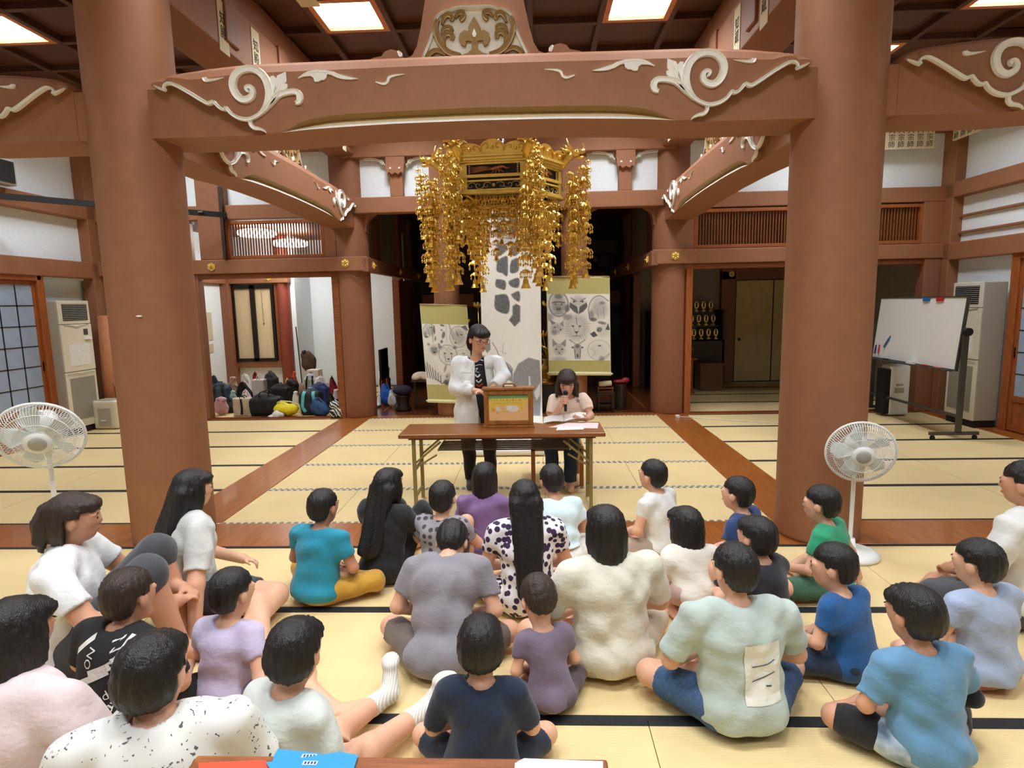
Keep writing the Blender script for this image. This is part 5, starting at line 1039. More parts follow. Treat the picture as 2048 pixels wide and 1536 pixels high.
c.line([(.05, .085), (.3, .085)], .002, (170, 140, 60)); c.line([(.05, .1), (.05, .15), (.29, .152)], .002, (190, 120, 60)); c.line([(.3, .1), (.3, .15)], .002, (190, 120, 60))
c.ell(.22, .128, .055, .032, (226, 228, 232), .98, 0, .1); c.ell(.185, .12, .03, .026, (232, 232, 236), .95, 0, .15); c.ell(.085, .13, .022, .024, (214, 214, 226), .95, 0, .15); c.ell(.13, .12, .03, .015, (226, 180, 160), .9, 0, .3)
c.ell(.04, .14, .022, .02, (232, 150, 90), .9); c.ell(.08, .165, .02, .012, (232, 150, 100), .9); c.ell(w_-.012, .11, .016, .025, (232, 200, 180), .9); c.poly([(w_-.045, .12), (w_-.02, .08), (w_, .07), (w_, .2), (w_-.05, .2)], (238, 186, 134), .8)
for i in range(7): c.line([(.03+.05*i, .2+.01*math.sin(i*2)), (.06+.05*i, .205+.012*math.sin(i*3+1))], .002, (214, 160, 110), .7)
c.build('story_picture', lambda x, y: np.array([x0+.055+x, ya+.012, 1.0-y]), t); MB().box(x0+.05, x1-.05, ya+.014, ya+.03, .76, 1.005).build('picture_card', PAPER, t)
def sheet(name, pts, z, m, label, cat='paper'): return tag(MB().prism([(p[0], p[1]) for p in pts], lambda u, v, d: np.array([u, v, z+d]), 0, .002).build(name, m, None), label, cat)
PINKP = mat('pink_print', (240, 214, 214), .85, .08, 30)
sheet('printed_sheet', [(.12, 5.27), (.55, 5.2), (.585, 5.44), (.3, 5.47)], .7005, PINKP, 'pink printed sheets spread on the right end of the table'); sheet('printed_sheet', [(.18, 5.13), (.42, 5.15), (.44, 5.26), (.2, 5.27)], .703, PAPER, 'white sheet lying over the pink sheets on the table'); sheet('yellow_leaflet', [(.0, 5.47), (.1, 5.42), (.11, 5.485), (.03, 5.49)], .7005, mat('yellow_paper', (240, 234, 170), .85, .03, 20), 'small yellow leaflet beside the picture box')
# wooden chair of the reader
t = thing('wooden_stool', 'plain wooden stool with a grey pad under the seated reader', 'stool', (.21, 5.98, 0)); LW = mat('light_chair_wood', (176, 112, 58), .45, .12, 8, stretch=(1, 1, .2))
for x in (-.03, .45):
    MB().bar((x, 5.76, 0), (x, 5.76, .40), .04, .04).build('leg', LW, t); MB().bar((x, 6.2, 0), (x, 6.2, .40), .04, .04).build('leg', LW, t); MB().bar((x, 5.76, .2), (x, 6.2, .2), .02, .03).build('side_stretcher', LW, t)
MB().box(-.05, .47, 5.74, 6.22, .36, .40).build('seat_frame', LW, t, bev=.006); V, Q = soft([rb((.21, 5.97, .415), (.22, .19, .006), .018)], .012, .01); obj('seat_pad', V, Q, mat('seat_cloth', (120, 116, 108), .9, .1, 50), t, None, True)
# near desk at the bottom of the frame
t = thing('low_desk', 'brown wooden desk edge at the bottom of the frame', 'desk', (-.355, 1.1, 0)); DW = mat('desk_wood', (160, 96, 52), .4, .2, 5, stretch=(1, 9, 9), col2=(112, 62, 32))
MB().box(-.87, .165, .85, 1.335, .66, .70).build('desk_top', DW, t, bev=.006)
for x in (-.82, .115):
    for y in (.9, 1.28): MB().box(x-.025, x+.025, y-.025, y+.025, 0, .66).build('leg', DW, t)
MB().box(-.8, .1, 1.27, 1.29, .56, .66).build('apron', DW, t)
BLUEP = mat('blue_leaflet', (40, 144, 224), .5, .05, 12); REDP = mat('red_leaflet', (230, 74, 44), .6, .04, 12)
def leaf(px, lift, m, label):
    pts = [P(x, y, z=.70+lift)[:2] for x, y in px]; return sheet('leaflet', pts, .70+lift, m, label)
leaf([(396, 1527), (530, 1521), (560, 1560), (400, 1560)], .0005, REDP, 'orange red leaflet at the left end of the desk'); o1 = leaf([(556, 1499), (640, 1508), (660, 1560), (536, 1560), (548, 1512)], .003, BLUEP, 'light blue leaflet lying underneath on the desk'); o2 = leaf([(600, 1517), (680, 1505), (716, 1511), (706, 1545), (690, 1570), (560, 1570), (532, 1526)], .006, BLUEP, 'light blue leaflet lying on top of the other blue one')
for o, (px, py), z in ((o1, (618, 1512), .7055), (o2, (620, 1526), .7085)):
    q = P(px, py, z=z); B = MB().box(q[0]-.018, q[0]+.018, q[1]-.006, q[1]+.006, z, z+.0006); B.build('logo_box', PAPER, o); B = MB()
    for i in range(4): B.box(q[0]-.014+.008*i, q[0]-.009+.008*i, q[1]-.004, q[1]+.004, z+.0006, z+.001)
    B.build('logo_print', mat('leaflet_navy', (20, 50, 110), .6, 0), o)
for k, px in enumerate(([(1034, 1525), (1048, 1518), (1206, 1524), (1206, 1560), (1030, 1560)], [(1030, 1527), (1200, 1527), (1200, 1565), (1028, 1565)])): leaf(px, .003-.002*k, PAPER, ('top white sheet at the right end of the desk', 'under white sheet at the right end of the desk')[k])
# ---------------------------------------------------------------- people
from mathutils.bvhtree import BVHTree
SK = [mat('skin_%d' % i, c, .55, .04, 30, sheen=.1) for i, c in enumerate(((222, 170, 138), (206, 150, 118), (190, 134, 104)))]
HAIRB = mat('hair_black', (22, 19, 18), .42, .3, 24, stretch=(6, 6, 1), bump=.5, bscale=40); HAIRD = mat('hair_dark_brown', (48, 34, 26), .45, .3, 24, stretch=(6, 6, 1), bump=.5, bscale=40)
EYEW = mat('eye_white', (236, 232, 226), .3, 0); EYED = mat('eye_dark', (26, 20, 18), .2, 0); LIP = mat('lip', (176, 104, 92), .5, 0)
def Rz(a): c, s = math.cos(a), math.sin(a); return np.array([[c, -s, 0], [s, c, 0], [0, 0, 1.]])
def Rx(a): c, s = math.cos(a), math.sin(a); return np.array([[1., 0, 0], [0, c, -s], [0, s, c]])
def Ry(a): c, s = math.cos(a), math.sin(a); return np.array([[c, 0, s], [0, 1., 0], [-s, 0, c]])
def head_prims(c, M, s):
    f = lambda x, y, z: np.array(c)+M@np.array([x, y, z])*s; E = lambda x, y, z, a, b, d, k=.02: (el(f(x, y, z), np.array([a, b, d])*s, M.astype(np.float32)), k*s)
    return [E(0, -.008, .022, .073, .090, .082), E(0, .028, -.045, .056, .058, .06, .04), E(0, .045, -.082, .032, .034, .026, .03), E(0, .066, -.012, .05, .026, .034, .03), E(0, .092, -.026, .011, .017, .014, .012), E(0, .088, -.006, .008, .012, .026, .012),
            E(.077, -.002, -.018, .010, .022, .030, .008), E(-.077, -.002, -.018, .010, .022, .030, .008), E(0, .083, -.062, .022, .012, .009, .01), E(.034, .077, .012, .024, .014, .008, .012), E(-.034, .077, .012, .024, .014, .008, .012)]
BE = {}
def face(t, c, M, s):
    if not BE:
        b = MB().ball((0, 0, 0), (.0125, .0065, .0055), 10, k=6); BE['w'] = mesh(np.concatenate(b.V), b.F, EYEW, None, True)
        b = MB().ball((0, .0035, 0), (.006, .005, .006), 8, k=5); BE['d'] = mesh(np.concatenate(b.V), b.F, EYED, None, True)
        b = MB().ball((0, 0, 0), (.016, .0035, .0028), 8, k=5); BE['b'] = mesh(np.concatenate(b.V), b.F, HAIRB, None, True); b = MB().ball((0, 0, 0), (.019, .006, .0055), 10, k=5); BE['m'] = mesh(np.concatenate(b.V), b.F, LIP, None, True)
    w0 = wloc(t)
    def at_(me, name, x, y, z, par=t):
        o = bpy.data.objects.new(name, me); C.objects.link(o); o.parent = t
        m = np.eye(4); m[:3, :3] = M*s; m[:3, 3] = np.array(c)+M@np.array([x, y, z])*s-w0; o.matrix_local = Matrix(m.tolist()); return o
    for e in (-1, 1): at_(BE['w'], 'eye', e*.031, .0815, -.004); at_(BE['d'], 'iris', e*.031, .0855, -.004); at_(BE['b'], 'eyebrow', e*.033, .091, .017)
    at_(BE['m'], 'mouth', 0, .0935, -.060)
def hair_obj(t, c, M, s, style, m, low=None, back=None, h=.008, seed=0):
    f = lambda x, y, z: np.array(c)+M@np.array([x, y, z])*s; E = lambda x, y, z, a, b, d: el(f(x, y, z), np.array([a, b, d])*s, M.astype(np.float32))
    pr = [E(0, -.014, .026, .085, .1, .089)]; cut = -.085; side = -.03
    if style == 'short': pr += [E(0, -.045, -.02, .074, .062, .07)]
    if style == 'bowl': pr += [E(0, -.03, -.02, .088, .082, .075), E(0, .05, .05, .07, .052, .04)]; cut = -.09; side = -.02
    if style in ('bob', 'long', 'tied'): pr += [E(0, -.035, -.04, .088, .08, .1), E(.07, .0, -.05, .024, .045, .085), E(-.07, .0, -.05, .024, .045, .085), E(0, .055, .055, .07, .05, .036)]; cut = -.30; side = -.3
    if style == 'bob': pr += [E(0, -.045, -.11, .082, .06, .07)]
    if style == 'tied': pr += [rc(f(0, -.1, .03), f(0, -.125, -.03), .036*s, .034*s), rc(f(0, -.125, -.03), f(.01, -.12, -.15), .034*s, .012*s), rc(f(.0, -.1, .03), f(.02, -.14, -.1), .03*s, .016*s)]; side = -.02
    n0 = len(pr)
    if style == 'long':
        lo = np.array(low, float)
        for e in (-1.5, -.75, 0, .75, 1.5): pr.append(rc(f(e*.038, -.07, -.02), lo+np.array([e*.036, 0, .02*abs(e)]), .042*s, .022))
    ci, Mi = np.array(c, np.float32), M.astype(np.float32)
    def post(Fd, X):
        q = (X-ci)@Mi/np.float32(s); a = np.arctan2(q[..., 0], q[..., 1]+.01)
        d = Fd+(.0022*np.sin(a*19+seed)+.0018*np.sin(a*37+q[..., 2]*22)+.0012*np.sin(a*61-q[..., 2]*35))*np.float32(s)*np.clip(np.hypot(q[..., 0], q[..., 1])*22, 0, 1)
        fr = np.minimum(q[..., 1]-.028, .03-q[..., 2]+.012*np.sin(q[..., 0]*70+seed)*.3)*np.float32(s)
        if style in ('bob', 'long'): fr = np.minimum(fr, np.where(np.abs(q[..., 0]) > .06, q[..., 1]-.05, fr/np.float32(s))*np.float32(s))
        sd = np.minimum(np.minimum(q[..., 1]+.03, side+.0-q[..., 2]+.03), np.inf)*np.float32(s) if side > -.2 else np.float32(-1)
        ear = np.where((q[..., 1] > -.03) & (q[..., 2] < .005), .01, -.1).astype(np.float32) if side > -.2 else np.float32(-1)
        d = np.maximum(d, fr); d = np.maximum(d, np.float32(cut)*np.float32(s)+(.006*np.sin(a*21+seed)+.004*np.sin(a*43))*np.float32(s)-q[..., 2]*np.float32(s)) if style != 'long' and style != 'tied' else d
        return np.maximum(d, ear).astype(np.float32)
    V, Q = soft(pr, h, .025, post); return obj('hair', V, Q, m, t, None, True)
def hand_prims(w, d, n, s, curl=.5, side=1):
    """w wrist, d towards the fingers, n out of the back of the hand; side: which way the thumb lies."""
    w, d, n = np.array(w, float), np.array(d, float), np.array(n, float); d /= np.linalg.norm(d); n = n-d*(n@d); n /= np.linalg.norm(n); b = np.cross(d, n)*side
    k = .008; out = [(el(w+d*.042*s, np.array([.036, .045, .014])*s, np.stack([b, d, n], 1).astype(np.float32)), .02)]
    for i, L in enumerate((.062, .07, .066, .052)):
        o = w+d*.078*s+b*(.027-.018*i)*s; a1, a2 = curl*.75, curl*1.75
        m = o+(d*math.cos(a1)-n*math.sin(a1))*L*.5*s; e = m+(d*math.cos(a2)-n*math.sin(a2))*L*.5*s
        out += [(rc(o, m, .0092*s, .0085*s), k), (rc(m, e, .0085*s, .007*s), k)]
    o = w+d*.022*s+b*.03*s; m = o+(d*.55+b*.8-n*.3*curl)*.036*s; e = m+(d*.9+b*.25-n*.5*curl)*.032*s
    return out+[(rc(o, m, .0115*s, .0105*s), .012), (rc(m, e, .0105*s, .008*s), k)]
def foldf(seed, amp, fz=1.):
    r = np.random.default_rng(seed); D = r.normal(0, 1, (5, 3)); D[:, 2] *= fz; D /= np.linalg.norm(D, axis=1)[:, None]; fr = r.uniform(28, 62, 5); ph = r.uniform(0, 6, 5)
    def f(X):
        s = 0
        for d, k, p in zip(D, fr, ph):
            a = (X@d.astype(np.float32))*np.float32(k)+np.float32(p); s = s+np.sin(a+np.float32(.9)*np.sin(a*np.float32(.37)+2))
        return np.float32(amp)*s/np.float32(2.2)
    return f
ALLP = []
def seated(label, x, y, H, shirt, pants, hair=('short', 0), legs='cross', arms='lap', yaw=None, lean=.06, hy=0., hp=0., girth=1., hh=.205, skin=0, sleeve=.5, plen=.9, hemz=.05, low=.25, sock=None, seed=0, h=.0095, group='children and helpers seated on the mats'):
    if yaw is None: yaw = math.atan2(-(-.3-x), 5.3-y)
    t = thing('person', label, 'person', (x, y, 0), 0, group); R0 = Rz(yaw); O = np.array([x, y, 0.])
    s = hh/.205; nz = H-1.17*hh; k = nz/.475; g = girth
    W = lambda p: O+R0@np.array(p, float)
    lift = {'kneel': .12, 'cross': 0, 'up': 0, 'side': .02, 'long': 0}[legs]
    zz = lambda v: lift+(nz-lift)*(v/.475)
    ly = lambda v: lean*(v/.475)**1.3
    T = lambda x_, y_, z_: W((x_*k*g, y_*k+ly(z_), zz(z_)))
    neck = T(0, 0, .475); hc = neck+R0@np.array([0, .025*s+.25*lean, 0])+np.array([0, 0, .098*s+.02])
    if hp > .6: hc = neck+R0@np.array([0, .10*s, .02])
    M = R0@Rz(hy)@Rx(-hp)
    sh = [T(e*.150, 0, .415) for e in (-1, 1)]
    if arms == 'lap': el_ = [T(e*.215, .05, .235) for e in (-1, 1)]; wr = [W((e*.075*k, .27*k+.0, .14*k+lift*.6)) for e in (-1, 1)]
    elif arms == 'knees': el_ = [T(e*.235, .08, .26) for e in (-1, 1)]; wr = [W((e*.20*k, .27*k, .20*k)) for e in (-1, 1)]
    elif arms == 'prop': el_ = [T(-.215, .05, .235), T(.25, -.05, .22)]; wr = [W((-.075*k, .27*k, .14*k)), W((.30*k, -.08*k, .045))]
    elif arms == 'hug': el_ = [T(e*.22, .12, .27) for e in (-1, 1)]; wr = [W((e*.05*k, .36*k, .22*k)) for e in (-1, 1)]
    hip = [W((e*.08*k*g, .01, lift+.085*k)) for e in (-1, 1)]
    if legs == 'cross': kn = [W((e*.29*k, .20*k, .10*k)) for e in (-1, 1)]; an = [W((-e*.06*k, (.33 if e > 0 else .25)*k, .05*k)) for e in (-1, 1)]; ft = [W((-e*.17*k, (.33 if e > 0 else .27)*k, .035*k)) for e in (-1, 1)]
    elif legs == 'up': kn = [W((e*.1*k, .28*k, .36*k)) for e in (-1, 1)]; an = [W((e*.09*k, .36*k, .05*k)) for e in (-1, 1)]; ft = [W((e*.1*k, .49*k, .03*k)) for e in (-1, 1)]
    elif legs == 'kneel': kn = [W((e*.1*k, .34*k, .07*k)) for e in (-1, 1)]; an = [W((e*.09*k, -.08*k, .045*k)) for e in (-1, 1)]; ft = [W((e*.06*k, -.17*k, .03*k)) for e in (-1, 1)]
    elif legs == 'long': kn = [W((e*.085*k, .33*k, .10*k)) for e in (-1, 1)]; an = [W((e*.10*k, .66*k, .05*k)) for e in (-1, 1)]; ft = [W((e*.14*k, .72*k, .14*k)) for e in (-1, 1)]
    else: kn = [W((.30*k, .26*k, .09*k)), W((.34*k, .16*k, .10*k))]; an = [W((.52*k, -.02*k, .06*k)), W((.60*k, .06*k, .06*k))]; ft = [W((.66*k, .06*k, .06*k)), W((.74*k, .16*k, .06*k))]
    TORSO = lambda q: [el(W((0, 0, lift+.095*k)), np.array([.15*g, .12, .1])*k+q, R0.astype(np.float32)), el(T(0, 0, .2), np.array([.132*g, .098, .13])*k+q, R0.astype(np.float32)), el(T(0, .0, .33), np.array([.142*g, .1, .13])*k+q, R0.astype(np.float32)), rc(T(-.09, 0, .425), T(.09, 0, .425), .052*k+q)]
    # body, one continuous skin
    B = TORSO(-.012)+[rc(neck-[0, 0, .02], hc-[0, 0, .06*s], .043*s, .042*s)]+head_prims(hc, M, s)
    for i in (0, 1):
        B += [(rc(sh[i], el_[i], .042*k, .033*k), .03), (rc(el_[i], wr[i], .033*k, .022*k+.003), .02)]
        d = wr[i]-el_[i]; B += hand_prims(wr[i], d+R0@np.array([(-.3 if i else .3), .3, 0])*np.linalg.norm(d), R0@np.array([0, .3, 1.]), .82*s, .7, 1 if i == 0 else -1)
        B += [(rc(hip[i], kn[i], .068*k, .05*k), .03), (rc(kn[i], an[i], .05*k, .033*k), .02), (rc(an[i], ft[i], .034*k, .024*k), .02)]
        dd = ft[i]-an[i]; dd = dd/np.linalg.norm(dd); B += [(el(ft[i]+dd*.01, np.array([.034*k, .05*k, .022*k]), rotm(0, 0, math.atan2(-dd[0], dd[1]))), .02)]
    V, Q = soft(B, h, .03); obj('body', V, Q, SK[skin], t, None, True)
    face(t, hc, M, s)
    # shirt
    S_ = TORSO(.008)
    for i in (0, 1):
        if sleeve <= 1: S_ += [(fcone(sh[i], sh[i]+(el_[i]-sh[i])*sleeve*1.1, .056*k, .05*k), .04)]
        else: S_ += [(rc(sh[i], el_[i], .056*k, .044*k), .04), (fcone(el_[i], el_[i]+(wr[i]-el_[i])*(sleeve-1), .044*k, .036*k), .03)]
    fo = foldf(seed+11, .0065); nb = neck.astype(np.float32)+np.array([0, 0, .03], np.float32)
    def post(Fd, X):
        d = Fd+fo(X); d = np.maximum(d, np.float32(hemz+lift*.6)-X[..., 2]); return np.maximum(d, np.float32(.062*s)-np.linalg.norm((X-nb)*np.array([1, 1, .8], np.float32), axis=-1))
    V, Q = soft(S_, h, .035, post); so = obj('shirt', V, Q, shirt, t, None, True)
    # trousers
    G = [el(W((0, 0, lift+.09*k)), np.array([.146*g, .114, .092])*k, R0.astype(np.float32))]
    for i in (0, 1):
        if plen <= 1: G += [(fcone(hip[i], hip[i]+(kn[i]-hip[i])*plen, .08*k, .066*k), .04)]
        else: G += [(rc(hip[i], kn[i], .077*k, .062*k), .04), (fcone(kn[i], kn[i]+(an[i]-kn[i])*(plen-1), .062*k, .046*k), .03)]
    f2 = foldf(seed+23, .004); zt_ = np.float32(lift+(.16 if legs != 'up' else 9)*k)
    V2, Q2 = soft(G, h, .035, lambda Fd, X: np.maximum(np.maximum(Fd+f2(X), X[..., 2]-zt_), .004-X[..., 2])); po = obj('trousers', V2, Q2, pants, t, None, True)
    if sock:
        for i in (0, 1):
            dd = ft[i]-an[i]; dd = dd/np.linalg.norm(dd); V3, Q3 = soft([rc(an[i]+(kn[i]-an[i])*.35, an[i], .042*k, .038*k), rc(an[i], ft[i], .039*k, .03*k), el(ft[i]+dd*.012, np.array([.039*k, .056*k, .027*k]), rotm(0, 0, math.atan2(-dd[0], dd[1])))], h, .02); obj('sock', V3, Q3, sock, t, None, True)
    lo = W((.0, -.135*k+lean*.3, low))
    hair_obj(t, hc, M, s, hair[0], HAIRD if hair[1] else HAIRB, lo, None, h, seed)
    return t, so, (V, Q), po, (V2, Q2), R0, O
def decal(o, VQ, D, m, parts, off=.0025, name='print'):
    """Flat print laid on a garment: parts are (points 3-D list, faces); each point is dropped along D onto the cloth."""
    tr = BVHTree.FromPolygons([tuple(v) for v in VQ[0]], VQ[1].tolist()); D = Vector(D).normalized(); V, F = [], []
    for pts, fs in parts:
        n0 = len(V); hit = []
        for p in pts:
            r = tr.ray_cast(Vector(p), D); hit.append(None if r[0] is None else r[0]-D*off)
        V += [h if h is not None else Vector(p) for h, p in zip(hit, pts)]
        F += [tuple(i+n0 for i in f) for f in fs if all(hit[i] is not None for i in f)]
    if not F: return None
    us = sorted({i for f in F for i in f}); mp = {a: b for b, a in enumerate(us)}
    return obj(name, [tuple(V[i]) for i in us], [tuple(mp[i] for i in f) for f in F], m, o)
def stroke(pts, wd, f, n=4):                  # a flat brush line as (points, faces)
    p = crom(pts, n) if len(pts) > 2 else crom(pts, 6); V, F = [], []
    for i, q in enumerate(p):
        a, b = p[max(0, i-1)], p[min(len(p)-1, i+1)]; d = np.array([b[0]-a[0], b[1]-a[1]]); d /= np.linalg.norm(d)+1e-9
        V += [f(q[0]-d[1]*wd/2, q[1]+d[0]*wd/2), f(q[0]+d[1]*wd/2, q[1]-d[0]*wd/2)]
        if i: j = 2*i; F.append((j-2, j-1, j+1, j))
    return V, F
def patch(u0, u1, v0, v1, f, n=8):
    V = [f(u0+(u1-u0)*i/n, v0+(v1-v0)*j/n) for j in range(n+1) for i in range(n+1)]
    return V, [(j*(n+1)+i, j*(n+1)+i+1, (j+1)*(n+1)+i+1, (j+1)*(n+1)+i) for j in range(n) for i in range(n)]
def textpart(body, size, f, rot=0):
    c = bpy.data.curves.new('t', 'FONT'); c.body = body; c.size = size; c.align_x = 'CENTER'; c.align_y = 'CENTER'; c.resolution_u = 2; o = bpy.data.objects.new('t', c); C.objects.link(o)
    me = bpy.data.meshes.new_from_object(o.evaluated_get(bpy.context.evaluated_depsgraph_get())); bpy.data.objects.remove(o); bpy.data.curves.remove(c)
    ca, sa = math.cos(rot), math.sin(rot); V = [f(v.co.x*ca-v.co.y*sa, v.co.x*sa+v.co.y*ca) for v in me.vertices]; F = [tuple(p.vertices) for p in me.polygons]; bpy.data.meshes.remove(me); return V, F
def back(R0, O, z, d=.6):                     # plane behind a sitter: u to the right as seen from behind, v up
    return lambda u, v: O+R0@np.array([u, -d, z+v])
cl = lambda n, c, **k: mat('cloth_'+n, c, .9, .06, 14, bump=.35, bscale=28, sheen=.2, stretch=(1, 1, 1.6), **k)
DENIM = mat('denim', (62, 92, 128), .9, .22, 90, bump=.15, bscale=500); DENIMD = mat('denim_dark', (38, 52, 76), .9, .2, 90, bump=.15, bscale=500)
BLK = cl('black', (24, 24, 27)); WHT = cl('white', (232, 234, 232)); GRYD = cl('charcoal', (70, 72, 76))
seated('adult in a white shirt and grey trousers at the left edge, knees drawn up', -2.38, 2.70, .95, WHT, GRYD, ('tied', 1), 'up', 'hug', -1.15, .06, .1, .1, 1.05, .222, 1, .6, 1.2, seed=1)
seated('girl with long dark hair in a pale grey shirt by the left front column', -2.10, 3.3, .89, cl('pale_grey', (206, 208, 202)), cl('dark_shorts', (60, 62, 66)), ('long', 0), 'side', 'prop', None, .04, 0, .1, .95, .21, 0, .7, .8, low=.30, seed=2)
seated('boy in a turquoise shirt and mustard trousers', -1.37, 3.42, .71, cl('turquoise', (28, 136, 162)), cl('mustard', (196, 150, 52)), ('short', 0), 'cross', 'lap', -.35, .07, 0, .1, 1.06, skin=2, plen=1.5, seed=3)
seated('girl with long black hair dressed all in black, beside the turquoise boy', -1.03, 3.72, .76, BLK, cl('black_trousers', (30, 30, 32)), ('long', 0), 'up', 'hug', low=.22, seed=4, plen=1.6)
PL = mat_blobs('plaid_cloth', (150, 146, 150), (70, 68, 76), 22, .34, .9, 0.)
seated('child in a grey plaid shirt behind the hunched grey back', -.63, 3.62, .70, PL, cl('plaid_child_trousers', (80, 76, 74)), ('short', 0), 'up', 'hug', seed=5)
seated('child in a plain grey shirt hunched forward with lowered head', -.49, 2.72, .76, cl('mid_grey', (134, 130, 136)), cl('grey_brown', (104, 92, 84)), ('short', 0), 'cross', 'lap', None, .26, 0, .95, 1.1, .205, 0, .6, .9, hemz=.03, seed=6)
seated('girl in a purple shirt with dark hair, in the front row', -.38, 4.05, .70, cl('purple', (122, 92, 136)), cl('purple_trousers', (84, 76, 92)), ('bob', 0), 'cross', 'lap', seed=7)
FLO = mat_blobs('floral_cloth', (238, 236, 236), (58, 38, 70), 26, .42, .9, .8)
seated('girl with very long dark hair in a white and purple flowered top', -.06, 3.3, .80, FLO, FLO, ('long', 0), 'cross', 'lap', None, .05, 0, .1, .95, low=.16, seed=8)
seated('girl in a pale blue shirt and frilled white trousers in the front row', .18, 3.9, .69, cl('pale_blue', (206, 226, 230)), cl('frilled_white', (228, 226, 220)), ('short', 0), 'cross', 'lap', None, .16, 0, .25, 1.05, skin=1, hemz=.16, plen=1.5, seed=9)
seated('person with black bobbed hair in a long cream shirt', .36, 2.74, .84, cl('cream_shirt', (218, 214, 196)), cl('cream_shirt_trousers', (196, 184, 160)), ('bob', 0), 'cross', 'lap', None, .05, 0, .1, 1.12, .218, 0, .8, .9, hemz=.04, seed=10)
seated('short haired child in a white shirt at the far end of the front row', .9, 4.08, .71, cl('white_tee', (226, 226, 220)), cl('beige_shorts', (170, 150, 130)), ('short', 0), 'cross', 'lap', seed=11)
seated('child in a navy blue shirt near the right front column', 1.38, 3.72, .69, cl('navy_blue', (36, 62, 108)), BLK, ('short', 0), 'cross', 'lap', seed=12)
seated('girl with dark bobbed hair in a white cardigan, beside the pale green shirt', .88, 3.18, .66, cl('ivory_cardigan', (224, 218, 204)), cl('rose_skirt', (190, 160, 150)), ('bob', 0), 'kneel', 'lap', .25, .08, .3, .1, 1.0, sleeve=1.7, seed=13)
seated('child dressed in black with black hair between the white cardigan and the blue shirt', 1.22, 2.98, .69, cl('black_tee', (34, 34, 40)), BLK, ('bowl', 0), 'up', 'hug', seed=14)
t, so, VQ, po, VQ2, R0, O = seated('boy in a pale sage T-shirt with a white back print and denim shorts', .86, 2.36, .79, cl('sage', (178, 192, 184)), DENIM, ('short', 0), 'cross', 'lap', .08, .07, .25, .15, 1.14, .21, 0, .75, .82, hemz=.03, seed=15, h=.008)
f = back(R0, O, .30); decal(so, VQ, R0@np.array([0, 1, 0]), cl('print_white', (226, 226, 216)), [patch(-.03, .13, -.12, .12, f)], .003, 'back_print'); decal(so, VQ, R0@np.array([0, 1, 0]), GRYD, [stroke([(.0, -.03), (.05, -.02), (.1, .0)], .004, f), stroke([(.0, .03), (.06, .03), (.1, .05)], .004, f), stroke([(.06, -.05), (.085, -.055)], .006, f)], .006, 'print_lines')
seated('child in an emerald green shirt in front of the right fan', 1.80, 3.5, .70, cl('emerald', (34, 148, 104)), cl('green_trousers', (60, 100, 76)), ('short', 0), 'cross', 'prop', None, .05, 0, .05, 1.05, seed=16)
seated('child in a royal blue shirt leaning to the right', 1.52, 2.72, .64, cl('royal_blue', (24, 84, 140)), cl('navy_trousers', (28, 46, 70)), ('short', 0), 'cross', 'lap', None, .08, .4, .1, 1.08, hemz=.02, seed=17)
seated('child in a lavender blue shirt at the right, behind the tie-dye trousers', 2.1, 2.66, .69, cl('lavender_blue', (160, 174, 200)), cl('red_shorts', (150, 70, 60)), ('short', 0), 'cross', 'lap', .25, .05, .3, .1, 1.05, seed=18)
TIE = mat('tie_dye', (196, 212, 224), .9, .1, 13, col2=(58, 92, 128))
t, so, VQ, po, VQ2, R0, O = seated('child in a denim blue shirt and tie-dye trousers with black knee pads, lower right', 1.52, 2.16, .69, cl('denim_blue', (96, 142, 176)), TIE, ('bowl', 0), 'cross', 'lap', .15, .08, .2, .15, 1.1, .21, 1, .7, .55, hemz=.06, seed=19, h=.008)
kk = (.69-1.17*.21)/.475
for e in (-1, 1):
    kn, hp_ = O+R0@np.array([e*.29*kk, .20*kk, .10*kk]), O+R0@np.array([e*.08*kk, .01, .085*kk]); a = kn+(hp_-kn)*.5; b = kn+(hp_-kn)*.12
    V, Q = soft([fcone(a, b, .074*kk, .064*kk), fcone(b, a, .064*kk, .074*kk)], .008, .02, lambda Fd, X: np.maximum(Fd, .004-X[..., 2])); obj('knee_pad', V, Q, BLK, t, None, True)
el2, wr2 = O+R0@np.array([.24*kk, .06, .235*kk]), O+R0@np.array([.09*kk, .27*kk, .15*kk]); V, Q = soft([fcone(el2, wr2, .042, .034)], .008, .02); obj('arm_cover', V, Q, BLK, t, None, True)
seated('adult in a white shirt at the right edge, half out of the frame', 2.74, 3.2, .92, cl('white_polo', (220, 220, 216)), GRYD, ('short', 0), 'cross', 'lap', .5, .05, .2, .1, 1.05, .222, 1, .7, 1.5, seed=20)
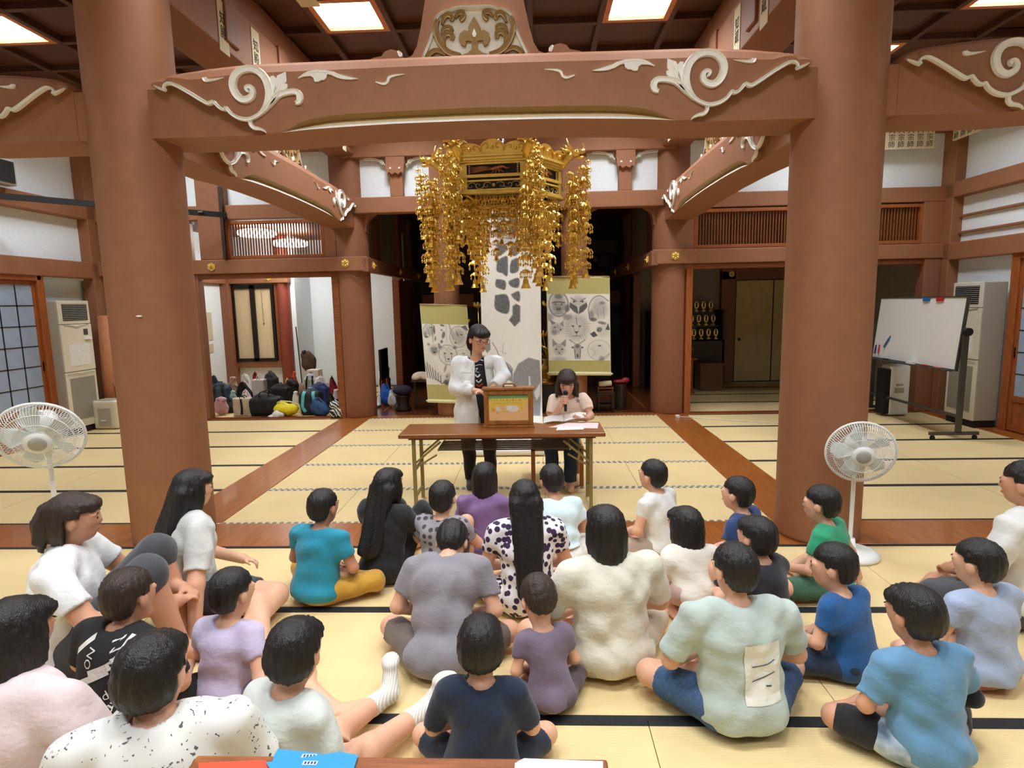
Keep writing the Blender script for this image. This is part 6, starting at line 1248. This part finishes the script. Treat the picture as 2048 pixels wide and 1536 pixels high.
# lower left group
PRT = mat('cloth_black_print', (26, 26, 28), .9, .1, 60, bump=.12, bscale=400)
t, so, VQ, po, VQ2, R0, O = seated('child in a black shirt covered with white lettering at the lower left', -1.74, 2.16, .77, PRT, BLK, ('short', 1), 'kneel', 'lap', -.25, .08, 0, .1, 1.12, .21, 1, .8, .9, hemz=.02, seed=21, h=.008)
f = back(R0, O, .34); D = R0@np.array([0, 1, 0]); pr = [textpart('is key', .055, lambda u, v: f(u+.06, v-.06), .5), textpart('ended', .05, lambda u, v: f(u+.08, v+.0), .5), textpart('NYC', .06, lambda u, v: f(u+.1, v+.14), -1.2), textpart('DYUZ', .07, lambda u, v: f(u+.04, v-.19), .45), textpart('ON', .05, lambda u, v: f(u-.02, v+.12), 1.4)]
pr += [stroke([(-.02, .06), (.1, .12), (.13, .2)], .03, f), stroke([(-.1, .0), (.0, .05), (.08, .09)], .025, f), stroke([(.13, -.03), (.15, -.12), (.13, -.2)], .02, f), stroke([(.1, -.03), (.125, -.0), (.14, -.03), (.12, -.07)], .008, f), patch(-.1, -.04, -.04, .02, f, 4), stroke([(-.09, -.13), (-.05, -.07), (.0, -.1), (-.04, -.17), (-.09, -.14)], .02, f), stroke([(-.12, .12), (-.06, .17), (-.02, .2)], .02, f)]
decal(so, VQ, D, cl('print_offwhite', (214, 212, 206)), pr, .003, 'lettering')
seated('child with black hair in a pale pink shirt in the lower left corner', -1.72, 1.62, .92, cl('pale_pink', (224, 204, 204)), cl('pink_trousers', (190, 170, 172)), ('bob', 0), 'kneel', 'lap', -.2, .08, 0, .15, 1.1, .21, 1, .8, .9, hemz=.02, seed=22)
seated('child in a lilac shirt behind the two nearest heads', -1.42, 2.42, .66, cl('lilac', (190, 178, 204)), cl('lilac_trousers', (120, 112, 130)), ('short', 0), 'side', 'prop', -.2, .06, -.2, .1, .95, seed=23)
PT2 = mat_blobs('doodle_cloth', (230, 230, 224), (92, 92, 98), 21, .17, .9, 1., noise=.2)
seated('boy with thick black hair in a white shirt with grey doodles, nearest the desk', -1.13, 1.53, .87, PT2, GRYD, ('bowl', 0), 'kneel', 'lap', .4, .06, -.35, .1, 1.06, .222, 0, .8, .9, hemz=.02, seed=24, h=.0085)
seated('child in a pale mint shirt and long white ribbed socks, nearest the desk', -.90, 1.80, .76, cl('pale_mint', (206, 212, 204)), cl('mint_shorts', (180, 184, 178)), ('bowl', 0), 'long', 'lap', -.45, .07, .3, .15, .9, .212, 0, .8, .5, hemz=.02, sock=mat_wave('ribbed_sock', (206, 204, 192), (232, 230, 222), 30, .9, 'X', 0, .3), seed=25, h=.0085)
seated('child in a dark navy T-shirt in the middle of the last row', -.22, 2.02, .65, cl('dark_navy', (22, 36, 58)), cl('navy_shorts', (30, 40, 56)), ('bowl', 0), 'cross', 'lap', None, .06, 0, .1, 1.04, .208, 0, .85, .9, hemz=.02, seed=26, h=.0085)
seated('small child in a plum grey shirt leaning beside the cream shirt', .06, 2.46, .57, cl('plum_grey', (112, 98, 116)), cl('plum_trousers', (90, 78, 84)), ('short', 1), 'cross', 'lap', .35, .12, 0, .6, .95, .2, 0, .5, .9, seed=27)
# ---- the two presenters (facing the room)
F_ = Rz(PI)
def presenter_head(t, c, M, s, style, hm, h=.0055, **k):
    face(t, c, M, s); return hair_obj(t, c, M, s, style, hm, h=h, **k)
t = thing('person', 'standing person with ponytail and glasses in an open white coat, hands on the picture box', 'person', (-.58, 5.7, 0), 0, 'presenters')
Y = 5.68; pt = lambda px, py, y=Y: P(px, py, y=y)
hc = pt(958, 676, 5.62); s = 1.12; M = F_@Rz(.55)@Rx(-.30); neck = pt(951, 722, 5.70)
sh = [pt(917, 726, 5.70), pt(995, 724, 5.68)]; elb = [pt(908, 776, 5.68), pt(1008, 752, 5.62)]; wri = [pt(958, 783, 5.43), pt(985, 776, 5.45)]
hipc = np.array([-.585, 5.74, .86]); hips = [hipc+[-.1, 0, -.02], hipc+[.1, 0, -.02]]; kne = [np.array([-.67, 5.74, .46]), np.array([-.46, 5.72, .46])]; ank = [np.array([-.66, 5.78, .08]), np.array([-.45, 5.76, .08])]
TOR = lambda q: [el(hipc+[0, 0, .02], np.array([.165, .115, .13])+q), el((hipc+neck)/2+[0, .01, -.04], np.array([.135, .10, .2])+q), el(neck-[0, -.01, .15], np.array([.15, .105, .16])+q), rc(sh[0]*.7+sh[1]*.3, sh[1]*.7+sh[0]*.3, .055+q)]
B = TOR(-.02)+[rc(neck-[0, 0, .03], hc+M@np.array([0, -.01, -.06])*s, .05, .047)]+head_prims(hc, M, s)
HD = [(np.array([.55, -.75, .05]), np.array([.05, -.1, 1.])), (np.array([-.55, -.7, -.05]), np.array([0, -.15, 1.]))]
for i in (0, 1):
    B += [(rc(sh[i], elb[i], .045, .037), .03), (rc(elb[i], wri[i], .037, .026), .02)]+hand_prims(wri[i], HD[i][0], HD[i][1], 1.0, .35, 1 if i == 0 else -1)
    B += [(rc(hips[i], kne[i], .075, .055), .03), (rc(kne[i], ank[i], .05, .036), .02), (rc(ank[i]-[0, 0, .03], ank[i]+[0, -.14, -.045], .036, .03), .02)]
V, Q = soft(B, .0058, .03); obj('body', V, Q, SK[0], t, None, True); presenter_head(t, hc, M, s, 'tied', HAIRB, seed=3)
V, Q = soft(TOR(-.004)+[(fcone(sh[i], sh[i]+(elb[i]-sh[i])*.5, .052, .05), .03) for i in (0, 1)], .007, .03, lambda Fd, X: np.maximum(Fd, .06-np.linalg.norm((X-neck.astype(np.float32)-np.array([0, -.02, .045], np.float32)), axis=-1))); so = obj('black_shirt', V, Q, BLK, t, None, True); VQ = (V, Q)
G = [el(hipc+[0, 0, .0], (.165, .12, .12))]
for i in (0, 1): G += [(rc(hips[i], kne[i], .088, .066), .03), (fcone(kne[i], ank[i], .066, .056), .03)]
f2 = foldf(5, .004); V, Q = soft(G, .008, .03, lambda Fd, X: Fd+f2(X)); obj('trousers', V, Q, BLK, t, None, True)
for i in (0, 1): V, Q = soft([rc(ank[i]-[0, 0, .03], ank[i]+[0, -.14, -.045], .042, .034), rc(ank[i]+[0, 0, .02], ank[i]-[0, 0, .03], .042)], .008, .02, lambda Fd, X: np.maximum(Fd, .002-X[..., 2])); obj('sock', V, Q, GRYD, t, None, True)
CT = TOR(.022)+[el(hipc+[0, 0, -.08], (.20, .145, .2)), rc(hipc+[-.06, 0, -.1], hipc+[-.09, 0, -.30], .13, .135), rc(hipc+[.06, 0, -.1], hipc+[.09, 0, -.30], .13, .135)]
for i in (0, 1): CT += [(rc(sh[i], elb[i], .064, .062), .04), (fcone(elb[i], elb[i]+(wri[i]-elb[i])*.82, .062, .052), .03)]
f3 = foldf(31, .0095, .6); hz = np.float32(.60)
OPc = [(1.30, P(958, 720, y=5.6)[0], .045), (1.15, P(960, 745, y=5.6)[0], .05), (1.0, P(962, 775, y=5.6)[0], .062), (.8, P(972, 810, y=5.6)[0], .075), (.5, P(975, 860, y=5.6)[0], .09)]
def coat(Fd, X):
    d = Fd+f3(X); z = X[..., 2]; d = np.maximum(d, hz-z); zz_ = [q[0] for q in OPc][::-1]
    c = np.interp(z, zz_, [q[1] for q in OPc][::-1]); w_ = np.interp(z, zz_, [q[2] for q in OPc][::-1])
    notch = np.maximum(np.abs(X[..., 0]-c)-w_, X[..., 1]-5.69); d = np.maximum(d, -notch)
    return np.maximum(d, .075-np.linalg.norm(X-neck.astype(np.float32)-np.array([0, -.02, .055], np.float32), axis=-1)).astype(np.float32)
V, Q = soft(CT, .0065, .035, coat); WC = mat('coat_white', (238, 241, 240), .85, .03, 40, bump=.1, bscale=300); co = obj('white_coat', V, Q, WC, t, None, True); VC = (V, Q)
# collar, pockets and buttons
fw = lambda u, v: np.array([u, 5.2, v]); D = (0, 1, 0)
for e, (a, b) in ((-1, ((930, 955), 716)), (1, ((968, 992), 716))):
    q = [P(x, y, y=5.6) for x, y in (((926, 716), (941, 712), (948, 726), (943, 742), (935, 735)) if e < 0 else ((992, 714), (975, 710), (964, 722), (968, 742), (982, 732)))]
    pv = [np.array([p[0], 5.2, p[2]]) for p in q]; ctr = sum(pv)/5
    V5, F5 = [], []
    for i in range(5):
        for j in range(4): V5.append(ctr+(pv[i]-ctr)*(j+1)/4)
    V5.append(ctr); F5 = [(i*4+j, ((i+1) % 5)*4+j, ((i+1) % 5)*4+j+1, i*4+j+1) for i in range(5) for j in range(3)]+[(20, ((i+1) % 5)*4, i*4) for i in range(5)]
    decal(co, VC, D, WC, [(V5, F5)], .012, 'collar')
    x0, x1 = (924, 944) if e < 0 else (970, 990); q0, q1 = P(x0, 738, y=5.6), P(x1, 745, y=5.6); decal(co, VC, D, WC, [patch(q0[0], q1[0], q1[2], q0[2], fw, 6)], .009, 'pocket_flap'); q2 = P(x1-2, 768, y=5.6); decal(co, VC, D, WC, [patch(q0[0]+.008, q1[0]-.008, q2[2], q1[2], fw, 6)], .004, 'pocket')
BT = mat('coat_button', (210, 206, 198), .5, .02, 20)
for y in (752, 778, 800, 820, 838):
    q = P(951, y, y=5.6); decal(co, VC, D, BT, [patch(q[0]-.006, q[0]+.006, q[2]-.006, q[2]+.006, fw, 2)], .005, 'button')
MW, MR = cl('motif_white', (226, 228, 228)), cl('motif_red', (196, 50, 44))
def px(x, y): q = P(x, y, y=5.6); return (q[0], q[2])
decal(so, VQ, D, MW, [stroke([px(944, 727), px(950, 722), px(958, 720), px(966, 722)], .008, fw), stroke([px(947, 733), px(958, 730), px(964, 731)], .005, fw), stroke([px(948, 739), px(955, 737), px(951, 743), px(958, 745)], .005, fw), stroke([px(950, 749), px(955, 754), px(960, 749)], .014, fw), stroke([px(952, 760), px(957, 765), px(963, 759)], .012, fw)], .003, 'shirt_motif'); decal(so, VQ, D, MR, [stroke([px(952, 769), px(958, 773), px(965, 768)], .014, fw)], .003, 'shirt_motif_red')
GL = mat('glasses_frame_red', (120, 44, 36), .35, .05, 20); B = MB(); hf = lambda x, y, z: hc+M@np.array([x, y, z])*s
for e in (-1, 1):
    B.tube([hf(e*.033+.026*math.cos(a)*(1 if abs(math.cos(a)) < .8 else .95), .102-.012*abs(math.cos(a))*(e*math.cos(a) > 0), -.006+.017*math.sin(a)) for a in np.arange(16)*2*PI/16], .0022, 6, closed=True); B.tube([hf(e*.06, .09, .002), hf(e*.078, .04, .0), hf(e*.08, -.005, -.004)], .002, 5)
B.tube([hf(-.008, .104, -.002), hf(0, .107, .001), hf(.008, .104, -.002)], .002, 5); B.build('glasses', GL, t, True); MB().ball(hf(-.08, .0, -.05), .005, 8, k=5).build('earring', CHROME, t)
# the seated reader
t = thing('person', 'seated reader in a pale pink T-shirt speaking into a hand microphone', 'person', (.26, 5.95, 0), 0, 'presenters')
hc = P(1134, 764, y=5.72); s = 1.08; M = F_@Rz(-.05)@Rx(-.42); neck = P(1138, 795, y=5.80)
sh = [P(1108, 800, y=5.80), P(1166, 798, y=5.80)]; elb = [P(1100, 842, y=5.68), P(1181, 832, y=5.68)]; wri = [P(1121, 812, y=5.56), P(1173, 838, y=5.52)]
hipc = np.array([.25, 6.0, .50]); hips = [hipc+[-.09, 0, -.01], hipc+[.09, 0, -.01]]; kne = [np.array([.14, 5.60, .50]), np.array([.34, 5.60, .50])]; ank = [np.array([.17, 5.66, .09]), np.array([.33, 5.64, .09])]
TOR = lambda q: [el(hipc+[0, 0, .03], np.array([.16, .12, .12])+q), el((hipc+neck)/2+[0, .02, -.03], np.array([.128, .098, .18])+q), el(neck-[0, -.01, .13], np.array([.14, .10, .14])+q), rc(sh[0]*.75+sh[1]*.25, sh[1]*.75+sh[0]*.25, .05+q)]
B = TOR(-.018)+[rc(neck-[0, 0, .03], hc+M@np.array([0, -.015, -.06])*s, .047, .044)]+head_prims(hc, M, s)
mic0, mic1 = P(1131, 781, y=5.565), P(1131, 823, y=5.53); md = (mic1-mic0)/np.linalg.norm(mic1-mic0)
for i in (0, 1): B += [(rc(sh[i], elb[i], .042, .035), .03), (rc(elb[i], wri[i], .035, .024), .02), (rc(hips[i], kne[i], .07, .055), .03), (rc(kne[i], ank[i], .05, .036), .02), (rc(ank[i]-[0, 0, .03], ank[i]+[0, -.14, -.045], .036, .03), .02)]
mc = mic0+(mic1-mic0)*.45; Xh = np.array([1., 0, 0]); Yh = np.array([0, -1., 0])   # right hand: fingers wrapped round the microphone
B += [(el(mc+np.array([-.03, .012, -.012]), (.018, .026, .04)), .02), (rc(wri[0], mc+np.array([-.032, .014, -.03]), .024, .024), .02)]
for j in range(4):
    q = mc-md*(.034-.021*j); B += [(rc(q+[-.026, -.004, 0], q+[-.012, -.026, 0], .0088), .007), (rc(q+[-.012, -.026, 0], q+[.012, -.026, .0], .0085), .007), (rc(q+[.012, -.026, 0], q+[.024, -.008, 0], .0078), .007)]
B += [(rc(mc+np.array([-.026, .01, .03]), mc+np.array([.004, .024, .045]), .011, .009), .008)]
B += hand_prims(wri[1], np.array([-.75, -.35, .1]), np.array([.1, -.6, -.75]), .98, .35, 1)
V, Q = soft(B, .0056, .03); obj('body', V, Q, SK[0], t, None, True); presenter_head(t, hc, M, s, 'bob', HAIRD, seed=5)
V, Q = soft([rc(hc+M@np.array([e*.072, .035, .02])*s, hc+M@np.array([e*.085, .06, -.085])*s, .02, .012) for e in (-1, 1)]+[rc(hc+M@np.array([e*.08, .0, -.03])*s, hc+np.array([-e*.10, .0, -.14]), .032, .014) for e in (-1, 1)], .0056, .02); obj('hair_lock', V, Q, HAIRD, t, None, True)
TEE = cl('blush_tee', (238, 212, 192)); f4 = foldf(41, .005)
V, Q = soft(TOR(.01)+[(fcone(sh[i], sh[i]+(elb[i]-sh[i])*.68, .062, .062), .04) for i in (0, 1)], .0065, .03, lambda Fd, X: np.maximum(np.maximum(Fd+f4(X), .46-X[..., 2]), .072-np.linalg.norm((X-neck.astype(np.float32)-np.array([0, -.03, .055], np.float32)), axis=-1))); so = obj('t_shirt', V, Q, TEE, t, None, True)
q = P(1158, 806, y=5.6); st = []
for i in range(5): a, b = PI/2+i*4*PI/5, PI/2+(i+1)*4*PI/5; st.append(stroke([(q[0]+.022*math.cos(a), q[2]+.022*math.sin(a)), (q[0]+.022*math.cos(b), q[2]+.022*math.sin(b))], .004, fw))
decal(so, (V, Q), D, cl('star_grey', (120, 112, 116)), st, .003, 'star_print')
G = [el(hipc, (.165, .13, .11))]
for i in (0, 1): G += [(rc(hips[i], kne[i], .084, .07), .03), (fcone(kne[i], ank[i], .07, .06), .03)]
V, Q = soft(G, .009, .03, lambda Fd, X: Fd+f2(X)); obj('jeans', V, Q, DENIMD, t, None, True)
t = thing('microphone', 'black hand microphone held by the seated reader', 'microphone', mic1)
MB().tube([mic0+md*.045, mic0+md*.06, mic1-md*.01, mic1], [.016, .0175, .013, .012], 14).build('handle', mat('mic_black', (26, 26, 28), .35, .05, 20), t, True); MB().ball(mic0+md*.022, .024, 14, k=8).build('grille_head', mat('mic_mesh', (40, 40, 42), .4, .2, 200, metal=.6), t, True); MB().tube([mic0+md*.042, mic0+md*.048], .02, 14).build('ring', CHROME, t)
# open booklet in the reader's left hand
t = thing('open_booklet', 'open white booklet held above the table by the reader', 'booklet', P(1128, 845, y=5.5)); a0, a1, a2 = P(1087, 846, y=5.42), P(1128, 843, y=5.46), P(1173, 836, y=5.44); b0, b1, b2 = P(1088, 835, y=5.58), P(1128, 829, y=5.64), P(1172, 825, y=5.60)
for nm, (p, q, r, u) in (('left_page', (a0, a1, b1, b0)), ('right_page', (a1, a2, b2, b1))):
    V = []; n = 6
    for j in range(3):
        for i in range(n+1): w_ = (p+(q-p)*i/n)*(1-j/2)+(u+(r-u)*i/n)*j/2; V.append(w_+np.array([0, 0, .012*math.sin(PI*i/n)]))
    k = len(V); F = [(j*(n+1)+i, j*(n+1)+i+1, (j+1)*(n+1)+i+1, (j+1)*(n+1)+i) for j in range(2) for i in range(n)]; V += [x-np.array([0, 0, .004]) for x in V]; F += [tuple(k+i for i in f[::-1]) for f in F]
    obj(nm, V, F, mat('booklet_page', (232, 226, 222), .8, .06, 24), t)
MB().tube([a1+[0, 0, .004], b1+[0, 0, .004]], .005, 6).build('binding', mat('booklet_binding', (214, 200, 170), .7, .1, 30), t)
# ---------------------------------------------------------------- the heap of school bags in the room on the left
NY = lambda n, c, **k: mat('bag_'+n, c, .7, .1, 40, bump=.15, bscale=200, **k)
B_BLK = NY('black', (20, 20, 23)); B_TEAL = NY('teal_strap', (96, 190, 206)); B_WH = NY('white', (226, 226, 224))
def bag(kind, x0p, x1p, yt, y, m, label, strap=None, sm=None, seed=1, dep=.55, z0=.006, cat='bag'):
    xm = (x0p+x1p)/2; a, b, tp = P(x0p, 760, y=y), P(x1p, 760, y=y), P(xm, yt, y=y); w = b[0]-a[0]; h = tp[2]-z0; x = (a[0]+b[0])/2; d = w*dep; yc = y+d/2
    t = thing(kind if kind != 'lump' else 'cloth_bag', label, cat, (x, yc, z0)); fo = foldf(seed, .006); H = .012 if w < .35 else .016
    q = lambda u, v, e: np.array([x+u*w/2, yc-v*d/2, z0+e*h])
    if kind == 'backpack': pr = [rb(q(0, 0, .46), (w*.30, d*.26, h*.30), min(w, h)*.14), el(q(0, 0, .8), (w*.40, d*.38, h*.2)), (rb(q(0, .62, .27), (w*.24, d*.13, h*.13), w*.06), .02)]
    elif kind == 'tote_bag': pr = [rb(q(0, 0, .48), (w*.44, d*.40, h*.43), .02)]
    elif kind == 'duffel_bag': pr = [rb(q(0, 0, .42), (w*.34, d*.26, h*.22), h*.16), el(q(-.15, 0, .72), (w*.36, d*.36, h*.26)), el(q(.55, .3, .25), (w*.25, d*.3, h*.22))]
    elif kind == 'drawstring_bag': pr = [el(q(0, 0, .42), (w*.49, d*.49, h*.42)), el(q(-.1, 0, .62), (w*.38, d*.4, h*.3)), rc(q(.05, 0, .8), q(.12, .1, .92), w*.24, w*.2), el(q(.12, .1, .97), (w*.3, d*.3, h*.05))]
    elif kind == 'pouch': pr = [el(q(-.3, 0, .45), (w*.34, d*.5, h*.45)), el(q(.35, .1, .4), (w*.32, d*.5, h*.4))]
    else: pr = [el(q(-.1, 0, .42), (w*.44, d*.48, h*.42)), el(q(.3, .2, .3), (w*.3, d*.4, h*.3)), el(q(-.25, 0, .75), (w*.26, d*.3, h*.24))]
    V, Q = soft(pr, H, .03, lambda Fd, X: np.maximum(Fd+fo(X), np.float32(z0)-X[..., 2])); so = obj('bag_body', V, Q, m, t, None, True)
    s = sm or m
    if kind == 'backpack':
        MB().tube([q(-.2, 0, .94), q(-.14, 0, 1.02), q(.14, 0, 1.02), q(.2, 0, .94)], .010, 8).build('top_handle', s, t, True)
        if strap:
            for e in (-1, 1): decal(so, (V, Q), (0, 1, 0), s, [stroke([(x+e*w*.17, z0+h*.92), (x+e*w*.22, z0+h*.62), (x+e*w*.24, z0+h*.34), (x+e*w*.12, z0+h*.14)], w*.13, lambda u, v: np.array([u, y-.5, v]))], .012, 'strap')
        MB().tube([q(-.5, .86, .42), q(0, .98, .45), q(.5, .86, .42)], .004, 5).build('zip', s, t)
    elif kind in ('tote_bag', 'duffel_bag'):
        for v in (-.5, .6): MB().tube([q(-.3, v, .86), q(-.24, v, 1.03), q(0, v, 1.10), q(.24, v, 1.03), q(.3, v, .86)], .009, 8).build('handle', s, t, True)
        if strap: decal(so, (V, Q), (0, 1, 0), s, [stroke([(x-.02*w, z0+h*.95), (x+.02*w, z0+h*.5), (x-.02*w, z0+h*.1)], w*.12, lambda u, v: np.array([u, y-.5, v]))], .008, 'strap')
    elif kind == 'drawstring_bag': MB().tube([q(0, .4, .8), q(.3, .9, .4), q(.2, .95, .1)], .005, 6).build('cord', s, t, True)
    elif kind == 'pouch': MB().tube([q(-.8, .3, .8), q(-.2, .6, 1.0), q(.5, .5, .95), q(1.1, .2, .7), q(1.3, .6, .1)], .012, 8).build('strap', s, t, True)
    else: MB().tube([q(-.5, .3, .75), q(-.1, .5, 1.02), q(.4, .4, .6)], .009, 8).build('strap', s, t, True)
    return t
ZEB = mat_wave('bag_zebra', (24, 24, 26), (206, 206, 200), 9, .8, 'DIAGONAL', 9., 0, detail=2)
PKF = mat_blobs('bag_pink_flower', (224, 176, 186), (170, 150, 190), 14, .3, .8); TNF = mat_blobs('bag_tan_pattern', (196, 164, 140), (110, 80, 70), 20, .3, .8); PNF = mat_blobs('bag_white_pink', (236, 216, 218), (208, 120, 140), 26, .25, .8)
for r in ( # kind, x0, x1, top, depth, material, label, strap, strap material
    ('tote_bag', 461, 497, 796, 9.72, NY('beige', (206, 190, 162)), 'beige upright tote bag with a black strap at the front of the heap', 1, B_BLK),
    ('duffel_bag', 488, 556, 788, 9.66, B_BLK, 'big black sports bag at the front of the heap', 0, B_BLK),
    ('pouch', 536, 588, 803, 9.62, NY('yellow', (244, 226, 40)), 'bright yellow pouch bag lying at the front of the heap', 0, NY('lime', (226, 226, 150))),
    ('backpack', 590, 640, 779, 9.74, NY('black2', (26, 32, 36)), 'black rucksack with two turquoise shoulder straps', 1, B_TEAL),
    ('lump', 613, 654, 796, 9.58, NY('blue', (40, 74, 122)), 'slate blue bag slumped in front of the rucksack with turquoise straps', 0, B_BLK),
    ('backpack', 652, 686, 801, 9.46, ZEB, 'black and white patterned rucksack beside the rear column', 0, B_BLK),
    ('drawstring_bag', 417, 449, 798, 9.84, PKF, 'pink and lilac drawstring bag at the left end of the heap', 0, B_WH),
    ('lump', 438, 464, 793, 10.05, NY('olive', (40, 46, 38)), 'dark olive bag behind the pink drawstring bag', 0, B_BLK),
    ('backpack', 414, 456, 766, 10.35, NY('slate', (58, 78, 98)), 'slate rucksack with black straps at the left of the heap', 1, B_BLK),
    ('lump', 412, 440, 752, 10.9, NY('navy', (28, 34, 56)), 'navy bag at the back left of the heap', 0, B_BLK),
    ('drawstring_bag', 449, 473, 755, 10.7, TNF, 'tan patterned cloth bag in the back row of the heap', 0, B_BLK),
    ('lump', 474, 503, 748, 11.0, B_WH, 'white plastic bag at the back of the heap under the window', 0, B_WH),
    ('lump', 499, 521, 745, 11.1, NY('red', (178, 30, 38)), 'bright red bag at the back of the heap under the window', 0, B_BLK),
    ('backpack', 522, 552, 744, 10.8, NY('grey_black', (46, 48, 54)), 'tall dark grey rucksack standing up in the back row', 0, B_BLK),
    ('tote_bag', 503, 526, 756, 10.45, NY('pale_grey', (206, 206, 204)), 'pale grey upright tote bag in the middle of the heap', 0, B_WH),
    ('lump', 465, 503, 764, 10.4, NY('black3', (22, 22, 24)), 'round black bag behind the beige tote', 0, B_BLK),
    ('drawstring_bag', 454, 469, 783, 10.2, NY('mint', (168, 214, 214)), 'small mint pouch behind the beige tote', 0, B_WH),
    ('lump', 476, 501, 780, 10.05, PNF, 'pink and white printed cloth bag over the beige tote', 0, B_WH),
    ('backpack', 535, 576, 768, 10.3, NY('black4', (18, 18, 20)), 'black rucksack behind the yellow pouch', 0, B_BLK),
    ('backpack', 565, 593, 758, 10.7, NY('black5', (30, 28, 28)), 'black rucksack below the orange bag', 0, B_BLK),
    ('drawstring_bag', 581, 594, 743, 11.2, NY('orange', (222, 92, 40)), 'small orange bag standing at the back by the red column', 0, B_BLK),
    ('lump', 567, 581, 757, 11.1, NY('custard', (226, 206, 110)), 'small custard yellow bag at the back of the heap', 0, B_WH),
    ('backpack', 604, 633, 748, 11.2, NY('white_black', (190, 196, 200)), 'pale rucksack with black trim at the back right of the heap', 1, B_BLK),
    ('lump', 620, 662, 753, 10.9, NY('plastic', (232, 232, 230)), 'long white plastic bag lying at the back right of the heap', 0, B_WH),
    ('lump', 591, 611, 766, 10.75, NY('sand', (206, 180, 156)), 'sand coloured cloth bag in the middle right of the heap', 0, B_WH),
    ('backpack', 612, 655, 767, 10.2, NY('royal', (36, 54, 120)), 'royal blue rucksack behind the turquoise strapped one', 0, NY('purple', (90, 60, 110))),
    ('lump', 654, 674, 753, 10.8, NY('crimson', (150, 28, 48)), 'crimson bag partly behind the rear column', 0, B_BLK),
    ('drawstring_bag', 661, 676, 780, 10.1, PNF, 'small pink flowered drawstring bag by the rear column', 0, B_WH),
    ('lump', 648, 668, 786, 9.9, NY('black6', (24, 22, 26)), 'small black bag behind the patterned rucksack', 0, B_BLK),
    ('drawstring_bag', 580, 595, 784, 10.05, NY('chalk', (236, 234, 226)), 'small chalk white bag behind the yellow pouch', 0, B_BLK),
    ('backpack', 756, 780, 748, 11.2, NY('black7', (22, 20, 22)), 'black rucksack with red straps right of the rear column', 1, NY('red_strap', (206, 62, 56))),
    ('lump', 756, 784, 768, 10.5, NY('cobalt', (30, 90, 180)), 'cobalt blue bag right of the rear column', 0, B_BLK),
    ('lump', 772, 792, 781, 10.35, NY('chalk2', (222, 226, 222)), 'white glove shaped bag on the hall floor right of the column', 0, B_WH)):
    bag(*r[:9], seed=int(r[1]), dep=.5 if r[2]-r[1] > 30 else .7)
tag(sdfobj('plastic_bag', [el(P(768, 744, y=11.75)+[0, 0, -.02], (.11, .08, .08)), el(P(774, 738, y=11.75), (.06, .05, .06)), rc(P(768, 750, y=11.75), [P(768, 750, y=11.75)[0], 11.75, .05], .1, .13)], NY('plastic2', (236, 236, 232)), None, .014, .03), 'white plastic carrier bag leaning at the white partition', 'bag')
t = thing('white_bundle', 'crumpled white cloth with dark ends lying before the yellow pouch', 'cloth', (*P(556, 836, z=0)[:2], 0)); q = wloc(t)
fo = foldf(8, .01); V, Q = soft([el(q+[0, 0, .05], (.1, .07, .06)), el(q+[-.09, -.02, .03], (.07, .05, .03))], .01, .02, lambda Fd, X: np.maximum(Fd+fo(X), .008-X[..., 2])); obj('cloth', V, Q, B_WH, t, None, True); MB().tube([q+[-.12, -.04, .02], q+[-.2, -.05, .018], q+[-.26, -.03, .016]], .012, 6).build('dark_cord', B_BLK, t, True)
t = thing('shoe', 'white and grey shoe standing on its heel beside the rear column', 'shoe', (*P(758, 814, z=.0)[:2], .012)); q = wloc(t); V, Q = soft([rc(q+[0, 0, .04], q+[0, .03, .15], .04, .032), el(q+[0, -.03, .03], (.038, .06, .03))], .01, .02, lambda Fd, X: np.maximum(Fd, .012-X[..., 2])); obj('upper', V, Q, B_WH, t, None, True); MB().box(q[0]-.04, q[0]+.04, q[1]-.09, q[1]+.03, .012, .025).build('sole', B_BLK, t)
t = thing('straw_basket', 'brown woven basket hat hanging on a floor stand at the back of the bag room', 'stand', (*P(604, 752, y=12.2)[:2], 0)); q = wloc(t)
B = MB(); B.cyl((q[0], 12.2, .02), (q[0]-.06, 12.2, 1.42), .012, 8); B.lathe([(.14, 0), (.14, .02), (.02, .04)], (q[0], 12.2, 0), 16); B.build('stand_pole', RUBBER, t); c_2 = P(606, 706, y=12.2); MB().tube([c_2, c_2+[.06, 0, .02]], .05, 10).build('clamp', RUBBER, t, True)
sdfobj('woven_bag', [el(P(618, 724, y=12.25), (.15, .12, .22)), el(P(612, 712, y=12.25), (.1, .1, .1))], mat('brown_fur_bag', (84, 62, 46), .9, .3, 40, bump=.6, bscale=60), t, .016, .03, lambda Fd, X: Fd+foldf(3, .012)(X))
a, b = P(613, 752, y=11.9), P(636, 740, y=11.9); t = thing('white_carton', 'white carton on the floor at the back of the bag room', 'box', ((a[0]+b[0])/2, 12.0, 0)); MB().box(a[0], b[0], 11.9, 12.15, 0, b[2]).build('carton', B_WH, t, bev=.006); MB().box(a[0]-.002, b[0]+.002, 12.0, 12.04, b[2], b[2]+.002).build('tape', TAN, t)
